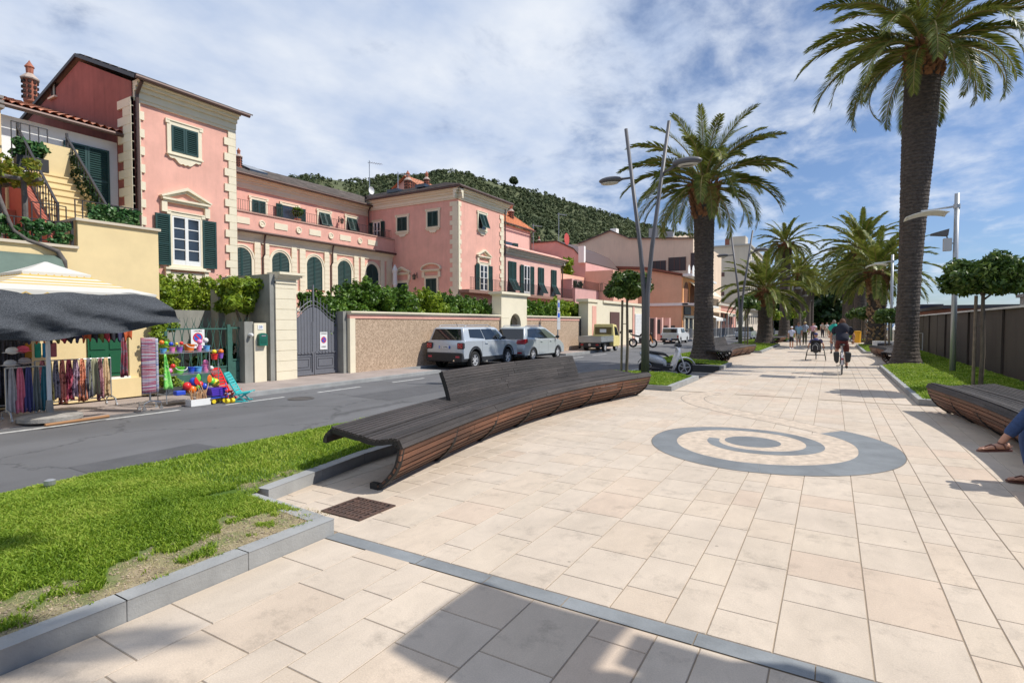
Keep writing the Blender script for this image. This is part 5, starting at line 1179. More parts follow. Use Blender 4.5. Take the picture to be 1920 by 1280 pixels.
for z in np.arange(0,1.9,.22):
    m.bar((c-r,-.21,z),(c,-.21,z+.3),.01); m.bar((c,-.21,z+.3),(c+r,-.21,z),.01)
m.build('iron_gate',BLACKIRON,po)
# dark gate beyond wall
m=MB(); m.box(-14.9,-14.7,32.8,34.25,-.1,1.95); root_tags(m.build('dark_gate',mat('dark_gate_paint',(.02,.02,.022),.6)),'plain dark metal gate between garden wall and cream pillars','gate')
# sign pole behind second car
sp=thing('parking_sign_post','grey post with small stacked parking sign plates in front of the garden wall','sign post',(-13.3,27.7,0))
m=MB(); m.tube([(-13.3,27.7,-.1),(-13.3,27.7,2.95)],.04,10); m.build('post',STEEL,sp)
for z0,z1,wd in ((2.35,2.95,.26),(1.75,2.32,.38),(1.3,1.73,.40)):
    m=MB(FX(-13.25)); m.box(27.7-wd/2,27.7+wd/2,0,.015,z0,z1); pp=m.build('sign_plate',mat('sign_grey_white',(.55,.56,.57),.4),sp)
m=MB(); m.lathe([(.001,.003),(.14,.003),(.14,0)],c=(-13.233,27.7,2.1),n=20,axis='x'); m.build('blue_disc',BLUE,sp)
m=MB(FX(-13.233)); m.box(27.62,27.78,0,.003,2.55,2.8); m.build('blue_plate',BLUE,sp)
# hedges ---------------------------------------------------------------------------
hedge('garden_hedge','bright yellow green hedge above the grey wall behind the green fence','hedge',[(-18.6,-17.3,7.2,11.6,2.0,2.85)],30000,.058,LEAFY,11,.2,.5)
hedge('climbing_shrub','leafy climber hanging down behind the toy stand at the corner of the yellow building','shrub',[(-14.5,-14.1,7.0,7.45,.1,1.5),(-15.4,-14.7,7.3,7.7,1.6,2.5)],11000,.052,LEAFY,12,.2,.1)
# espalier tree near the gate
et=thing('small_garden_tree','small tree with bent bare stems and narrow leaves behind the green gate','tree',(-15.2,9.9,0))
m=MB(); m.tube([(-15.2,9.95,0),(-15.2,10.0,.9),(-15.15,9.9,1.6),(-15.1,9.7,2.0),(-15.1,9.5,2.4)],[.07,.06,.05,.035,.015],8); m.tube([(-15.18,9.93,1.5),(-15.2,10.15,2.0),(-15.2,10.3,2.5)],[.04,.03,.015],7); m.tube([(-15.15,9.8,1.8),(-15.15,9.65,2.4),(-15.2,9.7,2.9)],[.03,.02,.01],6); m.build('trunk',BARK,et)
rs=np.random.RandomState(21); P=[((-15.1+rs.normal()*.3,rs.uniform(9.0,10.4),rs.uniform(2.1,2.9)),.22) for _ in range(26)]; m=MB(); leaves(m,P,4200,.07,rs,elong=2.6); m.build('crown',LEAFY,et)
# shrubs above the garden wall : several bushes one can tell apart
bushes=[(12.7,14.3,2.75,LEAF),(14.3,16.2,3.25,LEAF),(16.0,17.6,3.05,LEAF),(17.5,19.3,2.9,LEAFY),(19.1,20.9,2.95,LEAF),(20.7,22.6,2.85,LEAF),(22.2,24.0,2.75,LEAF)]
lab=['reddish tinged pittosporum bush directly beside the spiked grey gate','tallest dark green bush above the garden wall','dense green bush third from the grey gate above the wall','paler yellow green bush in the middle of the row above the wall','green bush above the silver off-roader behind the wall','low green bush behind the wall near the cream portal','last dark bush behind the wall touching the cream portal']
for i,((a,b,h,mt),lb_) in enumerate(zip(bushes,lab)):
    hedge('garden_bush',lb_,'bush',[(-16.2,-14.8,a,b,1.3,h-.25)],17000,.078,mt,30+i,.30,.35,group='bushes above the garden wall')
hedge('garden_hedge','green hedge above the wall between the cream portal and the sign post','hedge',[(-16.4,-14.9,25.7,31.0,1.3,2.6)],9000,.14,LEAF,41,.3,.3)
hedge('garden_hedge','yellow green hedge behind the far end of the garden wall','hedge',[(-16.4,-15.0,31.2,35.5,1.0,2.75)],8000,.15,LEAFY,42,.32,.4)
hedge('potted_plants','dark low plants growing behind the green iron fence','shrub',[(-15.3,-14.8,8.5,9.6,.1,.65)],2500,.09,LEAFD,43,.18,.1)
hedge('terrace_shrub','dark shrub on the roof terrace beside the shuttered pink house','shrub',[(-19.9,-19.3,43.5,45.2,4.3,5.0)],2500,.16,LEAFD,44,.25,.2)
hedge('terrace_palm','yellowish spiky plant on the pink roof terrace','shrub',[(-21.5,-20.8,45.5,46.5,6.0,7.2)],900,.3,LEAFY,45,.3,.2)
# small cycas behind gate
# roof antennas
def antenna(label,x,y,z0,z1,dish=None):
    t=thing('roof_antenna',label,'antenna',(x,y,z0),group='roof antennas')
    m=MB(); m.tube([(x,y,z0),(x,y,z1)],.03,6); m.build('mast',STEEL,t)
    m=MB(); m.bar((x-.1,y-.1,z1-.15),(x+.5,y+.9,z1-.15),.025)
    for k in range(6): px=x+.08*k; py=y+.15*k; m.bar((px-.2,py+.1,z1-.15),(px+.2,py-.1,z1-.15),.02)
    m.build('aerial',STEEL,t)
    if dish:
        m=MB(); m.lathe([(.001,-.08),(.2,-.05),(dish,.06),(dish,.03),(.001,-.11)],c=(x+.15,y,z0+.45),n=20,axis='x'); m.build('dish',WHITE,t)
antenna('television aerial with white satellite dish on the grey wing roof',-30.0,30.0,11.1,13.8,.28)
antenna('plain thin mast on the corner block roof of the villa',-29.0,32.0,11.0,13.3)
antenna('rooftop aerial above the rose coloured terrace house',-24.4,51,9.9,13.0)
antenna('small aerial near the tile roofed house',-25.5,47.5,8.5,11.4)
t=thing('satellite_dish','red satellite dish on the rose coloured terrace house roof','dish',(-22.8,50.3,9.3)); m=MB(); m.lathe([(.001,-.1),(.3,-.06),(.6,.08)],c=(-23.2,50.2,10.1),n=20,axis='x'); m.build('dish',mat('red_dish',(.55,.08,.06),.5),t); m=MB(); m.tube([(-23.3,50.2,9.2),(-23.25,50.2,10.1)],.04,6); m.build('mast',STEEL,t)
t=thing('terrace_parasol','folded white parasol standing on the villa terrace','parasol',(-25.0,27.0,3.4)); m=MB(); m.tube([(-24.7,26.9,3.2),(-24.7,26.9,5.5)],.025,6); m.build('pole',WHITE,t); m=MB(); m.lathe([(.05,3.9),(.16,4.2),(.14,4.9),(.2,5.1),(.05,5.45)],c=(-24.7,26.9,0),n=10); m.build('cover',WHITE,t)
t=thing('potted_shrub','small potted shrub on the villa upper terrace by the open shutters','plant pot',(-25.9,21.0,7.2)); m=MB(); m.lathe([(.12,7.2),(.2,7.55)],c=(-26.2,20.6,0),n=10); m.build('pot',CLAY,t); rs=np.random.RandomState(3); m=MB(); leaves(m,[((-26.2,20.6,7.95),.3)],500,.1,rs); m.build('foliage',LEAF,t)
# ================= HILL =================
def hill_d(az): return 620-3.6*max(0,min(60,az-8))
def hill_h(az):
    P=[(-10,.0),(3,.0),(8,.10),(12,.150),(14.6,.160),(18.3,.180),(22.6,.206),(28.2,.232),(31,.246),(35,.264),(38.2,.269),(41.5,.260),(44.7,.247),(47.9,.247),(51.9,.244),(60,.20),(75,.15),(95,.1)]
    for (a,h),(b,k) in zip(P[:-1],P[1:]):
        if a<=az<=b:
            t=(az-a)/(b-a); return (h+(k-h)*t)*1.035*hill_d(az)
    return 20
def hill_pt(az,u):
    D=hill_d(az); d=130+(D-130)*u; s=u if u<=1 else 2-u
    H=hill_h(az)*max(0,min(1,s))**1.25
    x=-d*math.sin(R_(az)); y=d*math.cos(R_(az))
    n=noise.noise((x*.008,y*.008,2))*16*min(1,s*3)*max(0,1-max(0,(u-.55))/.3)+noise.noise((x*.03,y*.03,7))*4
    return (x,y,H+n-1)
m=MB(); NU,NV=150,60
V=[hill_pt(3+90*i/NU,1.4*j/NV) for i in range(NU+1) for j in range(NV+1)]
m.add(V,[(i*(NV+1)+j,i*(NV+1)+j+1,(i+1)*(NV+1)+j+1,(i+1)*(NV+1)+j) for i in range(NU) for j in range(NV)])
HILLM=mat('hill_scrub',(.12,.13,.055),.95,col2=(.05,.07,.028),vs=.035)
struct(m.build('hill',HILLM,smooth=True))
rs=np.random.RandomState(77); m=MB()
cnt=0
while cnt<17000:
    az=rs.uniform(5,64); u=rs.uniform(.12,1.03); x,y,z=hill_pt(az,u)
    if noise.noise((x*.015,y*.015,9))<-.42+.25*rs.randn()*.4: continue
    cnt+=1; r=rs.uniform(1.1,2.6)*(.6+.4*u); hh=r*rs.uniform(.8,1.5)
    for _ in range(14):
        d=rs.normal(size=3); d/=np.linalg.norm(d); d[2]=abs(d[2]); p=np.array((x,y,z+hh*.3))+d*np.array((r,r,hh))*rs.uniform(.55,1)
        a=np.cross(d,rs.normal(size=3)); a/=np.linalg.norm(a)+1e-9; b=np.cross(d+rs.normal(size=3)*.3,a); s_=r*rs.uniform(.25,.5)
        m.add([p-a*s_,p+b*s_,p+a*s_,p-b*s_],[(0,1,2,3)])
HT=leafmat('hill_trees',(.040,.062,.024),(.075,.098,.036),(.13,.145,.058),.8,.1,.02)
o=m.build('forest',HT); root_tags(o,'mass of low dark green trees and scrub covering the hill','forest',kind='stuff')
x,y,z=hill_pt(30.3,.99); t=thing('hill_tree','lone round tree standing out on the hill skyline','tree',(x,y,z))
m=MB(); m.tube([(x,y,z-1),(x,y,z+5)],[.5,.3],6); m.build('trunk',BARK,t); m=MB(); leaves(m,[((x,y,z+8.5),4.2),((x+2,y,z+7),3)],900,1.2,rs); m.build('crown',HT,t)
# far coast hills across the bay; haze blue mixed into their colour
for nm,x0,x1,y0,H in (('coast_hill',240,800,3600,75),('coast_hill',500,2400,3900,60)):
    m=MB(); n=40; pts=[]
    for i in range(n+1):
        t_=i/n; pts.append((x0+(x1-x0)*t_,-2+H*math.sin(math.pi*t_)**.8*(.75+.3*noise.noise((t_*5,H,1)))))
    V=[(p[0],y0,-2) for p in pts]+[(p[0],y0+500,p[1]) for p in pts]; m.add(V,[(i,i+1,n+2+i,n+1+i) for i in range(n)])
    struct(m.build(nm,mat('coast_haze_blue',(.11,.16,.22),.95,var=.15,vs=.01)))
# ================= PALMS =================
def frond(m,base,az,el,L,droop,nl,lw,rs,ll=.5,twist=0):
    """arching pinnate leaf; m mat 0 leaflets, mat 1 rachis"""
    ca,sa=math.cos(az),math.sin(az); N_=14; P=[]; e=el; p=np.array(base,float); ds=L/N_
    P.append(p.copy())
    for i in range(N_):
        t_=(i+1)/N_; e2=el-droop*(t_**1.35); p=p+np.array((ca*math.cos(e2),sa*math.cos(e2),math.sin(e2)))*ds; P.append(p.copy())
    m.mat(1); m.tube([tuple(q) for q in P],[.035*(1-i/N_)**.7*L/4+.006 for i in range(N_+1)],5,cap=False); m.mat(0)
    side=np.array((-sa,ca,0.))
    for k in range(nl):
        t_=.10+.90*(k+.5*rs.rand())/nl; f=t_*N_; i=min(int(f),N_-1); q=P[i]+(P[i+1]-P[i])*(f-i); d=(P[i+1]-P[i])/np.linalg.norm(P[i+1]-P[i]); up=np.cross(side,d)*-1
        if up[2]<0: up=-up
        prof=math.sin(math.pi*min(1,.12+t_*.86))**.55; l=ll*L/4*(prof+.12)*rs.uniform(.85,1.1)
        if t_<.2: l*=.55
        for s in (-1,1):
            vee=rs.uniform(.10,.75) ; v=side*s*math.cos(.75)+d*(.62+.5*t_)+up*vee*.55; v/=np.linalg.norm(v)
            wdir=np.cross(v,up); wdir/=np.linalg.norm(wdir)+1e-9; wv=wdir*lw*L/4*.5
            tip=q+v*l+np.array((0,0,-l*.18)); mid=q+v*l*.5
            m.add([q-wv*.5,q+wv*.5,mid+wv,tip,mid-wv],[(0,1,2,3,4)])
def palm_crown(seed,L,nf,nl,lw,ll=.5,lo=-.55,dk=1.0):
    rs=np.random.RandomState(seed); m=MB()
    for k in range(nf):
        t_=k/(nf-1); az=k*2.39996+rs.uniform(-.15,.15); el=(1.42-(1.42-lo)*t_**.82)+rs.uniform(-.08,.08)
        Lk=L*(.78+.3*math.sin(math.pi*min(1,t_*.9+.12)))*rs.uniform(.92,1.06); dr=(.62+(.75 if dk==1 else 1.0)*t_**.7)*dk*rs.uniform(.85,1.15)
        if t_>.85 and dk==1: dr*=.55
        r0=.12+.16*t_; frond(m,(math.cos(az)*r0,math.sin(az)*r0,.45-.55*t_),az,el,Lk,dr,nl,lw,rs,ll)
    return m
PALML=leafmat('palm_leaflets',(.065,.095,.015),(.17,.205,.030),(.37,.38,.09),.42,.22,.7)
RACH=mat('palm_stem',(.30,.24,.08),.5,var=.3,vs=2)
PTR=mat('palm_trunk_bark',(.125,.10,.082),.95,col2=(.045,.036,.030),vs=7,bump=.08,bs=28,stretch=(1,1,2.0))
BOOT=mat('palm_boot',(.34,.15,.06),.85,col2=(.12,.06,.03),vs=6,bump=.05,bs=25)
def palm_trunk(H,r,nz,nth,prof,scale=1.0):
    """diamond-scarred trunk"""
    V=[];F_=[]
    for i in range(nz+1):
        z=H*i/nz
        for k in range(nth):
            a=2*math.pi*k/nth; R0=prof(z/H)*r
            u=a/(2*math.pi)*18; v=z*7.5*scale
            row=math.floor(v); fu=(u+.5*(row%2))%1; fv=v%1
            dd=abs(fu-.5)*2; s=(1-fv)*(1-.55*dd**2)
            R1=R0*(1+.055*s-.02)+.012*noise.noise((math.cos(a)*6,math.sin(a)*6,z*5))
            V.append((R1*math.cos(a),R1*math.sin(a),z))
    for i in range(nz):
        for k in range(nth):
            k2=(k+1)%nth; F_.append((i*nth+k,i*nth+k2,(i+1)*nth+k2,(i+1)*nth+k))
    m=MB(); m.add(V,F_); return m
def boots(m,z0,z1,r0,r1,n,rs,ln=.16,wd=.13):
    for i in range(n):
        t_=rs.rand(); z=z0+(z1-z0)*t_; a=rs.rand()*6.283; r=r0+(r1-r0)*t_; ca,sa=math.cos(a),math.sin(a)
        l=ln*rs.uniform(.6,1.2); o=l*.55
        b=np.array((ca*r*.96,sa*r*.96,z)); tp=np.array((ca*(r+o),sa*(r+o),z+l)); s=np.array((-sa,ca,0))*wd*.5; up=np.array((0,0,wd*.25))
        m.add([b-s,b+s,tp+s*.55,tp-s*.55,b-s+up*2-np.array((ca,sa,0))*.02,b+s+up*2,tp+s*.5+up,tp-s*.5+up],[(0,1,2,3),(7,6,5,4),(0,3,7,4),(1,5,6,2),(3,2,6,7)])
def palm(label,x,y,H,r,crown,seed,lean=(0,0),hi=False,cs=1.0,boot=1.0,prof=None,rough_trunk=False,zb=.12):
    rs=np.random.RandomState(seed)
    t=thing('palm_tree',label,'palm tree',(x,y,zb),rz=0,group='tall palms lining the promenade',local=True)
    prof=prof or (lambda q:1.0+.50*math.exp(-q*H/.35)-.10*math.sin(min(1,q*1.15)*math.pi)+.0*q+.12*max(0,(q-.85)/.15))
    m=palm_trunk(H,r,int(H*(34 if hi else 9)),96 if hi else 28,prof,1.0 if hi else .8)
    m.v=[(vx+lean[0]*(vz/H)**1.4,vy+lean[1]*(vz/H)**1.4,vz) for vx,vy,vz in m.v]
    tr=m.build('trunk',PTR,t,smooth=False)
    if rough_trunk:
        m=MB(); boots(m,.1,H,r*1.15,r*1.0,int(H*95),rs,.13,.15); m.build('leaf_stubs',mat('pale_stub',(.52,.34,.20),.85,col2=(.24,.14,.08),vs=6,island=.3),tr)
    m=MB(); bz=H-boot; boots(m,bz,H+.35,r*prof((H-boot)/H)*.98,r*max(1.45,prof(.97)),int(260*boot) if hi else 90,rs,.22,.15)
    m.lathe([(r*.9,bz+.2),(r*max(1.25,prof(1)*.97),H),(r*.8,H+.45),(.05,H+.7)],n=20)
    m.v=[(vx+lean[0],vy+lean[1],vz) for vx,vy,vz in m.v]
    m.build('leaf_bases',BOOT,t)
    if isinstance(crown,MB): c=crown.build('crown',[PALML,RACH],t)
    else: c=crown.copy(); COL.objects.link(c); c.parent=t
    c.location=(lean[0],lean[1],H+.25); c.rotation_euler=(0,0,rs.uniform(0,6.28)); c.scale=(cs,cs,cs)
    return t,c
cA=palm_crown(1,3.85,54,90,.030,.60,-.16,1.2)
p2,PALMA=palm('huge palm in the right foreground with a thick dark scarred trunk',2.38,24.8,11.15,.355,cA,1,lean=(.34,0),hi=True,boot=.9,prof=lambda q:1+.55*math.exp(-q*11.2/.4)+.50*(lambda s:s*s*(3-2*s))(max(0,min(1,(q-.25)/.65))))
cB=palm_crown(2,3.4,48,84,.032,.60,-.12,1.1)
p1,_=palm('tall palm standing beside the second curved bench on the road side',-4.72,24.2,7.0,.42,cB,2,lean=(-.05,0),hi=True,boot=1.1)
palm('palm out of view whose frond shadows fall on the near lawn',2.9,1.2,8.9,.45,PALMA,40,cs=.95)
cC=palm_crown(3,3.5,46,44,.085,.62,-.45); pC,oC=palm('short bushy palm on the left lawn with orange brown trunk top',-4.35,45,3.6,.55,cC,3,boot=1.2)
cD=palm_crown(4,3.0,50,38,.10,.60,-.6); pD,oD=palm('slender tall palm behind the short bushy one on the left row',-4.2,62,9.2,.50,cD,4,boot=.6)
E_,_=palm('stocky palm with pale jagged leaf stubs on the right lawn',2.6,44.5,4.6,.52,oC,5,cs=1.0,boot=1.2,rough_trunk=True)
palm('tall full crowned palm second in the right hand row',2.25,60,8.0,.55,oD,6,cs=1.35,boot=.7)
specs=[(-4.0,82,7.8,.5,oD,1.15,'third tall palm of the left row beyond the slender one'),(-4.1,100,8.2,.5,oD,1.15,'fourth palm of the left row with drooping crown'),(-4.0,118,9.0,.5,oC,1.2,'fifth palm far along the left row'),(-4.0,138,9.5,.5,oD,1.2,'sixth palm very far along the left row'),
(2.3,76,7.2,.5,oC,1.15,'third palm of the right row with shaded crown'),(2.2,92,8.0,.5,oD,1.2,'fourth palm of the right row'),(2.3,110,8.8,.5,oC,1.2,'fifth palm far along the right row'),(2.2,130,9.5,.5,oD,1.3,'sixth palm very far along the right row')]
for i,(x,y,H,r,c,cs,lb_) in enumerate(specs): palm(lb_,x,y,H,r,c,10+i,cs=cs,boot=.7)
m=MB(); rs=np.random.RandomState(55); P=[((rs.uniform(-16,8),rs.uniform(150,175),rs.uniform(.5,11)),2.2) for _ in range(160)]; leaves(m,P,9000,.9,rs); o=m.build('dark_trees',LEAFD); root_tags(o,'dark mass of far trees closing the end of the promenade','trees',kind='stuff')
# ================= TOPIARY TREES =================
def topiary(label,x,y,H,rx,rz_,seed,n=5200,size=.085,stakes=True,flat=1.0,mt=None,trunk2=False):
    rs=np.random.RandomState(seed); t=thing('topiary_tree',label,'tree',(x,y,.12),group='small clipped promenade trees')
    m=MB(); zc=H
    m.tube([(x,y,.1),(x+.03,y,zc*.35),(x+.01,y,zc*.7),(x,y,zc)],[.05,.045,.04,.03],8)
    for k in range(7):
        a=k*.9+rs.rand(); m.tube([(x,y,zc-rz_*.8+.05*k),(x+rx*.5*math.cos(a),y+rx*.5*math.sin(a),zc+rs.uniform(-.2,.3)*rz_),(x+rx*.85*math.cos(a),y+rx*.85*math.sin(a),zc+rs.uniform(-.3,.5)*rz_)],[.025,.015,.006],5)
    m.build('trunk',BARK,t)
    if stakes:
        m=MB(); sx=.14; m.tube([(x-sx,y-.05,.1),(x-sx*.9,y-.04,zc*.86)],.035,7); m.bar((x-sx,y-.05,zc*.6),(x,y,zc*.6),.02); m.build('stake',mat('stake_wood',(.22,.17,.12),.9,var=.3,vs=10),t)
    P=[]
    for _ in range(90):
        d=rs.normal(size=3); d/=np.linalg.norm(d); q=rs.uniform(.35,.8); 
        if d[2]<-.45: d[2]*=.5
        P.append(((x+d[0]*rx*q,y+d[1]*rx*q,zc+d[2]*rz_*q*flat),rs.uniform(.16,.27)*rx))
    m=MB(); leaves(m,P,n,size,rs,elong=2.0); m.build('crown',mt or LEAFT,t)
    return t
LEAFT=leafmat('topiary_leaves',(.025,.06,.012),(.07,.13,.022),(.19,.26,.05),.42,.22,2.2)
topiary('round clipped tree with stakes beside the forked street lamp',-5.3,15.8,2.72,.82,.54,1,9000,.068)
topiary('wide flat clipped tree on the right lawn in front of the dark fence',2.98,16.3,2.66,.96,.60,2,14000,.060)
topiary('clipped tree with stakes on the left lawn past the second bench',-4.75,38.4,2.9,.8,.55,3,2600,.13)
topiary('dark clipped tree behind the white bench block on the right',2.45,33.0,1.95,.72,.45,4,3200,.11)
topiary('dark clipped tree farther along the right lawn beyond the stubbed palm',2.2,52.0,2.4,1.0,.6,5,2000,.16)
topiary('small bright clipped tree along the left lawn beside the short palm',-4.3,50.5,2.3,.8,.6,6,2000,.15,mt=LEAFY)
topiary('bright clipped tree far along the left lawn',-4.2,70,2.6,.9,.7,7,1500,.2,mt=LEAFY)
topiary('last clipped tree in the left row near the dark wood',-4.2,92,2.8,1.1,.8,8,1200,.25,mt=LEAFY)
topiary('dark clipped tree among the far right palms',2.2,68,2.6,1.1,.8,9,1500,.2)
# ================= LAMPS =================
LAMPM=mat('lamp_grey_metal',(.12,.12,.13),.5,metal=.15,var=.06,vs=4); LENS=mat('lamp_lens',(.55,.52,.45),.3)
def v_lamp(label,x,y,H=7.05):
    t=thing('street_lamp',label,'street lamp',(x,y,.12),local=True,group='forked street lamps on the road side')
    zj=2.3
    m=MB(); m.lathe([(.16,0),(.16,.03),(.10,.05)],n=16); m.build('base_plate',LAMPM,t)
    for s,top,zl,lab in ((-1,-.62,5.9,'left'),(1,.62,5.85,'right')):
        m=MB(); m.tube([(s*.04,0,0),(s*.045,0,zj),(s*.16,0,3.6),(top*.98,0,H-.02)],[.075,.07,.06,.05],12); pol=m.build('pole',LAMPM,t,smooth=True)
        zz=H*.80+( .0 if s<0 else .0); q=(zz-3.6)/(H-3.6); px=s*.16+(top-s*.16)*q
        m=MB(); 
        if s<0:
            m.tube([(px,0,zz),(px-.30,0,zz+.0)],[.03,.035],8); cx=px-.62
            m.ball((cx,0,zz+.01),(.36,.19,.10),20,10); hd=m.build('lamp_head',LAMPM,t,smooth=True)
            m=MB(); m.lathe([(.001,-.005),(.22,0),(.24,.03)],c=(0,0,0),n=20); m.v=[(vx*1.1+cx-.03,vy*.72,vz+zz-.095) for vx,vy,vz in m.v]; m.build('lens',LENS,hd)
        else:
            m.tube([(px,0,zz+.0),(px+.35,0,zz+.16)],[.035,.045],8); cx=px+.66
            m.ball((cx,0,zz+.22),(.40,.19,.12),20,10); hd=m.build('lamp_head',LAMPM,t,smooth=True)
            m=MB(); m.lathe([(.001,-.005),(.22,0),(.24,.03)],n=20); m.v=[(vx*1.15+cx+.02,vy*.72,vz+zz+.115) for vx,vy,vz in m.v]; m.build('lens',LENS,hd)
    return t
v_lamp('nearest forked grey lamp with two heads behind the long bench',-4.52,15.1)
for i,(y,lb_) in enumerate(((35.2,'forked lamp past the second bench on the left lawn'),(55.5,'third forked lamp along the left lawn'),(76,'fourth forked lamp along the left lawn'),(97,'fifth forked lamp far along the left lawn'),(118,'farthest forked lamp of the left row'))): v_lamp(lb_,-4.75,y)
PLATE=mat('lamp_reflector',(.78,.76,.68),.35); POLEG=mat('pale_grey_pole',(.42,.44,.46),.4,metal=.4,var=.05,vs=3)
def p_lamp(label,x,y,H=5.35,flood=True,side=1):
    t=thing('promenade_lamp',label,'lamp post',(x,y,.12),local=True,group='white reflector lamps on the sea side')
    m=MB(); m.tube([(0,0,0),(0,0,H)],[.075,.062],14); m.build('pole',POLEG,t,smooth=True)
    m=MB(); m.lathe([(.12,0),(.12,.03),(.08,.04)],n=14); m.build('base_plate',POLEG,t)
    z=H-.42
    m=MB(); m.lathe([(.085,-.06),(.085,.06)],c=(0,0,z+.05),n=14); m.tube([(-.06,0,z+.05),(-.55,0,z-.0),(-.85,0,z+.0)],[.03,.03,.02],8); m.build('arm',POLEG,t)
    fn=lambda u,v:(-.22-1.02*u,-.42+.84*v,z-.19-.20*(u-.42)**2*1.6+(.055*math.sin(math.pi*u)))
    m=MB(); m.grid(lambda u,v:(-.22-1.02*u,-.42+.84*v,z-.06-.10*(2*u-.85)**2-.03*(2*v-1)**2),12,8); m.build('reflector_plate',PLATE,t,smooth=True,solid=.025)
    if flood:
        z2=H-1.25
        m=MB(); m.box(-.30,-.10,-.09,.09,z2-.42,z2-.05); m.bar((-.1,0,z2-.2),(0,0,z2-.2),.04); m.build('control_box',mat('box_grey',(.50,.51,.52),.5),t,bevel=.01)
        m=MB(); m.bar((-.2,0,z2-.05),(-.25,0,z2+.12),.03); m.add([(-.62,-.15,z2+.10),(-.62,.15,z2+.10),(-.18,.15,z2+.22),(-.18,-.15,z2+.22),(-.6,-.13,z2+.07),(-.6,.13,z2+.07),(-.2,.13,z2+.02),(-.2,-.13,z2+.02)],[(0,1,2,3),(7,6,5,4),(0,4,5,1),(1,5,6,2),(2,6,7,3),(3,7,4,0)]); m.build('floodlight',LAMPM,t)
    return t
p_lamp('reflector lamp beside the huge palm in front of the dark fence',3.12,20.6)
p_lamp('reflector lamp out of view whose shadow falls on the near paving',3.12,4.27)
for i,(y,f_,lb_) in enumerate(((37,False,'reflector lamp behind the stubbed palm'),(53,False,'third reflector lamp along the right lawn'),(69,False,'fourth reflector lamp along the right lawn'),(85,False,'fifth reflector lamp along the right lawn'))): p_lamp(lb_,2.85,y,flood=f_)
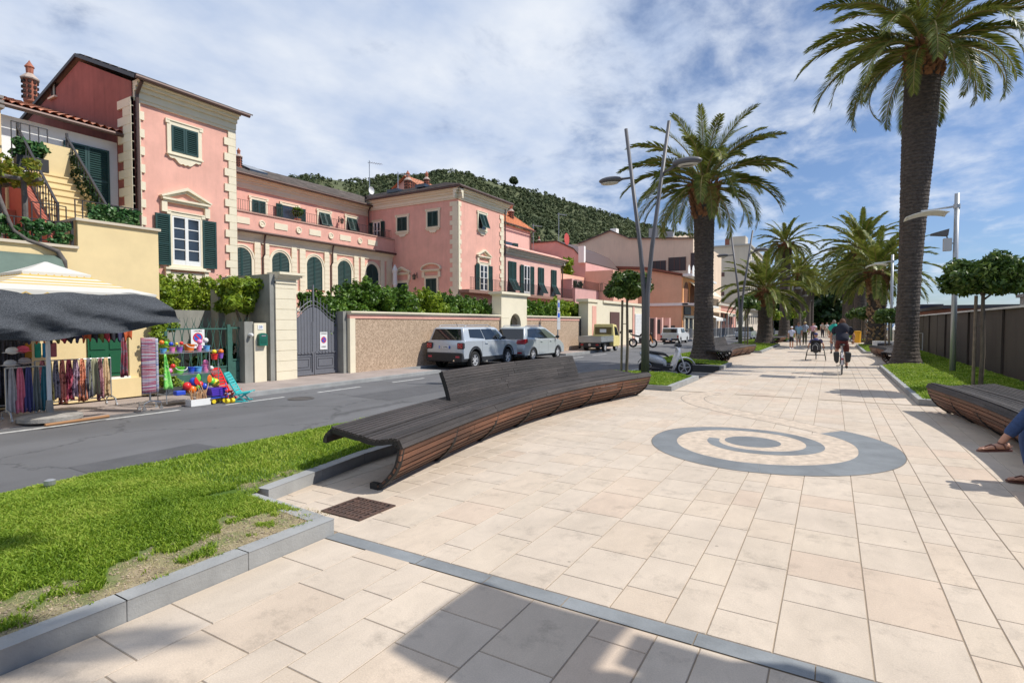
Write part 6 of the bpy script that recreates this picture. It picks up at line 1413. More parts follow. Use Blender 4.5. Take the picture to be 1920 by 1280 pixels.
# ================= BENCHES =================
DW=mat('dark_weathered_timber',(.060,.050,.046),.72,col2=(.025,.021,.020),vs=2.2,bump=.06,bs=30,island=.35,stretch=(1,.35,1))
RW=mat('red_brown_timber',(.20,.085,.045),.65,col2=(.075,.035,.022),vs=2.0,bump=.06,bs=30,island=.45,stretch=(1,.3,1))
RIB=mat('black_bench_rib',(.018,.017,.017),.7)
def bench(label,cx,y0,y1,side,bow,name='slatted_bench',ys=1,nseg=26,back=(.30,.76),far=False,sub=True,sc=1.0):
    """curved slatted bench; side=+1 front faces +X. spine x = cx + bow curve"""
    t=thing(name,label,'bench',(cx,(y0+y1)/2,0),group='curved slatted benches')
    L=y1-y0
    def spine(u): return cx-side*bow*math.sin(math.pi*u)
    # profile points (x outward from spine toward front, z)
    front=[(-.26,.03),(-.17,.09),(-.09,.155),(-.03,.22),(.01,.285),(.035,.35),(.05,.415)]
    nose=[(.06,.465),(.035,.505)]
    seat=[(-.015,.525)]+[(-.07-.058*i,.522-.035*math.sin(min(1,i/7)*math.pi*.9)+.012*(i>8)*(i-8)*.6) for i in range(15)]
    tail=[(-.95,.50),(-.985,.462),(-.99,.415)]
    def slats(pr,mt,nm,u0=0,u1=1,wz=.052,th=.02,par=t,flip=False):
        m=MB(); nn=max(4,int(nseg*(u1-u0)))
        for k,(px,pz) in enumerate(pr):
            if k<len(pr)-1: d=(pr[k+1][0]-px,pr[k+1][1]-pz)
            else: d=(px-pr[k-1][0],pz-pr[k-1][1])
            l=math.hypot(*d); d=(d[0]/l,d[1]/l); w2=wz/2; n_=( -d[1],d[0])
            # broken in board lengths
            cuts=[u0]; 
            while cuts[-1]<u1-.001: cuts.append(min(u1,cuts[-1]+rnd.uniform(1.6,2.6)/L))
            for a,b in zip(cuts[:-1],cuts[1:]):
                a+=.0006; b-=.0006; ns=max(1,int((b-a)*nseg)); V=[];F_=[]
                for i in range(ns+1):
                    u=a+(b-a)*i/ns; sx=spine(u); y=y0+L*u; jz=0
                    for (q,r_) in ((-w2,-th/2),(w2,-th/2),(w2,th/2),(-w2,th/2)):
                        xx=px+d[0]*q+n_[0]*r_; zz=pz+d[1]*q+n_[1]*r_
                        V.append((sx+side*xx,y,zz+jz))
                for i in range(ns):
                    for q in range(4):
                        q2=(q+1)%4; F_.append((i*4+q,i*4+q2,(i+1)*4+q2,(i+1)*4+q))
                F_.append((3,2,1,0)); F_.append(tuple(ns*4+q for q in range(4)))
                m.add(V,F_)
        return m.build(nm,mt,par)
    slats(front,RW,'front_slats'); slats(nose,DW,'nose_slats',wz=.045,th=.035); slats(seat,DW,'seat_slats',wz=.043,th=.03); slats(tail,DW,'rear_slats',wz=.045,th=.03)
    b0,b1=back
    bp=[(-.70,.545)]+[(-.70-.010*i-.0009*i*i*.5,.545+.040*i) for i in range(1,10)]+[(-.84,.945)]
    slats(bp,DW,'backrest_slats',b0,b1,wz=.038,th=.024)
    m=MB()
    prof=front+nose+seat+tail; inner=[(px-( .03 if k<7 else 0)-(.0),pz-(.035 if k>=8 else 0)) for k,(px,pz) in enumerate(prof)]
    n=int(L/1.1)
    for i in range(n+1):
        u=.004+.992*i/n; sx=spine(u); y=y0+L*u; m=MB()
        for k in range(len(prof)-1):
            p,q=prof[k],prof[k+1]; th=.055 
            a=(sx+side*(p[0]-.02),p[1]-.028); b=(sx+side*(q[0]-.02),q[1]-.028)
            m.bar((a[0],y,a[1]),(b[0],y,b[1]),.045,.05,up=(0,1,0))
        m.box(sx-side*.30-.05,sx-side*.30+.05,y-.03,y+.03,0,.06); (m.bar((sx-side*.62,y,.45),(sx-side*.30,y,.02),.05,.05) if 0<i<n else None)
        m.bar((sx-side*.30,y,.04),(sx-side*.6,y,.04),.05,.05) if 0<i<n else None
        m.build('rib',RIB,t)
    m=MB()
    nb=max(2,int(L*(b1-b0)/1.1))
    for i in range(nb+1):
        u=b0+.002+(b1-b0-.004)*i/nb; sx=spine(u); y=y0+L*u; m=MB()
        for k in range(len(bp)-1): m.bar((sx+side*(bp[k][0]-.028),y,bp[k][1]),(sx+side*(bp[k+1][0]-.028),y,bp[k+1][1]),.045,.04,up=(0,1,0))
        m.build('back_rib',RIB,t)
    return t
bench('long curved dark timber bench nearest the camera beside the road lawn',-3.60,3.92,12.25,1,.50,back=(.275,.80))
bench('second curved bench in the bay beside the tall palm on the road side',-3.55,23.6,31.8,1,.42,back=(.22,.72))
bench('third bench seen end on along the left side',-3.5,46.6,53.5,1,.35,back=(.1,.7))
bench('curved bench at the right edge where the woman sits',1.62,3.9,12.75,-1,.42,back=(.30,.76))
bench('bench in the right bay behind the huge palm trunk',1.72,25.6,33.2,-1,.40,back=(.25,.75))
# drain grate
GX_=mat('rusty_grate',(.13,.07,.05),.75,col2=(.05,.035,.03),vs=14,bump=.05,bs=60)
t=thing('drain_grate','rusty square drain grate in the paving near the end of the long bench','grate',(-3.6,3.45,0))
m=MB(); x0,x1,y0,y1=-3.84,-3.37,3.22,3.66; z=.012
m.box(x0,x1,y0,y0+.03,-.02,z); m.box(x0,x1,y1-.03,y1,-.02,z); m.box(x0,x0+.03,y0+.03,y1-.03,-.02,z); m.box(x1-.03,x1,y0+.03,y1-.03,-.02,z)
for i in range(1,9): x=x0+.03+(x1-x0-.06)*i/9; m.box(x-.011,x+.011,y0+.03,y1-.03,-.02,z-.001)
for j in range(1,5):
    y=y0+(y1-y0)*j/5
    m.box(x0+.03,x1-.03,y-.012,y+.012,-.018,z-.003)
m.build('bars',GX_,t); m=MB(); m.quad((x0,y0,.002),(x1,y0,.002),(x1,y1,.002),(x0,y1,.002)); m.build('pit',mat('black_pit',(.012,.01,.01),.95),t)
t=thing('lawn_spotlight','small grey ground spotlight half sunk at the road edge of the lawn','spotlight',(-6.2,1.95,.1)); m=MB(); m.lathe([(.03,.05),(.035,.16),(.045,.17),(.045,.21),(.02,.22)],c=(-6.18,2.12,0.0),n=12); m.build('housing',STEEL,t)
# ================= FENCE (sea side) =================
FEN=mat('fence_panel_dark',(.075,.058,.046),.7,var=.2,vs=.9,streak=.35,bump=.01,bs=30)
t=thing('dark_panel_fence','long dark grey brown panel fence with white top rail on the right','fence',(4.5,20,0))
m=MB(); y=-12; i=0
while y<40: m.box(4.45+(i%2)*.012,4.50+(i%2)*.012,y+.01,y+1.18,-.2,2.12); y+=1.2; i+=1
m.build('panels',FEN,t)
y=-12
while y<40: m=MB(); m.box(4.40,4.45,y-.04,y+.04,-.2,2.12); m.build('post',FEN,t); y+=4.8
m=MB(); m.add([(4.36,-12,2.16),(4.36,40,2.12),(4.95,40,2.18),(4.95,-12,2.22),(4.36,-12,2.10),(4.36,40,2.06),(4.95,40,2.10),(4.95,-12,2.14)],[(0,1,2,3),(7,6,5,4),(0,4,5,1),(1,5,6,2),(2,6,7,3),(3,7,4,0)]); m.build('top_rail',mat('white_rail',(.70,.69,.66),.6,var=.1,vs=2),t)
t=thing('beach_building','low brown brick beach building with flat dark roof behind the fence','building',(8,42,0))
m=MB(); m.box(5.7,12,40,52,-.5,2.5); m.build('wall',mat('brown_brick_wall',(.28,.11,.07),.8,var=.1),t); m=MB(); m.box(5.5,12.3,39.8,52.2,2.5,2.7); m.build('roof',mat('dark_roof_edge',(.07,.07,.08),.7),t)
t=thing('beach_building','pale grey roof block of the beach building at the right edge','building',(9,24,0)); m=MB(); m.box(6.0,9,23,27,-.5,2.6); m.build('wall',mat('pale_roof_block',(.42,.40,.37),.8,var=.1),t); m=MB(); m.box(5.9,9.1,22.9,27.1,2.6,2.72); m.build('roof',mat('grey_roof_edge',(.25,.24,.23),.7),t)
t=thing('beach_building','small dark blue hut roof beyond the dark fence','building',(5,55,0)); m=MB(); m.box(4.9,7.2,52.5,60,0,3.0); m.build('wall',mat('navy_hut',(.05,.06,.10),.7),t); m=MB(); m.box(4.8,7.3,52.4,60.1,3.0,3.12); m.build('roof',mat('hut_roof',(.10,.10,.12),.7),t)
# white block, beach umbrella, railings, bins
t=thing('bench_block','white block with dark louvred panel behind the right hand bench','cabinet',(2.5,34,0))
m=MB(); m.box(1.85,3.0,33.9,34.3,0,.72); m.build('body',WHITE,t); m=MB(); m.box(2.05,2.65,33.86,33.9,.1,.62); [m.box(2.06,2.64,33.84,33.86,z,z+.03) for z in np.arange(.12,.6,.06)]; m.build('louvre',mat('louvre_dark',(.08,.08,.09),.6),t)
t=thing('beach_umbrella','blue and white striped beach umbrella beyond the white block','umbrella',(3.7,45,0)); m=MB()
for k in range(10):
    m.mat(k%2); a=2*math.pi*k/10;b=2*math.pi*(k+1)/10; m.add([(3.75,46,1.6),(3.75+.75*math.cos(a),46+.75*math.sin(a),1.2),(3.75+.75*math.cos(b),46+.75*math.sin(b),1.2)],[(0,1,2)])
m.build('canopy',[mat('umbrella_blue',(.08,.25,.65),.6),mat('umbrella_white',(.75,.78,.8),.6)],t); m=MB(); m.tube([(3.75,46,0),(3.75,46,1.62)],.02,6); m.build('pole',STEEL,t)
m=MB(); railing(m,[(2.9,38),(4.4,38)],.1,1.1,.3,.02,.025); root_tags(m.build('white_railing',mat('pale_rail',(.55,.57,.58),.4)),'pale metal railing beyond the white block','railing')
def bin_(label,x,y,r,h,mt,lid):
    t=thing('waste_bin',label,'bin',(x,y,.1)); m=MB(); m.lathe([(r*.9,.1),(r,h)],c=(x,y,0),n=18); m.build('body',mt,t); m=MB(); m.lathe([(r*1.05,h),(r*1.05,h+.06),(r*.6,h+.1)],c=(x,y,0),n=18); m.build('lid',lid,t)
bin_('bright yellow round bin at the right edge of the promenade',1.72,51,.29,.95,mat('yellow_plastic',(.80,.42,.03),.5),mat('yellow_lid',(.6,.3,.02),.5))
bin_('dark grey bin right of the yellow bin',2.45,46.8,.22,.95,mat('dark_bin',(.05,.05,.05),.5),BLACKIRON)
# ================= VEHICLES =================
SILV=mat('silver_car_paint',(.50,.545,.59),.3,metal=.2,coat=.6,spec=.5); SILV2=mat('warm_silver_paint',(.50,.535,.53),.3,metal=.2,coat=.6)
BPL=mat('black_bumper_plastic',(.022,.023,.026),.6); TYRE=mat('tyre_rubber',(.018,.018,.018),.85); RIM=mat('alloy_rim',(.75,.75,.76),.3,metal=.3); CGL=mat('car_glass',(.012,.015,.018),.04,spec=.9); TAIL=mat('tail_lamp_red',(.35,.01,.02),.2,coat=.5); CHR=mat('chrome',(.7,.7,.7),.15,metal=1.)
GREENGL=mat('clear_car_glass',(.10,.12,.10),.05,spec=.9)
def wheel(par,x,y,r,w_,spokes=5,rim=RIM,name='wheel'):
    s=1 if y>0 else -1
    m=MB(); m.lathe([(r*.62,-w_/2),(r*.93,-w_/2),(r,-w_*.32),(r,w_*.32),(r*.93,w_/2),(r*.62,w_/2),(r*.60,w_*.2)],c=(x,y,r),n=28,axis='y',cap=False); ty=m.build(name,TYRE,par,auto=40)
    m=MB(); yo=y+s*w_*.5
    m.lathe([(r*.63,y-w_*.3*s-y+0),(r*.63,s*w_*.42)],c=(x,y,r),n=24,axis='y',cap=False)
    m.lathe([(.001,s*w_*.36),(r*.13,s*w_*.38),(r*.14,s*w_*.2)],c=(x,y,r),n=12,axis='y')
    for k in range(spokes):
        a=2*math.pi*k/spokes+.3
        for da in (-.16,.16):
            m.bar((x+math.cos(a+da)*r*.1,y+s*w_*.33,r+math.sin(a+da)*r*.1),(x+math.cos(a+da*1.4)*r*.60,y+s*w_*.40,r+math.sin(a+da*1.4)*r*.60),r*.075,.025,up=(0,1,0))
    m.lathe([(r*.56,s*w_*.42),(r*.64,s*w_*.45),(r*.64,s*w_*.40)],c=(x,y,r),n=24,axis='y',cap=False)
    m.build('rim',rim,ty)
    m=MB(); m.lathe([(.001,s*w_*.12),(r*.6,s*w_*.12)],c=(x,y,r),n=20,axis='y',cap=False); m.build('brake_disc',mat('brake_dark',(.05,.05,.05),.5,metal=.5),ty)
def side_panel(bottom,top,wh,r):
    """closed polygon (x,z): top outline left->right then bottom with wheel arches"""
    P=list(top)
    xs=sorted(wh,reverse=True); z0=bottom
    for x in xs:
        P.append((x+r,z0)); 
        for k in range(1,10):
            a=math.pi*k/10; P.append((x+r*math.cos(a),z0+ (r*math.sin(a))*1.0+ .0))
        P.append((x-r,z0))
    return P
def car(name,label,loc,rz,P,paint,cat_='car',group='cars parked along the kerb'):
    t=thing(name,label,cat_,loc,rz,local=True,group=group)
    L=P['L'];W=P['W']/2; top=P['belt'];  # list (x,z) outline front->... from rear bottom up & over
    poly=side_panel(P['sill'],top,P['wh'],P['arch'])
    m=MB(); n=len(poly)
    lay=[(-W,.0),(-W+.06,1),(W-.06,1),(W,0)]
    # cross-section with rounded shoulders
    xc=sum(p[0] for p in poly)/n
    def inset(p,k):
        x,z=p; 
        if k==1: return (x,z)
        zz=z; xx=x*(1-.018); 
        if z>P['sill']+.05: zz=z-.03*min(1,(z-P['sill'])/.4)
        return (xx,zz)
    V=[];F_=[]
    for (y,k) in ((-W,0),(-W+.10,1),(W-.10,1),(W,0)): 
        for p in poly: x,z=inset(p,k); 
        V+=[(inset(p,k)[0],y,inset(p,k)[1]) for p in poly]
    for a in range(3):
        for i in range(n):
            j=(i+1)%n; F_.append((a*n+i,a*n+j,(a+1)*n+j,(a+1)*n+i))
    F_.append(tuple(range(n))[::-1]); F_.append(tuple(range(3*n,4*n)))
    m.add(V,F_)
    body=m.build('body',paint,t,auto=38,bevel=.015,fixn=True)
    # greenhouse frustum
    g=P['cab']; (xb0,xb1,zb),(xt0,xt1,zt)=g; wb=W-.05; wt=W-P.get('tum',.22)
    def gp(u,v,s): # side face param: u along, v up
        xb=xb0+(xb1-xb0)*u; xt=xt0+(xt1-xt0)*u; return (xb+(xt-xb)*v,s*(wb+(wt-wb)*v),zb+(zt-zb)*v)
    m=MB(); ns=10
    V=[];F_=[]
    prof=[]
    for k in range(ns+1):
        v=k/ns; prof.append(v)
    ring=[]
    for v in (0,.5,.9,1.0):
        sh=0 if v<.95 else .05
        ring.append([(xb0+(xt0-xb0)*v+sh,-(wb+(wt-wb)*v)+sh*1.2,zb+(zt-zb)*v),(xb1+(xt1-xb1)*v-sh,-(wb+(wt-wb)*v)+sh*1.2,zb+(zt-zb)*v),(xb1+(xt1-xb1)*v-sh,(wb+(wt-wb)*v)-sh*1.2,zb+(zt-zb)*v),(xb0+(xt0-xb0)*v+sh,(wb+(wt-wb)*v)-sh*1.2,zb+(zt-zb)*v)])
    V=[p for r_ in ring for p in r_]; nr=len(ring)
    for a in range(nr-1):
        for i in range(4):
            j=(i+1)%4; F_.append((a*4+i,a*4+j,(a+1)*4+j,(a+1)*4+i))
    # crowned roof
    b=len(V); xm0,xm1=ring[-1][0][0],ring[-1][1][0]; V+=[(xm0+.25,-wt*.55,zt+.035),(xm1-.35,-wt*.55,zt+.035),(xm1-.35,wt*.55,zt+.035),(xm0+.25,wt*.55,zt+.035)]
    q=(nr-1)*4
    for i in range(4): j=(i+1)%4; F_.append((q+i,q+j,b+j,b+i))
    F_.append((b,b+1,b+2,b+3)); F_.append((3,2,1,0))
    m.add(V,F_); m.build('cabin',paint,t,auto=40,bevel=.03,fixn=True)
    # side glass
    for s in (-1,1):
        for (u0,u1,v0,v1,gm,sh) in P['sideglass']:
            m=MB(); pts=[]
            for (u,v) in ((u0,v0+sh[0]),(u1,v0+sh[1]),(u1+sh[3],v1),(u0+sh[2],v1)):
                p=gp(u,v,s); pts.append((p[0],p[1]+s*.012,p[2]))
            p2=[(x,y-s*.03,z) for x,y,z in pts]; m.add(pts+p2,[(0,1,2,3),(7,6,5,4),(0,4,5,1),(1,5,6,2),(2,6,7,3),(3,7,4,0)]); m.build('side_window',gm,t,bevel=.0)
    def endglass(rear,v0,v1,iw):
        xb,xt=(xb0,xt0) if rear else (xb1,xt1); s=-1 if rear else 1
        pts=[]
        for (v,sg) in ((v0,-1),(v0,1),(v1,1),(v1,-1)):
            pts.append((xb+(xt-xb)*v+s*.014,sg*((wb+(wt-wb)*v)-iw),zb+(zt-zb)*v))
        p2=[(x-s*.03,y,z) for x,y,z in pts]
        m=MB(); m.add(pts+p2,[(0,1,2,3),(7,6,5,4),(0,4,5,1),(1,5,6,2),(2,6,7,3),(3,7,4,0)]); m.build('rear_window' if rear else 'windscreen',CGL,t)
    endglass(True,*P['rearglass']); endglass(False,.08,.88,.10)
    # wheels and arch liners
    for x in P['wh']:
        for s in (-1,1):
            wheel(t,x,s*(W-.12),P['wr'],.22,P.get('spokes',5))
            m=MB(); rr=P['arch']; pts=[(x+rr*math.cos(math.pi*k/12),s*(W+.005),P['sill']+rr*math.sin(math.pi*k/12)) for k in range(13)]
            V=[];F_=[]
            for (cx_,cy_,cz_) in pts:
                dx,dz=(cx_-x)/rr,(cz_-P['sill'])/rr; V+=[(cx_-dx*.01,cy_,cz_-dz*.01),(cx_+dx*P['flare'],cy_,cz_+dz*P['flare']),(cx_-dx*.01,cy_-s*.25,cz_-dz*.01)]
            for k in range(12): F_+=[(3*k,3*k+1,3*k+4,3*k+3),(3*k,3*k+2,3*k+5,3*k+3)]
            m.add(V,F_); m.build('wheel_arch',BPL,t)
    m=MB(); m.box(P['wh'][0]-.5,P['wh'][1]+.5,-W+.12,W-.12,P['sill']-.10,P['sill']+.25); m.build('underbody',BPL,t)
    # mirrors and handles
    for s in (-1,1):
        m=MB(); mx_=xb1-.42; m.ball((mx_,s*(W+.10),zb+.08),(.07,.11,.08),10,7); m.bar((mx_,s*(W-.06),zb+.02),(mx_,s*(W+.06),zb+.06),.04); m.build('mirror',BPL,t,smooth=True)
        for hx in P['handles']:
            m=MB(); m.box(hx-.10,hx+.10,s*(W-.0),s*(W+.035),P['hz']-.015,P['hz']+.015); m.build('door_handle',paint if P.get('hpaint') else CHR,t)
    m=MB()
    for s in (-1,1):
        for dx in P['seams']: m.box(dx-.004,dx+.004,s*(W-.02),s*(W+.0015),P['sill']+.12,zb-.02)
    m.build('door_seams',BPL,t)
    return t,W
def plate(t,x,z,txt,w_=.52,face=-1):
    m=MB(); m.box(x-.006,x+.006,-w_/2,w_/2,z-.055,z+.055); pl=m.build('number_plate',WHITE,t)
    m=MB(); 
    for s in (-1,1): m.box(x-.008,x+.007,s*w_/2-s*.045,s*w_/2,z-.055,z+.055)
    m.build('blue_band',BLUE,pl)
    o=text('lettering',txt,.095,BLK,(0,0,0),(0,0,0),None,.001); o.location=(x+face*.009,0,z); o.rotation_euler=(math.pi/2,0,-math.pi/2); o.parent=pl
suv,W=car('parked_car','silver boxy off-road car with black lower bumper, nearer of the two parked cars',(-13.05,19.05,-.15),math.pi/2,dict(L=4.2,W=1.8,sill=.42,arch=.41,flare=.075,wr=.345,wh=[-1.22,1.30],
 belt=[(-2.02,.42),(-2.06,.62),(-2.05,.80),(-2.0,1.08),(-1.93,1.16),(.95,1.13),(1.45,1.10),(1.98,1.0),(2.12,.88),(2.13,.5),(2.1,.42)],
 cab=((-1.95,1.15,1.12),(-1.80,.58,1.64)),tum=.20,sideglass=[(.14,.47,.12,.86,CGL,(.12,0,0,-.0)),(.49,.80,.04,.86,CGL,(0,0,0,0)),(.815,.93,.04,.80,GREENGL,(0,.0,0,-.0))],rearglass=(.06,.88,.10),handles=[-.42,.55],hz=1.0,hpaint=True,seams=[-.72,.22,1.02]),SILV)
m=MB(); m.box(-2.12,-1.75,-W+.02,W-.02,.30,.66); m.box(1.95,2.16,-W+.04,W-.04,.28,.55); m.build('bumper',BPL,suv,bevel=.05)
m=MB(); [m.box(-.78,.86,s*(W-.04),s*(W+.02),.30,.46) for s in (-1,1)]; m.build('sill_cladding',BPL,suv)
for s in (-1,1):
    m=MB(); m.box(-2.07,-1.93,s*(W-.30),s*(W-.0),.80,1.05); l=m.build('tail_light',BPL,suv,bevel=.03)
    m=MB(); m.box(-2.083,-2.0,s*(W-.27),s*(W-.03),.83,1.02); l2=m.build('red_lens',TAIL,l,bevel=.02)
    m=MB(); m.bar((-2.09,s*(W-.24),.86),(-2.09,s*(W-.06),.99),.018,.01); m.bar((-2.09,s*(W-.24),.99),(-2.09,s*(W-.06),.86),.018,.01); m.build('cross_mark',mat('pink_lens',(.6,.15,.15),.3),l)
    m=MB(); m.box(-2.13,-2.08,s*(W-.32),s*(W-.14),.47,.54); m.build('reflector',mat('fog_red',(.5,.05,.08),.3),suv)
    m=MB(); m.tube([(-1.6,s*(.62),1.66),(-1.5,s*.62,1.72),(.1,s*.62,1.73),(.3,s*.62,1.66)],.02,8); m.build('roof_rail',BPL if False else STEEL,suv)
plate(suv,-2.075,.87,'EZ 039BL'); m=MB(); m.tube([(-1.2,.0,1.67),(-1.32,.0,1.86)],.01,5); m.build('aerial',BPL,suv)
m=MB(); m.tube([(-2.1,-.5,.36),(-2.14,-.5,.36)],.035,10); m.build('exhaust',CHR,suv)
van,W=car('parked_car','silver people carrier with large red tail lamps, farther of the two parked cars',(-13.05,23.95,-.15),math.pi/2,dict(L=4.4,W=1.79,sill=.30,arch=.385,flare=.015,wr=.33,wh=[-1.25,1.42],
 belt=[(-2.1,.30),(-2.17,.45),(-2.18,.66),(-2.10,.85),(-2.05,1.10),(1.1,1.06),(1.7,.96),(2.08,.78),(2.18,.6),(2.16,.32)],
 cab=((-2.06,1.55,1.05),(-1.72,.30,1.62)),tum=.24,sideglass=[(.10,.42,.05,.86,CGL,(.16,0,.02,0)),(.43,.66,.03,.86,CGL,(0,0,0,0)),(.67,.93,.03,.84,GREENGL,(0,.0,0,-.02))],rearglass=(.02,.86,.06),handles=[-.42,.58],hz=.93,hpaint=True,seams=[-.70,.28,1.12],spokes=5),SILV2)
m=MB(); m.box(-2.16,-1.8,-W+.03,W-.03,.22,.34); m.build('bumper',BPL,van,bevel=.03)
for s in (-1,1):
    m=MB(); m.add([(-2.19,s*(W-.42),.86),(-2.12,s*(W+.005),.84),(-1.82,s*(W+.012),.92),(-1.86,s*(W+.008),1.08),(-2.10,s*(W-.0),1.07),(-2.15,s*(W-.38),1.02),(-1.95,s*(W-.4),.95)],[(0,1,4,5),(1,2,3,4),(0,5,6),(5,4,3,6),(0,6,2,1)]); m.build('tail_light',TAIL,van)
    m=MB(); m.box(-2.2,-2.14,s*(W-.40),s*(W-.12),.40,.47); m.build('reflector',TAIL,van)
    m=MB(); m.tube([(-1.55,s*.6,1.64),(-1.45,s*.6,1.69),(.0,s*.6,1.69),(.15,s*.6,1.64)],.016,8); m.build('roof_rail',CHR,van)
plate(van,-2.19,.72,'DZ 417')
# yellow mini truck
YEL=mat('truck_yellow',(.80,.68,.28),.45,var=.08,vs=2); ALU=mat('alu_dropside',(.42,.44,.44),.45,metal=.5,var=.12,vs=3)
tr=thing('mini_truck','small yellow flatbed truck with grey metal dropsides parked by the cream gateway','truck',(-12.95,33.3,-.15),math.pi/2,group=None,local=True)
W=.73
m=MB(); P=[(.55,.35),(1.62,.35),(1.70,.55),(1.66,.95),(1.25,1.72),(.75,1.78),(.55,1.74)]; V=[]
m.prism([(.55,.35),(1.6,.35),(1.70,.5),(1.68,.95),(.55,.95)],-W,W,'y'); m.add([(.55,-W,.951),(1.68,-W,.951),(1.25,-W+.08,1.70),(.58,-W+.08,1.76),(.55,W,.951),(1.68,W,.951),(1.25,W-.08,1.70),(.58,W-.08,1.76)],[(0,1,2,3),(7,6,5,4),(3,2,6,7),(0,3,7,4),(1,5,6,2)]); m.build('cab',YEL,tr,bevel=.03)
m=MB(); m.box(.535,.56,-W+.16,W-.16,1.08,1.55); m.build('rear_window',mat('yellowed_glass',(.12,.10,.04),.1),tr); m=MB(); m.box(.52,.545,-.22,.22,1.2,1.42); m.build('sticker',WHITE,tr)
for s in (-1,1):
    m=MB(); m.add([(.78,s*(W-.01),1.02),(1.55,s*(W-.01),1.0),(1.22,s*(W-.065),1.55),(.78,s*(W-.07),1.60)],[(0,1,2,3)]); m.build('side_window',CGL,tr,solid=.02)
    m=MB(); m.ball((1.5,s*(W+.14),1.2),(.03,.07,.1),8,6); m.build('mirror',BPL,tr)
m=MB(); m.add([(1.60,-W+.1,1.02),(1.60,W-.1,1.02),(1.29,W-.16,1.62),(1.29,-W+.16,1.62)],[(0,1,2,3)]); m.build('windscreen',CGL,tr,solid=.03)
for (a,b,c,d) in ((-1.75,.45,-W-.02,-W+.02),(-1.75,.45,W-.02,W+.02)):
    m=MB(); m.box(a,b,c,d,.66,1.0); [m.box(a,b,c-.012,d+.012,z,z+.03) for z in (.66,.77,.88,.97)]; m.build('dropside',ALU,tr)
m=MB(); m.box(-1.79,-1.751,-W-.02,W+.02,.66,1.0); [m.box(-1.805,-1.75,-W-.02,W+.02,z,z+.03) for z in (.66,.77,.88,.97)]; m.build('tailgate',ALU,tr)
m=MB(); m.box(-1.75,.5,-W+.02,W-.02,.60,.655); m.build('bed',ALU,tr); m=MB(); m.box(-1.7,1.5,-.45,.45,.28,.58); m.box(-1.76,-1.68,-W+.05,W-.05,.38,.56); m.build('chassis',BPL,tr)
for x in (-.85,1.15):
    for s in (-1,1): wheel(tr,x,s*(W-.12),.27,.16,6)
for s in (-1,1): m=MB(); m.box(-1.79,-1.76,s*.5-.09,s*.5+.09,.42,.52); m.build('tail_light',TAIL,tr)
m=MB(); m.lathe([(.001,0),(.09,0),(.09,.02)],c=(-1.78,0,.47),n=16,axis='x'); m.build('plate_disc',STEEL,tr)
# white pickup
WPT=mat('white_car_paint',(.72,.74,.75),.35,coat=.4)
pk=thing('parked_car','white small pickup with grey tailgate parked beyond the motorcycle','pickup',(-12.35,50.5,-.2),math.pi/2,local=True,group='cars parked along the kerb')
W=.80
m=MB(); poly=side_panel(.35,[(-2.0,.35),(-2.03,.9),(-.2,.98),(.2,1.0),(.95,.98),(1.8,.82),(1.92,.6),(1.9,.35)],[-1.25,1.2],.36); m.prism(poly,-W,W,'y'); m.build('body',WPT,pk,bevel=.03)
m=MB(); m.add([(-1.95,-W+.06,.93),(.95,-W+.06,.99),(.45,-W+.15,1.45),(-1.85,-W+.15,1.45),(-1.95,W-.06,.93),(.95,W-.06,.99),(.45,W-.15,1.45),(-1.85,W-.15,1.45)],[(0,1,2,3),(7,6,5,4),(3,2,6,7),(0,3,7,4),(1,5,6,2)]); m.build('cabin',WPT,pk,bevel=.03)
m=MB(); m.box(-1.96,-1.9,-W+.2,W-.2,1.02,1.36); m.build('rear_window',CGL,pk)
for s in (-1,1):
    for x0,x1 in ((-.75,-.1),(-.05,.6)): m=MB(); m.add([(x0,s*(W-.06),1.02),(x1,s*(W-.06),1.02),(x1-.12,s*(W-.12),1.36),(x0+.02,s*(W-.12),1.36)],[(0,1,2,3)]); m.build('side_window',CGL,pk,solid=.02)
    m=MB(); m.box(-2.06,-2.0,s*(W-.13),s*(W-.01),.55,.8); m.build('tail_light',TAIL,pk)
m=MB(); m.box(-2.05,-2.0,-W+.14,W-.14,.62,.93); m.build('tailgate',ALU,pk); m=MB(); m.box(-2.1,-1.9,-W,W,.33,.52); m.build('bumper',BPL,pk); plate(pk,-2.11,.45,'AB 482',.4)
for x in (-1.25,1.2):
    for s in (-1,1): wheel(pk,x,s*(W-.1),.29,.18,6)
# simple far cars
for i,(x,y,lb_) in enumerate(((-8.9,97,'distant dark car on the road beside the outdoor cafe'),(-8.4,66.5,'distant silver car partly hidden by the left palms'))):
    mt=mat('dark_blue_paint',(.05,.08,.14),.3) if i==0 else SILV
    t=thing('distant_car',lb_,'car',(x,y,-.15),math.pi/2,local=True,group='cars parked along the kerb'); W=.85
    m=MB(); m.prism(side_panel(.3,[(-2.1,.3),(-2.15,.85),(1.2,.95),(2.0,.8),(2.1,.3)],[-1.3,1.3],.36),-W,W,'y'); m.build('body',mt,t,bevel=.05)
    m=MB(); m.add([(-2.0,-W+.06,.85),(1.1,-W+.06,.93),(.5,-W+.2,1.42),(-1.6,-W+.2,1.42),(-2.0,W-.06,.85),(1.1,W-.06,.93),(.5,W-.2,1.42),(-1.6,W-.2,1.42)],[(0,1,2,3),(7,6,5,4),(3,2,6,7),(0,3,7,4),(1,5,6,2)]); m.build('cabin',CGL,t,bevel=.05)
    for xx in (-1.3,1.3):
        for s in (-1,1): wheel(t,xx,s*(W-.1),.3,.18,6)
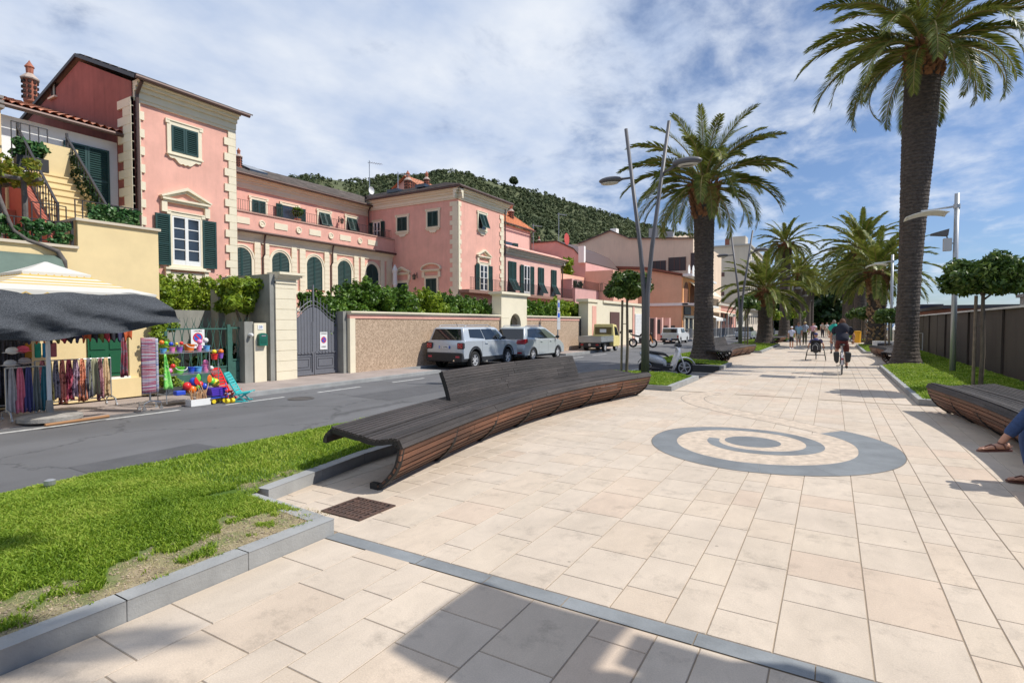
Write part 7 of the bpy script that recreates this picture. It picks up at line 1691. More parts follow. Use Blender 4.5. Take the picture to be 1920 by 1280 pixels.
# ---- two wheelers ----
def spoked(par,x,r,tw,rimmat,nsp=5,name='wheel',zc=None):
    zc=zc or r; m=MB(); N2=28
    fn=lambda u,v:(x+math.cos(2*math.pi*u)*(r-tw+tw*math.cos(2*math.pi*v)),tw*.9*math.sin(2*math.pi*v),zc+math.sin(2*math.pi*u)*(r-tw+tw*math.cos(2*math.pi*v)))
    m.grid(fn,N2,8); ty=m.build(name,TYRE,par,smooth=True)
    m=MB(); m.lathe([(r-2*tw,-.02),(r-2*tw-.02,-.025),(r-2*tw-.02,.025),(r-2*tw,.02)],c=(x,0,zc),n=28,axis='y',cap=False); m.lathe([(.035,-.05),(.035,.05)],c=(x,0,zc),n=10,axis='y')
    for k in range(nsp): a=2*math.pi*k/nsp+.2; m.bar((x,0,zc),(x+math.cos(a)*(r-2*tw),0,zc+math.sin(a)*(r-2*tw)),.028 if nsp<9 else .006,.02 if nsp<9 else .006,up=(0,1,0))
    m.build('rim',rimmat,ty); return ty
WHP=mat('white_plastic_body',(.78,.78,.78),.25,coat=.5); SLP=mat('silver_plastic_body',(.62,.64,.66),.28,metal=.1,coat=.4); SEATM=mat('black_vinyl',(.02,.02,.022),.5)
sc=thing('parked_scooter','white and silver scooter parked in the notch behind the forked lamp','scooter',(-4.90,18.7,-.15),R_(24),local=True)
spoked(sc,.64,.285,.042,SLP,5); spoked(sc,-.62,.28,.05,SLP,5)
m=MB(); m.tube([(.64,.07,.30),(.55,.07,.58),(.44,.03,.86)],.022,8); m.tube([(.64,-.07,.30),(.55,-.07,.58),(.44,-.03,.86)],.022,8); m.build('fork',SLP,sc)
m=MB(); m.grid(lambda u,v:(.64+.36*math.cos(math.pi*(.10+.85*u)),.075*(2*v-1),.30+.36*math.sin(math.pi*(.10+.85*u))-.03*(2*v-1)**2),12,4); m.build('front_mudguard',WHP,sc,smooth=True,solid=.015)
m=MB(); 
secs=[(.46,1.0,.09),(.50,.87,.22),(.47,.72,.28),(.42,.55,.30),(.36,.38,.28),(.30,.20,.16)]
fn=lambda u,v:(lambda s:(s[0]-.10*(2*v-1)**2*1.2-.0,s[2]*(2*v-1)*1.15,s[1]))(cat([(a,b,c) for a,b,c in secs],u)); m.grid(fn,14,8); m.build('leg_shield',WHP,sc,smooth=True,solid=.03)
m=MB(); m.tube([(.46,.02,.92),(.40,0,1.02)],[.06,.05],8); m.build('headstock',WHP,sc,smooth=True); m=MB(); m.ball((.43,0,1.05),(.12,.15,.07),12,8); m.build('handlebar_cover',BPL,sc,smooth=True)
m=MB(); m.tube([(.36,.34,1.03),(.40,.15,1.06),(.42,0,1.06),(.40,-.15,1.06),(.36,-.34,1.03)],.014,8); [m.tube([(.355,s*.36,1.03),(.39,s*.25,1.045)],.02,8) for s in (-1,1)]; m.build('handlebar',BLACKIRON,sc)
for s in (-1,1): m=MB(); m.tube([(.42,s*.2,1.06),(.38,s*.3,1.2)],.007,5); m.ball((.38,s*.31,1.24),(.02,.06,.045),8,6); m.build('mirror',BLACKIRON,sc)
m=MB(); m.box(-.25,.36,-.15,.15,.26,.34); m.build('floorboard',BPL,sc,bevel=.03)
secs2=[(.02,.40,.12,.14),(-.15,.52,.16,.17),(-.40,.60,.17,.17),(-.65,.68,.13,.13),(-.86,.77,.05,.06)]
m=MB(); fn=lambda u,v:(lambda s:(s[0],s[2]*math.cos(2*math.pi*v),s[1]+s[3]*math.sin(2*math.pi*v)))(cat(secs2,u)); m.grid(fn,12,14); m.build('side_fairing',SLP,sc,smooth=True)
m=MB(); secs3=[(.10,.66,.08,.03),(-.05,.75,.13,.05),(-.35,.79,.15,.055),(-.6,.83,.13,.05),(-.80,.86,.06,.03)]; fn=lambda u,v:(lambda s:(s[0],s[2]*math.cos(2*math.pi*v),s[1]+s[3]*math.sin(2*math.pi*v)))(cat(secs3,u)); m.grid(fn,12,12); m.build('seat',SEATM,sc,smooth=True)
m=MB(); m.tube([(-.55,.12,.9),(-.78,.13,.93),(-.86,0,.94),(-.78,-.13,.93),(-.55,-.12,.9)],.014,6); m.build('grab_rail',BLACKIRON,sc)
m=MB(); m.box(-.45,-.1,-.16,.14,.18,.42); m.tube([(-.2,-.15,.24),(-.75,-.2,.30)],[.05,.06],10); m.tube([(-.62,.15,.28),(-.55,.15,.60)],.03,8); m.build('engine',BLACKIRON,sc)
m=MB(); m.grid(lambda u,v:(-.62-.34*math.cos(math.pi*(.15+.5*u)),.06*(2*v-1),.28+.36*math.sin(math.pi*(.15+.5*u))),8,3); m.build('rear_mudguard',BPL,sc,solid=.01)
# plate bracket etc
mc=thing('parked_motorcycle','motorcycle with black top box and orange fork parked sideways beyond the truck','motorcycle',(-11.75,38.6,-.1),R_(5),local=True)
OR=mat('orange_fork',(.65,.25,.05),.4,metal=.3)
spoked(mc,.72,.33,.055,SLP,6); spoked(mc,-.70,.33,.065,SLP,6)
m=MB(); [m.tube([(.72,s*.09,.34),(.50,s*.08,.95)],.026,8) for s in (-1,1)]; m.build('fork',OR,mc)
m=MB(); secs=[(.42,.92,.06,.06),(.25,1.0,.13,.12),(0,.98,.15,.12),(-.2,.88,.10,.07)]; fn=lambda u,v:(lambda s:(s[0],s[2]*math.cos(2*math.pi*v),s[1]+s[3]*math.sin(2*math.pi*v)))(cat(secs,u)); m.grid(fn,10,12); m.build('tank',BLACKIRON,mc,smooth=True)
m=MB(); secs=[(-.15,.84,.10,.05),(-.4,.84,.13,.05),(-.75,.92,.09,.05),(-.9,.96,.03,.03)]; m.grid(fn,10,12); m.build('seat',SEATM,mc,smooth=True)
m=MB(); m.box(-.25,.32,-.15,.15,.36,.72); m.tube([(.3,.12,.5),(.2,.15,.28),(-.5,.18,.35),(-.85,.2,.48)],[.025,.03,.05,.055],8); m.build('engine',BLACKIRON,mc,bevel=.03)
m=MB(); m.tube([(.5,0,.9),(.1,0,.8),(-.3,0,.75),(-.7,0,.85)],.03,6); m.tube([(-.25,0,.5),(-.70,.06,.34)],.03,6); m.tube([(.4,0,.85),(.25,0,.4),(-.25,0,.36)],.028,6); m.build('frame',SLP,mc)
m=MB(); m.tube([(.38,.36,1.12),(.48,0,1.05),(.38,-.36,1.12)],.014,6); m.ball((.6,0,.98),(.09,.1,.1),10,7); m.build('handlebar',BLACKIRON,mc)
m=MB(); m.box(-1.12,-.76,-.2,.2,1.06,1.30); m.build('top_box',BLACKIRON,mc,bevel=.05); m=MB(); m.tube([(-.7,0,.9),(-.95,0,1.06)],.02,6); m.box(-1.05,-.75,-.06,.06,.6,.68); m.build('rack',SLP,mc)
s2=dup(sc,(-12.5,55.2,-.15),R_(100),'second scooter parked beyond the white pickup')
# ================= MARKET STALL =================
def striped(name,a,b,scale,axis=0,rough=.8):
    m=bpy.data.materials.new(name); m.use_nodes=True; t=m.node_tree; bs=t.nodes['Principled BSDF']; tcn=t.nodes.new('ShaderNodeTexCoord'); sp_=t.nodes.new('ShaderNodeSeparateXYZ'); t.links.new(tcn.outputs['Object'],sp_.inputs[0])
    v=mth(t,'FRACT',mth(t,'MULTIPLY',sp_.outputs[axis],scale)); k=mth(t,'GREATER_THAN',v,.55); mxx=N(t,'ShaderNodeMixRGB'); t.links.new(k,mxx.inputs[0]); mxx.inputs[1].default_value=(*a,1); mxx.inputs[2].default_value=(*b,1); t.links.new(mxx.outputs[0],bs.inputs['Base Color']); bs.inputs['Roughness'].default_value=rough
    return m
def multistripe(name,cols_,scale,axis=2,rough=.9,noise_=.15,x2=None):
    m=bpy.data.materials.new(name); m.use_nodes=True; t=m.node_tree; bs=t.nodes['Principled BSDF']; tcn=t.nodes.new('ShaderNodeTexCoord')
    mp_=t.nodes.new('ShaderNodeMapping'); sc_=[noise_]*3; sc_[axis]=scale; mp_.inputs['Scale'].default_value=sc_; t.links.new(tcn.outputs['Object'],mp_.inputs[0])
    nz=N(t,'ShaderNodeTexNoise',Scale=1.,Detail=4.,Roughness=.8); t.links.new(mp_.outputs[0],nz.inputs['Vector'])
    r=t.nodes.new('ShaderNodeValToRGB'); r.color_ramp.interpolation='CONSTANT'; e=r.color_ramp.elements; e[0].position=0; e[0].color=(*cols_[0],1); e[1].position=.32; e[1].color=(*cols_[1],1)
    for i,c in enumerate(cols_[2:]): k=e.new(.38+.30*(i+.5)/len(cols_[2:])); k.color=(*c,1)
    t.links.new(nz.outputs[0],r.inputs[0]); t.links.new(r.outputs[0],bs.inputs['Base Color']); bs.inputs['Roughness'].default_value=rough
    return m
pa=thing('market_parasol','large square parasol in white and yellow stripes over the market stall','parasol',(-12.3,4.25,-.1))
CANV=mat('white_canvas_top',(.80,.78,.72),.8,trans=.3); YCANV=mat('yellow_canvas',(.82,.56,.16),.8,trans=.3)
def pyramid(m,cx,cy,h,zb,zt,topf,nstrip,sag=.05,my=0,striped_=True):
    C_=[(-h,-h),(h,-h),(h,h),(-h,h)]
    for k in range(4):
        a=C_[k];b=C_[(k+1)%4]
        for i in range(nstrip):
            u0=i/nstrip;u1=(i+1)/nstrip
            def q(u,v):
                ex=a[0]+(b[0]-a[0])*u; ey=a[1]+(b[1]-a[1])*u; s=1-(1-topf)*v; z=zb+(zt-zb)*v-sag*math.sin(math.pi*v)*.6+.0
                return (cx+ex*s,cy+ey*s,z)
            for j in range(14):
                m.mat(1 if (striped_ and j in (5,7,9,11)) else 0)
                v0=j/14;v1=(j+1)/14; m.add([q(u0,v0),q(u1,v0),q(u1,v1),q(u0,v1)],[(0,1,2,3)])
        # scalloped valance
        m.mat(0); nsc=9
        for i in range(nsc):
            for j in range(4):
                u0=(i+j/4)/nsc;u1=(i+(j+1)/4)/nsc
                P0=(cx+a[0]+(b[0]-a[0])*u0,cy+a[1]+(b[1]-a[1])*u0);P1=(cx+a[0]+(b[0]-a[0])*u1,cy+a[1]+(b[1]-a[1])*u1)
                d0=.03+.055*math.sin(math.pi*j/4);d1=.03+.055*math.sin(math.pi*(j+1)/4)
                m.mat(0); m.add([(*P0,zb),(*P1,zb),(*P1,zb-d1),(*P0,zb-d0)],[(0,1,2,3)]); m.mat(1); m.add([(*P0,zb-d0),(*P1,zb-d1),(*P1,zb-d1-.018),(*P0,zb-d0-.018)],[(0,1,2,3)]); m.mat(0)
m=MB(); pyramid(m,-12.3,4.25,1.25,2.19,2.55,.30,6); m.build('canopy',[CANV,YCANV],pa)
m=MB(); pyramid(m,-12.3,4.25,.50,2.54,2.76,.04,4,sag=.02,striped_=False); m.build('vent_top',[CANV,YCANV],pa)
m=MB(); m.tube([(-12.3,4.25,-.1),(-12.3,4.25,2.72)],.035,12); m.build('pole',mat('white_pole',(.72,.73,.74),.4),pa)
m=MB(); [m.tube([(-12.3,4.25,2.5),(-12.3+sx*1.2,4.25+sy*1.2,2.17)],.014,6) for sx,sy in ((1,1),(1,-1),(-1,1),(-1,-1),(1,0),(0,1),(-1,0),(0,-1))]; m.build('ribs',WHITE,pa)
m=MB(); m.lathe([(.48,-.1),(.48,-.03),(.40,.0),(.06,.03),(.05,.25)],c=(-12.3,4.25,0),n=28); m.build('concrete_base',mat('rough_concrete',(.33,.31,.28),.95,var=.3,vs=8,bump=.05,bs=50),pa)
NET=bpy.data.materials.new('shade_net'); NET.use_nodes=True; t_=NET.node_tree; b=t_.nodes['Principled BSDF']; b.inputs['Roughness'].default_value=.9
tcn=t_.nodes.new('ShaderNodeTexCoord'); nz=N(t_,'ShaderNodeTexNoise',Scale=95.,Detail=1.,Roughness=.5); t_.links.new(tcn.outputs['Object'],nz.inputs['Vector'])
r=t_.nodes.new('ShaderNodeValToRGB'); e=r.color_ramp.elements; e[0].position=.35; e[0].color=(.026,.030,.036,1); e[1].position=.80; e[1].color=(.12,.13,.145,1); t_.links.new(nz.outputs[0],r.inputs[0]); t_.links.new(r.outputs[0],b.inputs['Base Color'])
b.inputs['Alpha'].default_value=1.0
def netf(u,v):
    y0=1.9+u*(5.47-1.9); y1=1.7+u*(5.88-1.7)
    zt=2.165+.02*math.sin(u*9); zb=1.30+.30*u+.06*max(0,(u-.86)/.14)+.035*math.sin(u*7+1)-.08*math.sin(math.pi*u)*.3
    z=zt+(zb-zt)*v; y=y0+(y1-y0)*v; x=-11.06+.14*v+.055*math.sin(u*13+v*4)*math.sin(math.pi*v)+.07*math.sin(math.pi*v)+.05*math.sin(u*27-v*11)*v+(.05*(1-abs(noise.noise((u*5+v*1.2,v*2.2-u*2,1)))**.8*1.6)+.016*(1-abs(noise.noise((u*11+v*3,v*5-u*5,5)))**.8*1.6))*math.sin(math.pi*min(1,u*1.0))**.3*(.25+v)*(1-u**6)
    z+=.02*math.sin(u*23+v*6)
    return (x,y,z)
m=MB(); m.grid(netf,200,60); o=m.build('shade_net',NET,smooth=True); root_tags(o,'dark blue black shade netting hanging from the front edge of the striped parasol','shade net')
# racks
def rack(label,x,y0,y1,z,lean=0):
    t=thing('garment_rack',label,'clothes rack',(x,(y0+y1)/2,-.1)); m=MB()
    m.tube([(x,y0,z),(x,y1,z)],.014,8); [m.tube([(x,y,z),(x,y,.08)],.014,8) for y in (y0,y1)]; m.tube([(x,y0,.10),(x,y1,.10)],.012,8)
    for y in (y0,y1): m.tube([(x-.22,y,-.02),(x-.18,y,.07),(x,y,.12),(x+.18,y,.07),(x+.22,y,-.02)],.014,8); [m.lathe([(.035,-.012),(.035,.012)],c=(x+s*.22,y,-.055),n=12,axis='y') for s in (-1,1)]
    m.build('frame',STEEL,t); return t
rack('chrome rack of patterned scarves in front of the green door',-13.2,4.35,5.62,.92)
rack('chrome rack with grey and pink scarves left of the parasol pole',-12.55,3.72,4.32,.86)
rack('taller rack of dark clothes and hats at the left edge of the stall',-13.45,3.0,4.35,1.42)
SC=[((.40,.12,.14),'wine red'),((.36,.30,.08),'mustard yellow'),((.16,.15,.20),'slate blue'),((.42,.12,.09),'brick red'),((.30,.02,.06),'crimson'),((.22,.14,.20),'mauve'),((.42,.13,.06),'rust orange'),((.05,.05,.07),'charcoal'),((.30,.30,.20),'sage green'),((.25,.10,.12),'plum'),((.35,.24,.12),'ochre')]
def scarf(label,x,y,z0,z1,w_,mt,rot=0,grp='scarves hanging on the stall racks',seed=0):
    m=MB(); 
    def f(u,v):
        ww=w_*(.45+.75*v**.6); yy=(u-.5)*ww; dx=.022*math.sin(u*15+seed)*(.4+v)+.01*math.sin(v*9+seed)
        c,s=math.cos(rot),math.sin(rot); return (x+dx*c-yy*s,y+yy*c+dx*s,z0+(z1-z0)*v+.015*math.sin(u*8+seed)*v)
    m.grid(f,14,10); o=m.build('scarf',mt,smooth=True,solid=.006); root_tags(o,label,'scarf',grp)
for i in range(11):
    c,nm=SC[i]; y=4.45+i*.108; 
    scarf(f'{nm} patterned scarf hanging on the long rack before the green door' if i!=8 else 'plain sage green scarf at the right end of the long rack',-13.2+.03,y,.93,.06+.05*(i%3),.13 if i!=8 else .2,multistripe(f'scarf_{i}',[c,tuple(q*.4 for q in c),tuple(min(1,q*1.5+.08) for q in c),c],7,2,noise_=9) if i!=8 else mat('sage_cloth',c,.9),seed=i)
for i,(c,nm) in enumerate((((.45,.42,.42),'pale grey'),((.75,.20,.28),'bright pink'),((.08,.08,.22),'navy'),((.18,.20,.20),'dark grey'),((.05,.20,.26),'teal blue'))):
    scarf(f'{nm} scarf on the low rack left of the parasol pole',-12.53,3.80+i*.115,.86,.05,.12,mat('cloth_'+nm.replace(' ','_'),c,.9,var=.2,vs=12),seed=i+4)
scarf('long grey and red fringed scarf hanging alone at the right end of the stall',-12.6,5.62,1.55,.55,.13,multistripe('tartan_scarf',[(.12,.12,.16),(.25,.05,.08),(.16,.16,.2)],5,2,noise_=6),grp=None,seed=3)
for i in range(15):
    c=[(.02,.02,.03),(.04,.04,.1),(.5,.1,.03),(.02,.02,.03),(.15,.15,.03),(.35,.03,.05)][i%6]; y=3.9+i*.118
    m=MB(); m.grid(lambda u,v:(-12.3+.03*math.sin(u*7+i),y+(u-.5)*.15*(1-.2*v),1.52+.0*i-.20*v-.05*math.sin(u*5+i)+.01*i*0),6,4); o=m.build('hanging_bag',mat(f'bag_{i%6}',c,.7,var=.3,vs=10),smooth=True,solid=.02)
    root_tags(o,None,'bag','small dark and orange bags hung along the parasol edge'); o['label']=f"{['black','navy','orange','dark','olive','dark red'][i%6]} cloth bag, {['first','second','third','fourth','fifth','sixth','seventh','eighth','ninth','tenth','eleventh','twelfth','thirteenth','fourteenth','fifteenth'][i]} from the left in the row under the dark netting"
for i,(y,z,c,nm) in enumerate(((3.93,1.15,(.7,.7,.7),'white cap'),(4.08,1.17,(.75,.12,.2),'pink cap'),(3.90,.92,(.55,.55,.55),'pale grey hat'),(4.10,.95,(.45,.4,.38),'beige hat'),(3.95,1.38,(.02,.02,.02),'black hat'))):
    m=MB(); m.ball((-12.9,y,z),(.08,.10,.07),12,6); m.lathe([(.09,-.02),(.15,-.035)],c=(-12.9,y,z),n=14,cap=False); root_tags(m.build('hat',mat('hat_'+nm.replace(' ','_'),c,.9)),f'{nm} hanging at the dark left end of the stall','hat','hats at the left end of the stall')
m=MB()
for i in range(11):
    y=3.05+i*.12; m.grid(lambda u,v:(-13.45+.05*math.sin(u*12+i)*(.3+v),y+.13*u,1.40-(1.05+.1*(i%2))*v),8,6)
o=m.build('dark_clothes',mat('black_cloth_print',(.015,.015,.02),.9,col2=(.10,.10,.13),vs=9),smooth=True,solid=.01); root_tags(o,'row of black printed clothes packed on the left rack','clothes',kind='stuff')
for i,(y,c,nm) in enumerate(((4.12,(.45,.22,.03),'amber'),(4.26,(.02,.30,.22),'green'),(4.38,(.03,.25,.5),'light blue'),(4.50,(.40,.12,.14),'rose'))):
    m=MB(); m.box(-12.95,-12.90,y,y+.10,1.0,1.28); root_tags(m.build('folded_scarf',mat('fold_'+nm.replace(' ','_'),c,.9,var=.2,vs=9),bevel=.02),f'{nm} folded cloth clipped above the low rack','cloth','folded cloths above the low rack')
bl=thing('blanket_stand','tall narrow stand draped with red and blue striped beach towels on wheels','towel stand',(-11.95,5.78,-.1))
m=MB(); m.grid(lambda u,v:(-11.93+.05*math.sin(math.pi*u)+.008*math.sin(u*30),5.62+.25*u,1.36-1.13*v),12,12); m.build('towels',multistripe('tartan_towel',[(.22,.03,.07),(.07,.10,.26),(.28,.05,.09),(.38,.34,.38),(.12,.17,.34),(.25,.04,.09)],14,2,noise_=.25),bl,smooth=True,solid=.05)
m=MB(); m.grid(lambda u,v:(-12.0+.02*math.sin(u*9),5.86+.09*u,1.34-1.1*v),6,10); m.build('side_towels',multistripe('blue_towel',[(.35,.4,.48),(.10,.16,.38),(.45,.45,.5),(.28,.10,.2)],16,2,noise_=.25),bl,smooth=True,solid=.05)
m=MB(); m.tube([(-11.95,5.78,1.38),(-11.95,5.78,.06)],.02,8); [m.tube([(-11.95,5.78,.08),(-11.95+dx,5.78+dy,.04),(-11.95+dx,5.78+dy,-.03)],.012,6) for dx,dy in ((.1,.16),(.1,-.16),(-.1,.16),(-.1,-.16))]; [m.lathe([(.035,-.015),(.035,.015)],c=(-11.95+dx,5.78+dy,-.065),n=12,axis='x') for dx,dy in ((.1,.16),(.1,-.16),(-.1,.16),(-.1,-.16))]; m.build('stand',CHR,bl)
# toy shelf
ts=thing('toy_shelf','wire toy stand with two shelves of coloured buckets on the pavement','shelf',(-12.4,6.85,-.1))
m=MB()
for x in (-12.6,-12.25):
    for y in (6.25,7.4): m.tube([(x,y,-.08),(x,y,1.05)],.012,6)
m.build('posts',STEEL,ts)
for z in (1.0,.52,.12):
    m=MB(); 
    for k in range(9): m.bar((-12.62+.047*k,6.2,z),(-12.62+.047*k,7.45,z),.008)
    for y in np.arange(6.2,7.46,.21): m.bar((-12.62,y,z-.006),(-12.24,y,z-.006),.008)
    m.bar((-12.23,6.2,z+.04),(-12.23,7.45,z+.04),.012); m.build('wire_shelf',STEEL,ts)
PC={'orange':(.85,.20,.02),'red':(.75,.03,.03),'blue':(.03,.08,.55),'light blue':(.12,.40,.75),'green':(.15,.60,.05),'pink':(.80,.22,.45),'purple':(.25,.10,.5),'yellow':(.85,.65,.03),'white':(.75,.75,.72),'turquoise':(.05,.55,.55)}
def pm(c): return mat('toy_'+c.replace(' ','_'),PC[c],.3,spec=.5)
def bucket(label,x,y,z,r,h,c,handle=True):
    t=thing('toy_bucket',label,'bucket',(x,y,z),group='toy buckets on the wire stand'); m=MB(); m.lathe([(r*.72,0),(r*.95,h*.9),(r*1.06,h*.92),(r*1.06,h),(r*.92,h),(r*.7,.01)],c=(x,y,z),n=18); m.build('tub',pm(c),t,auto=40)
    if handle: m=MB(); m.tube([(x+.02+.07*math.sin(math.pi*k/10),y-r*math.cos(math.pi*k/10),z+h*.97-r*.9*math.sin(math.pi*k/10)*.6) for k in range(11)],.008,6); m.v=[(vx+r*.75,vy,vz) for vx,vy,vz in m.v]; m.build('handle',pm('white'),t)
def toyball(label,x,y,z,r,c,cat_='ball',grp='balls and round toys on the stand'):
    m=MB(); m.ball((x,y,z),r,14,9); root_tags(m.build('toy_ball',pm(c),smooth=True),label,cat_,grp)
for (y,c,r,h) in ((6.28,'light blue',.07,.10),(6.46,'pink',.065,.12),(6.62,'purple',.065,.12),(6.83,'orange',.115,.17),(7.05,'pink',.06,.15),(7.22,'light blue',.075,.13)):
    bucket(f'{c} toy bucket {"with white handle, largest " if r>.1 else ""}on the top shelf near {("the towel stand end" if y<6.4 else "the left part" if y<6.6 else "its left middle" if y<6.8 else "its centre" if y<7 else "its right middle" if y<7.15 else "the sign end")}',-12.4,y,1.01,r,h,c,r>.1)
for (y,z,r,c,w_) in ((6.25,1.24,.05,'orange','above the light blue bucket'),(6.34,1.22,.045,'green','beside the orange ball'),(6.44,1.2,.045,'blue','on top of the pink bucket'),(6.56,1.2,.03,'yellow','between two small buckets'),(6.66,1.21,.04,'red','behind the big orange bucket'),(7.06,1.23,.06,'pink','on the pink bucket'),(7.2,1.26,.06,'white','at the upper right of the stand')): toyball(f'{c} round toy {w_}',-12.4,y,z,r,c)
for (y,c,r,h) in ((6.58,'green',.12,.16),(6.85,'blue',.08,.14),(7.0,'light blue',.09,.14),(7.17,'pink',.08,.18)):
    bucket(f'{c} toy bucket on the lower shelf {"with a big white handle" if c=="green" else "beside the green one" if c=="blue" else "next to the blue one" if c=="light blue" else "stacked at the right end"}',-12.38,y,.53,r,h,c,c=='green')
for (y,z,r,c,w_) in ((6.45,.72,.05,'red','at the left of the lower shelf'),(6.38,.62,.06,'pink','under the red toy'),(7.3,.62,.05,'white','at the lower shelf right end'),(7.17,.76,.06,'pink','crowning the lower right bucket')): toyball(f'{c} round toy {w_}',-12.36,y,z,r,c)
bucket('red and orange bucket set hanging below the round sign',-12.2,7.28,.82,.075,.13,'red',False); bucket('purple bucket set hanging at the far right of the stand',-12.2,7.43,.84,.06,.12,'purple',False); toyball('yellow toy shovel bundle above the hanging red bucket',-12.2,7.28,1.0,.05,'yellow'); toyball('orange toy on the hanging purple bucket',-12.2,7.44,1.0,.055,'orange')
m=MB(); m.grid(lambda u,v:(-12.15+.02*math.sin(u*9),6.18+.06*v+(.03+.16*v)*(u-.5),1.0-.75*v),8,10); root_tags(m.build('kite',multistripe('green_gingham',[(.10,.5,.08),(.35,.75,.2),(.15,.6,.1),(.75,.85,.6)],9,2,noise_=9),smooth=True,solid=.01),'green checked folded windbreak hanging from the left end of the toy stand','windbreak')
for (y,z,r,c,w_) in ((6.75,.36,.10,'blue','open blue strainer facing the road'),(6.60,.28,.09,'red','red round bucket left of the blue strainer'),(6.70,.20,.10,'orange','orange ball under the blue strainer'),(6.88,.30,.07,'red','red bucket right of the blue strainer'),(6.98,.24,.085,'blue','blue round scoop among the wooden handles'),(6.82,.24,.06,'green','green mould between the scoops'),(7.22,.30,.10,'yellow','lime yellow hat on the blue basket'),(7.14,.34,.09,'green','green ball beside the lime hat')): toyball(w_,-12.1,y,z,r,c,'beach toy','beach toys heaped under the stand')
# box of wooden spades
bx_=thing('spade_box','white cardboard box full of wooden spade handles on the road edge','box',(-11.95,6.8,-.12))
m=MB(); x0,x1,y0,y1=-12.08,-11.86,6.55,6.98
for a in ((x0,x1,y0,y0+.01),(x0,x1,y1-.01,y1),(x0,x0+.01,y0+.01,y1-.01),(x1-.01,x1,y0+.01,y1-.01)): m.box(*a,-.14,-.0)
m.box(x0,x1,y0,y1,-.145,-.14); m.build('carton',WHITE,bx_)
m=MB(); rs=np.random.RandomState(4)
for k in range(34):
    a=(rs.uniform(x0+.04,x1-.04),rs.uniform(y0+.04,y1-.04)); m.tube([(a[0],a[1],-.13),(a[0]+rs.normal()*.03,a[1]+rs.normal()*.045,rs.uniform(.13,.20))],.0075,5)
m.build('handles',mat('pale_wood_handle',(.62,.38,.20),.6,island=.15),bx_)
for i,(y,dy,z,c) in enumerate(((6.98,-.16,.48,'green'),(6.86,.16,.44,'orange'),(6.84,-.07,.42,'red'))):
    t=thing('toy_spade',f'{c} long handled spade leaning among the wooden handles','spade',(-11.98,y,0),group='long spades in the box'); m=MB(); m.tube([(-11.96,y,-.12),(-12.0,y+dy,z-.12)],.009,6); m.build('shaft',mat('pale_wood_handle',(.62,.38,.20),.6),t); m=MB(); m.ball((-12.0,y+dy*1.15,z-.03),(.012,.055,.09),10,7); m.build('blade',pm(c),t)
ct=thing('toy_cart','purple blue plastic basket cart with yellow wheels beside the spade box','toy cart',(-11.95,7.16,-.14))
m=MB(); m.prism([(7.02,.03),(7.29,.03),(7.34,.20),(6.99,.20)],-12.12,-11.85,'x'); [m.bar((-11.845,7.0+.008*k,z),(-11.845,7.32,z),.006) for k,z in enumerate((.06,.1,.14,.18))]; m.build('basket',mat('violet_plastic',(.09,.04,.45),.35),ct)
m=MB(); m.box(-12.1,-11.82,6.98,7.36,-.02,.0); m.build('tray',pm('blue'),ct); m=MB(); [m.lathe([(.045,-.02),(.045,.02)],c=(x,y,-.09),n=14,axis='x') for x in (-12.05,-11.85) for y in (7.04,7.28)]; m.build('wheel_set',pm('yellow'),ct)
def deckchair(label,x,y,c,rz,H=.66):
    t=thing('toy_deckchair',label,'chair',(x,y,-.13),rz,group='small plastic folding chairs',local=True); mt=pm(c); bk=R_(18)
    m=MB(); hw=.17
    for s in (-1,1): m.bar((0,s*hw,.18),(-.24,s*hw,.18+H*.72),.028)
    for k in range(8):
        q=k/7; z=.22+H*.68*q; x_=-.013-.235*q; m.box(x_-.008,x_+.008,-hw,hw,z-.026,z+.026)
    m.build('backrest',mt,t)
    m=MB(); 
    for s in (-1,1): m.bar((-.05,s*hw,.16),(.30,s*hw,.22),.028)
    for k in range(6): q=k/5; m.box(-.03+.30*q-.02,-.03+.30*q+.022,-hw,hw,.165+.05*q,.18+.05*q)
    m.build('seat',mt,t)
    m=MB(); 
    for s in (-1,1): m.bar((.0,s*hw*.9,.2),(.20,s*hw*.9,.0),.024); m.bar((.22,s*hw*.95,.2),(-.10,s*hw*.95,.0),.024); m.bar((-.12,s*hw,.012),(.25,s*hw,.012),.024)
    m.build('legs',mt,t)
    return t
deckchair('turquoise plastic beach chair at the front right end of the toy display',-11.72,7.55,'turquoise',R_(40),.62)
deckchair('red plastic beach chair behind the turquoise one',-12.25,7.55,'red',R_(25),.72)
tw=thing('push_toy','yellow wheeled push toy with striped stick in front of the turquoise chair','toy',(-11.65,7.3,-.13)); m=MB(); m.tube([(-11.68,7.28,-.05),(-11.72,7.24,.33)],.012,6); m.build('stick',striped('red_blue_stick',(.7,.05,.05),(.1,.2,.7),9,2),tw)
for dy in (-.06,.06): m=MB(); m.lathe([(.055,-.03),(.055,.03)],c=(-11.66,7.3+dy,-.09),n=16,axis='y'); m.build('wheel',pm('yellow'),tw)
m=MB(); m.box(-12.75,-12.3,6.3,7.0,.13,.22); root_tags(m.build('toy_crate',mat('dark_toy_crate',(.05,.06,.07),.6)),'flat dark crate of toys on the bottom wire shelf','crate')
m=MB(); m.box(-12.2,-12.05,6.35,6.55,.1,.2); root_tags(m.build('toy_box',pm('blue'),bevel=.02),'blue plastic toy lorry on the bottom shelf','toy')
m=MB(); m.tube([(-11.62,4.9,-.08),(-11.5,3.9,-.08)],.03,6); root_tags(m.build('wooden_pole',mat('pole_wood',(.35,.18,.08),.8)),'wooden pole lying on the road edge below the stall','pole')

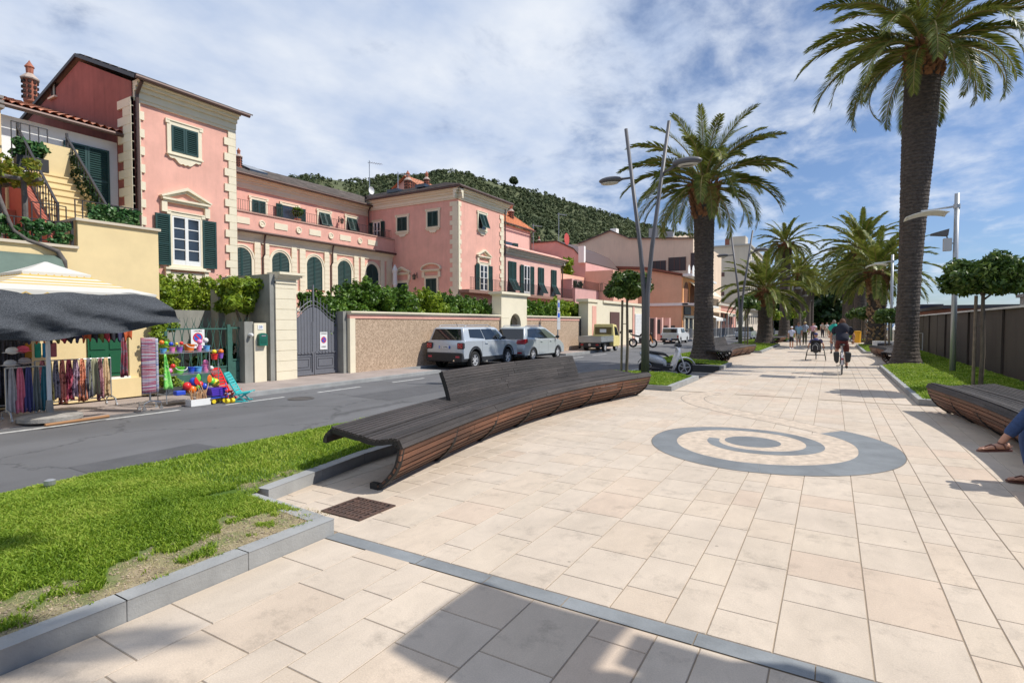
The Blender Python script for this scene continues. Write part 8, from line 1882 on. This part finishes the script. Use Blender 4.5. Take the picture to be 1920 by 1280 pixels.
m=MB(); m.grid(lambda u,v:(-13.95+.03*math.sin(u*14),2.6+1.75*u,2.05-2.05*v),16,4); root_tags(m.build('stall_shade_sheet',mat('shade_sheet_black',(.02,.02,.022),.9),smooth=True,solid=.01),'black sheet added to stand for the shade at the left back of the market stall','shade sheet')  # black sheet put in for the stall's shade; the wall behind is yellow
# ================= PEOPLE =================
def skinned(nodes,edges,lvl=2,root='pelvis'):
    names=list(nodes); idx={n:i for i,n in enumerate(names)}
    me=bpy.data.meshes.new('tmp'); me.from_pydata([nodes[n][0] for n in names],[(idx[a],idx[b]) for a,b in edges],[]); me.update()
    o=bpy.data.objects.new('tmp',me); COL.objects.link(o); sm=o.modifiers.new('s','SKIN'); sm.use_smooth_shade=True; sm.branch_smoothing=.6
    for i,n in enumerate(names):
        r=nodes[n][1]; me.skin_vertices[0].data[i].radius=(r,r) if isinstance(r,(int,float)) else r
        me.skin_vertices[0].data[i].use_root=(n==root)
    ss=o.modifiers.new('d','SUBSURF'); ss.levels=lvl; ss.render_levels=lvl
    dg=bpy.context.evaluated_depsgraph_get(); ev=o.evaluated_get(dg); mm=ev.to_mesh(); V=[tuple(v.co) for v in mm.vertices]; F_=[tuple(p.vertices) for p in mm.polygons]; ev.to_mesh_clear(); bpy.data.objects.remove(o); bpy.data.meshes.remove(me)
    return V,F_
SKIN=mat('skin',(.52,.27,.18),.55,var=.06,vs=12); 
BASE=dict(pelvis=(0,0,.95),waist=(0,0,1.10),chest=(0,0,1.30),neck=(0,0,1.47),headb=(.01,0,1.56),
 shl=(0,.17,1.41),ell=(-.02,.23,1.15),wrl=(.05,.25,.92),shr=(0,-.17,1.41),elr=(-.02,-.23,1.15),wrr=(.05,-.25,.92),
 hil=(0,.09,.90),knl=(.02,.10,.50),anl=(-.02,.10,.09),tol=(.13,.12,.035),hir=(0,-.09,.90),knr=(.02,-.10,.50),anr=(-.02,-.10,.09),tor=(.13,-.12,.035),head=(.02,0,1.64))
RAD=dict(pelvis=(.13,.10),waist=(.125,.095),chest=(.15,.11),neck=.055,headb=.05,shl=.055,ell=.040,wrl=.027,shr=.055,elr=.040,wrr=.027,hil=.085,knl=.056,anl=.038,tol=.032,hir=.085,knr=.056,anr=.038,tor=.032)
EDG=[('pelvis','waist'),('waist','chest'),('chest','neck'),('neck','headb'),('chest','shl'),('shl','ell'),('ell','wrl'),('chest','shr'),('shr','elr'),('elr','wrr'),('pelvis','hil'),('hil','knl'),('knl','anl'),('anl','tol'),('pelvis','hir'),('hir','knr'),('knr','anr'),('anr','tor')]
def hand(m,w_,d,up,side,r=1.0,curl=.5):
    w_=Vector(w_);d=Vector(d).normalized();up=Vector(up); s=d.cross(up).normalized()*side; up=s.cross(d)*side
    m.ball(tuple(w_+d*.045*r),(.034*r,.034*r,.034*r),10,7)
    for k,(o_,l) in enumerate(((-.030,.062),(-.010,.072),(.010,.068),(.028,.052))):
        b=w_+d*.07*r+s*o_*r; p1=b+d*l*.5*r-up*curl*.012*r; p2=p1+d*l*.35*r-up*curl*.035*r; p3=p2+d*l*.1*r-up*curl*.035*r; m.tube([b-d*.02*r,b,p1,p2,p3],[.010*r,.010*r,.009*r,.008*r,.005*r],6)
    b=w_+d*.02*r-s*.025*r; m.tube([b,b+d*.03*r-s*.028*r-up*.01*r,b+d*.055*r-s*.030*r-up*.02*r],[.012*r,.010*r,.007*r],6)
def person(label,loc,rz,sc=1.0,J=None,rad=None,top=None,legs=None,hair=None,hat=None,shoes=None,skin=None,short=False,sleeve='short',group='people on the promenade',lvl=1,female=False,nm='person'):
    t=thing(nm,label,'person',loc,rz,local=True,group=group); j=dict(BASE); j.update(J or {}); rd=dict(RAD); rd.update(rad or {})
    S=lambda p:tuple(q*sc for q in p); SR=lambda r:tuple(q*sc for q in r) if isinstance(r,tuple) else r*sc
    shr_={k:(.80 if (top and k in ('pelvis','waist','chest','shl','shr')) or (legs and k in ('hil','hir')) else (.86 if legs and not short and k in ('knl','knr') else 1)) for k in rd}
    nodes={k:(S(j[k]),SR(tuple(q*shr_[k] for q in rd[k]) if isinstance(rd[k],tuple) else rd[k]*shr_[k])) for k in rd}
    V,F_=skinned(nodes,EDG,lvl+1); m=MB(); m.add(V,F_)
    H=Vector(j['head'])*sc; HB=Vector(j['headb'])*sc; 
    m.ball(tuple(H),(.098*sc,.078*sc,.118*sc),16,12,fn=lambda d:1-.10*max(0,-d[2])**2*(1 if d[0]<.3 else .3)); m.ball(tuple(H+Vector((.095,0,-.01))*sc),(.018*sc,.013*sc,.022*sc),8,6)
    for s in (-1,1): m.ball(tuple(H+Vector((-.005,s*.08,-.005))*sc),(.018*sc,.010*sc,.028*sc),8,6)
    m.ball(tuple(H+Vector((.082,0,-.058))*sc),(.012*sc,.024*sc,.008*sc),8,5)
    for a,b,s in (('ell','wrl',1),('elr','wrr',-1)): hand(m,S(j[b]),Vector(j[b])-Vector(j[a]),(0,0,1),s,sc)
    body=m.build('body',skin or SKIN,t,smooth=True)
    for s in (-1,1): m=MB(); m.ball(tuple(H+Vector((.086,s*.030,.018))*sc),(.008*sc,.011*sc,.008*sc),8,6); m.build('eye',BLK,body)
    def cloth(keys,edges,extra,mt,nm,root,over=None):
        nd={}
        for k in keys:
            r=rd[k]; r=tuple((q+extra)*sc for q in r) if isinstance(r,tuple) else (r+extra)*sc
            nd[k]=(S((over or {}).get(k,j[k])),r)
        V,F_=skinned(nd,edges,lvl+1,root); m=MB(); m.add(V,F_)
        if nm=='shirt':
            for q,r_ in ((mid('chest','neck',.28),(.115,.165,.20)),(j['shl'],(.060,.060,.060)),(j['shr'],(.060,.060,.060)),(mid('shl','ell',.35),(.055,.055,.085)),(mid('shr','elr',.35),(.055,.055,.085))):
                kf=rd['chest'][0]/.15; m.ball(S(q),tuple(z_*sc*kf for z_ in r_),14,9)
        return m.build(nm,mt,t,smooth=True)
    pass
    mid=lambda a,b,f:tuple(np.array(j[a])*(1-f)+np.array(j[b])*f)
    if top:
        f=.62 if sleeve=='short' else 1.0
        ov={'ell':mid('shl','ell',f),'elr':mid('shr','elr',f),'neck':mid('chest','neck',1.0)}
        if sleeve=='long':
            cloth(['pelvis','waist','chest','neck','shl','ell','wrl','shr','elr','wrr'],[e for e in EDG if all(k in ('pelvis','waist','chest','neck','shl','ell','wrl','shr','elr','wrr') for k in e)],.026,top,'shirt','pelvis',{'neck':ov['neck']})
        else: cloth(['pelvis','waist','chest','neck','shl','ell','shr','elr'],[e for e in EDG if all(k in ('pelvis','waist','chest','neck','shl','ell','shr','elr') for k in e)],.030,top,'shirt','pelvis',ov)
    if legs:
        f=.85 if short else .93
        ks=['waist','pelvis','hil','knl','hir','knr'] if short else ['waist','pelvis','hil','knl','anl','hir','knr','anr']
        ov={'waist':mid('pelvis','waist',.6)}
        if short: ov.update(knl=mid('hil','knl',f),knr=mid('hir','knr',f))
        else: ov.update(anl=mid('knl','anl',f),anr=mid('knr','anr',f))
        cloth(ks,[e for e in EDG if all(k in ks for k in e)],.022,legs,'shorts' if short else 'trousers','pelvis',ov)
    if shoes:
        m=MB()
        for a,b in (('anl','tol'),('anr','tor')):
            A=Vector(S(j[a]));B=Vector(S(j[b])); m.tube([A+Vector((-.05*sc,0,-.03*sc)),A+(B-A)*.3+Vector((0,0,-.01*sc)),B,B+(B-A)*.15],[.038*sc,.045*sc,.042*sc,.02*sc],8)
        m.build('shoes',shoes,t,smooth=True)
    if hair:
        m=MB(); m.ball(tuple(H+Vector((-.014,0,.016))*sc),(.104*sc,.088*sc,.122*sc),16,12,fn=lambda d:1.04 if (d[0]<.35 or d[2]>.45) and d[2]>-.62 else .82); m.build('hair',hair,t,smooth=True)
    if hat:
        hm,brim=hat; m=MB(); m.ball(tuple(H+Vector((-.0,0,.055))*sc),(.108*sc,.092*sc,.085*sc),16,8); 
        if brim: m.lathe([(.09*sc,.05*sc),(.17*sc,.035*sc),(.09*sc,.045*sc)],c=tuple(H),n=18,cap=False)
        m.build('hat',hm,t,smooth=True)
    return t
C_=lambda n,c,**k:mat('cloth_'+n,c,.85,**k)
up=math.pi/2; dn=-math.pi/2
walk=dict(knl=(.12,.09,.51),anl=(.10,.09,.12),tol=(.24,.11,.06),knr=(-.03,-.09,.50),anr=(-.22,-.10,.13),tor=(-.10,-.11,.04),ell=(-.12,.23,1.17),wrl=(-.02,.25,.94),elr=(.06,-.23,1.15),wrr=(.20,-.22,.95))
walk2=dict(knr=(.12,-.09,.51),anr=(.10,-.09,.12),tor=(.24,-.11,.06),knl=(-.03,.09,.50),anl=(-.22,.10,.13),tol=(-.10,.11,.04),elr=(-.12,-.23,1.17),wrr=(-.02,-.25,.94),ell=(.06,.23,1.15),wrl=(.20,.22,.95))
HB=C_('brown_hair',(.12,.05,.025)); DKN=C_('navy',(.018,.022,.05)); WHT=C_('white',(.72,.72,.74))
# cyclist ---------------------------------------------------
bc=thing('bicycle','bicycle with black panniers ridden by the man in dark shirt','bicycle',(.30,20.9,0),up,local=True)
spoked(bc,-.50,.34,.02,SLP,18); spoked(bc,.56,.34,.02,SLP,18)
m=MB(); [m.tube(p,.014,6) for p in ([(-.50,.05,.34),(-.1,.02,.30)],[(-.50,.05,.34),(-.2,.01,.80)],[(-.50,-.05,.34),(-.1,-.02,.30)],[(-.50,-.05,.34),(-.2,-.01,.80)],[(-.1,0,.30),(-.22,0,.92)],[(-.1,0,.30),(.38,0,.75)],[(-.2,0,.78),(.36,0,.85)],[(.34,0,.98),(.44,0,.62),(.56,.05,.34)],[(.44,0,.62),(.56,-.05,.34)])]; m.build('frame',mat('white_frame',(.6,.6,.6),.4),bc)
m=MB(); m.tube([(.20,.30,1.03),(.33,.14,1.06),(.34,0,1.05),(.33,-.14,1.06),(.20,-.30,1.03)],.014,6); m.build('handlebar',BLACKIRON,bc)
m=MB(); m.ball((-.24,0,.95),(.14,.09,.04),12,6); m.build('saddle',BLACKIRON,bc,smooth=True)
m=MB(); m.grid(lambda u,v:(-.50-.365*math.cos(math.pi*(u*.62)),.03*(2*v-1),.34+.365*math.sin(math.pi*(.0+u*.62))),10,2); m.build('rear_mudguard',mat('pale_guard',(.6,.55,.55),.4),bc,solid=.006)
m=MB(); m.box(-.87,-.855,-.03,.03,.50,.56); m.build('rear_reflector',TAIL,bc)
m=MB(); [m.tube([(-.15,s*.03,.74),(-.80,s*.05,.74),(-.52,s*.06,.36)],.008,5) for s in (-1,1)]; m.build('carrier',BLACKIRON,bc)
for s in (-1,1):
    m=MB(); m.add([(-.70,s*.09,.40),(-.25,s*.09,.40),(-.20,s*.08,.74),(-.74,s*.08,.74),(-.68,s*.22,.42),(-.27,s*.22,.42),(-.22,s*.25,.72),(-.72,s*.25,.72)],[(0,1,2,3),(7,6,5,4),(0,4,5,1),(1,5,6,2),(2,6,7,3),(3,7,4,0)]); m.build('pannier',mat('black_nylon',(.03,.032,.035),.7,var=.2,vs=8),bc,bevel=.04)
    m=MB(); m.tube([(-.1,s*.05,.30),(-.1+s*.16,s*.07,.30-s*.05)],.012,6); m.box(-.1+s*.16-.05,-.1+s*.16+.05,s*.07,s*.16,.29-s*.05,.31-s*.05); m.build('pedal',BLACKIRON,bc)
person('heavy set man with brown hair in dark shirt riding the bicycle away','x' and (.30,20.9,0),up,1.0,dict(pelvis=(-.22,0,1.02),waist=(-.18,0,1.16),chest=(-.08,0,1.36),neck=(-.02,0,1.53),headb=(.0,0,1.58),head=(.02,0,1.665),
 shl=(-.04,.20,1.47),ell=(.02,.33,1.24),wrl=(.20,.31,1.08),shr=(-.04,-.20,1.47),elr=(.02,-.33,1.24),wrr=(.20,-.31,1.08),hil=(-.18,.10,1.0),knl=(.18,.14,.80),anl=(.02,.13,.42),tol=(.14,.15,.36),hir=(-.18,-.10,1.0),knr=(.10,-.13,.62),anr=(-.14,-.13,.26),tor=(-.02,-.14,.21)),
 rad=dict(chest=(.20,.15),waist=(.20,.16),pelvis=(.19,.15),hil=.10,hir=.10,shl=.07,shr=.07),top=C_('dark_navy_shirt',(.018,.020,.035)),legs=C_('dark_red',(.14,.03,.025)),short=True,hair=HB,shoes=BLACKIRON,group=None)
# recumbent trike ---------------------------------------------
tk=thing('recumbent_trike','low three wheeled recumbent cycle with thin slanted rear wheels','tricycle',(-.60,27.7,0),up,local=True)
for s in (-1,1):
    m=MB(); N2=24; tl=s*.16
    fn=lambda u,v:(lambda a,z_:( -.15+math.cos(2*math.pi*u)*a, s*.36-tl*(z_-.24)*-1.0*-1 + .016*math.sin(2*math.pi*v), z_))(.245-.016+.016*math.cos(2*math.pi*v),.25+math.sin(2*math.pi*u)*(.245-.016+.016*math.cos(2*math.pi*v)))
    m.grid(fn,N2,8); w_=m.build('rear_wheel',TYRE,tk,smooth=True)
    m=MB(); 
    for k in range(12): a=2*math.pi*k/12; z_=.25+math.sin(a)*.22; m.bar((-.15,s*.36,.25),(-.15+math.cos(a)*.22,s*.36-tl*(z_-.24),z_),.004)
    m.build('spokes',STEEL,w_)
m=MB(); m.bar((-.15,-.36,.25),(-.15,.36,.25),.03); m.bar((-.15,0,.25),(.9,0,.3),.04); m.bar((-.1,0,.25),(-.2,0,.45),.035); m.bar((.9,0,.3),(1.0,0,.55),.035); m.build('frame',BLACKIRON,tk)
spoked(tk,.72,.22,.018,SLP,12)
m=MB(); m.grid(lambda u,v:(-.12-.22*v**1.3,(u-.5)*.40,.38+.52*v),6,8); m.build('seat',mat('black_mesh_seat',(.02,.02,.025),.8),tk,solid=.02)
[MB().tube([(.1,s*.28,.45),(.15,s*.33,.62)],.014,6).build('side_handle',BLACKIRON,tk) for s in (-1,1)]
person('child in dark top and blue cap riding the low recumbent trike','x' and (-.60,27.7,0),up,.86,dict(pelvis=(-.02,0,.54),waist=(-.10,0,.68),chest=(-.18,0,.92),neck=(-.18,0,1.12),headb=(-.16,0,1.20),head=(-.13,0,1.30),shl=(-.17,.19,1.06),ell=(-.02,.31,.82),wrl=(.16,.34,.72),shr=(-.17,-.19,1.06),elr=(-.0,-.33,.84),wrr=(.16,-.34,.72),
 hil=(.02,.09,.52),knl=(.42,.12,.74),anl=(.80,.08,.52),tol=(.86,.09,.64),hir=(.02,-.09,.52),knr=(.40,-.12,.68),anr=(.86,-.08,.62),tor=(.92,-.09,.74)),top=DKN,legs=DKN,hat=(C_('blue_cap',(.05,.06,.18)),False),shoes=WHT,group=None)
t=thing('backpack','black and grey backpack hung on the back of the trike seat','backpack',(-.62,27.35,.4),up,local=True); m=MB(); m.ball((-.02,-.02,.18),(.10,.17,.24),14,10); m.build('bag',mat('black_bag',(.025,.025,.03),.8,var=.3,vs=10),t,smooth=True); m=MB(); m.tube([(-.115,-.10+.0,.10),(-.125,-.09,.26),(-.12,.0,.33),(-.125,.09,.26),(-.115,.10,.10)],.012,6); m.build('strap',mat('grey_strap',(.35,.35,.36),.7),t)
# walkers -------------------------------------------------------
person('child in white cap, pale top and black shorts walking towards the camera',(-2.18,38.5,0),dn,.82,walk,top=C_('pale_lilac',(.55,.58,.72)),legs=C_('black',(.015,.015,.018)),short=True,hat=(WHT,False),shoes=WHT)
person('woman in light blue top and beige skirt walking just behind the capped child',(-1.95,42.0,0),dn,.93,walk2,top=C_('light_blue',(.25,.42,.50)),legs=C_('beige',(.42,.36,.26)),short=True,hair=HB,shoes=WHT)
person('man in straw hat, pale shirt and olive trousers walking towards the camera',(-1.75,46.5,0),dn,1.0,walk,rad=dict(chest=(.18,.13),waist=(.17,.14)),top=C_('pale_blue',(.45,.50,.62)),legs=C_('olive',(.07,.07,.04)),hat=(C_('straw',(.62,.50,.28)),True),shoes=BLACKIRON)
person('woman in pink top beside the man in straw hat',(-1.45,55,0),dn,.95,walk2,top=C_('pink_top',(.60,.35,.42)),legs=C_('dark',(.04,.04,.05)),hair=HB,shoes=BLACKIRON)
person('person in blue top half hidden behind the woman in light blue',(-2.45,52,0),dn,.97,walk,top=C_('mid_blue',(.15,.22,.40)),legs=C_('dark',(.04,.04,.05)),hair=HB,shoes=BLACKIRON)
person('man in bright green blue shirt walking away beyond the cyclist',(.10,34.5,0),up,1.03,walk2,rad=dict(chest=(.19,.13),waist=(.18,.14)),top=C_('sea_green',(.02,.38,.30)),legs=C_('grey_trouser',(.20,.20,.22)),hair=C_('grey_hair',(.25,.20,.16)),shoes=BLACKIRON)
far=[(-1.6,66,'white',(.7,.7,.7),'far walker in white on the left of the promenade'),(-.9,72,'beige_top',(.5,.4,.3),'far walker in beige straw coloured top'),(-.55,80,'white',(.7,.7,.7),'far walker in white near the middle'),(-.1,78,'sky',(.35,.5,.7),'far walker in sky blue top'),(.35,84,'dark_purple',(.08,.05,.14),'far walker in dark purple'),(.75,88,'brown_top',(.22,.10,.06),'far walker in brown red top'),(1.0,74,'black',(.02,.02,.02),'far walker in black at the right side'),(-1.3,95,'white',(.7,.7,.7),'very far walker in white on the left'),(.0,100,'beige_top',(.5,.4,.3),'very far walker in beige at the centre'),(.9,62,'sand',(.45,.35,.25),'walker in sand coloured shirt on the right near the yellow bin')]
for i,(x,y,n,c,lb_) in enumerate(far): person(lb_,(x,y,0),dn if i%3 else up,.94+.03*(i%3),walk if i%2 else walk2,top=C_(n,c),legs=C_('dark',(.04,.04,.05)) if i%2 else C_('beige',(.42,.36,.26)),hair=HB,shoes=BLACKIRON,lvl=0)
person('person in yellow vest and blue trousers standing by the parked scooters',(-12.0,57,-.15),0,1.0,top=C_('lime_vest',(.45,.65,.05)),legs=C_('royal_blue',(.03,.08,.45)),hair=HB,shoes=BLACKIRON)
# seated woman at the right edge -----------------------------------
SANDAL=mat('brown_leather',(.11,.04,.03),.5); JEANS=C_('jeans',(.035,.07,.17),var=.25,vs=30)
sw=person('seated woman in blue jeans and brown sandals with crossed legs on the right bench',(0,0,0),0,1.0,dict(pelvis=(2.12,7.45,.60),waist=(2.22,7.45,.74),chest=(2.27,7.45,.95),neck=(2.25,7.45,1.14),headb=(2.24,7.45,1.20),head=(2.23,7.45,1.29),
 shl=(2.26,7.28,1.08),ell=(2.16,7.18,.84),wrl=(1.96,7.30,.78),shr=(2.26,7.62,1.08),elr=(2.18,7.74,.84),wrr=(1.98,7.60,.80),
 hil=(2.10,7.36,.60),knl=(1.80,7.33,.86),anl=(1.535,7.30,.47),tol=(1.50,7.30,.41),hir=(2.10,7.54,.60),knr=(1.74,7.52,.52),anr=(1.80,7.46,.10),tor=(1.775,7.46,.06)),rad=dict(tol=.026,anl=.036,tor=.026,anr=.036,hil=.08,hir=.08),
 top=C_('white',(.72,.72,.74)),legs=JEANS,hair=HB,lvl=2,group=None)
def sandal_foot(A,T,par,up_=(0,0,1)):
    A=Vector(A);T=Vector(T);d=(T-A);L=d.length;d.normalize();u=Vector(up_);s=d.cross(u).normalized();n=s.cross(d)
    def q(a,b,c): return tuple(A+d*a+s*b+n*c)
    m=MB(); 
    secs=[(-.055,.0,.026,.030),(-.02,.002,.032,.036),(.04,.0,.033,.034),(.09,-.008,.038,.026),(.135,-.014,.043,.019),(.17,-.018,.042,.015)]
    V=[];nn=12
    for (a,c,w_,h_) in secs:
        for k in range(nn): t_=2*math.pi*k/nn; V.append(q(a,w_*math.cos(t_),c+h_*math.sin(t_)))
    F_=[(i*nn+k,i*nn+(k+1)%nn,(i+1)*nn+(k+1)%nn,(i+1)*nn+k) for i in range(len(secs)-1) for k in range(nn)]+[tuple(range(nn))[::-1],tuple((len(secs)-1)*nn+k for k in range(nn))]
    m.add(V,F_)
    for k,(b,r,l) in enumerate(((-.030,.0125,.036),(-.012,.0095,.038),(.004,.009,.033),(.019,.0085,.027),(.032,.008,.019))): m.tube([q(.155,b,-.018),q(.165+l*.5,b,-.015),q(.165+l,b*1.02,-.022)],[r,r,r*.6],7)
    m.build('foot',SKIN,par,smooth=True)
    m=MB(); P=[(-.075,.0),(-.06,.034),(.03,.034),(.10,.042),(.16,.048),(.205,.035),(.218,.0),(.205,-.036),(.16,-.047),(.10,-.038),(.03,-.03),(-.06,-.032)]
    V=[q(a,b,-.052+.012*max(0,(a-.05))*3) for a,b in P]+[q(a,b,-.034+.012*max(0,a-.05)*2) for a,b in P]; n_=len(P)
    m.add(V,[tuple(range(n_))[::-1],tuple(range(n_,2*n_))]+[(i,(i+1)%n_,n_+(i+1)%n_,n_+i) for i in range(n_)])
    for pts in ([(.06,.040,-.035),(.075,.028,.012),(.09,.0,.022),(.14,-.014,.006),(.158,-.020,-.028)],[(.06,-.038,-.035),(.07,-.030,.012),(.09,-.0,.023)],[(-.02,.036,-.03),(-.0,.030,.025),(.03,.012,.040),(.035,-.012,.040),(-.0,-.032,.025),(-.02,-.034,-.03)],[(-.045,.03,-.02),(-.075,.0,.0),(-.045,-.03,-.02)]): m.tube([q(*p) for p in pts],.0075,6)
    m.build('sandal',SANDAL,par)
sandal_foot((1.525,7.30,.395),(1.30,7.29,.365),sw); sandal_foot((1.80,7.46,.06),(1.56,7.45,.055),sw)
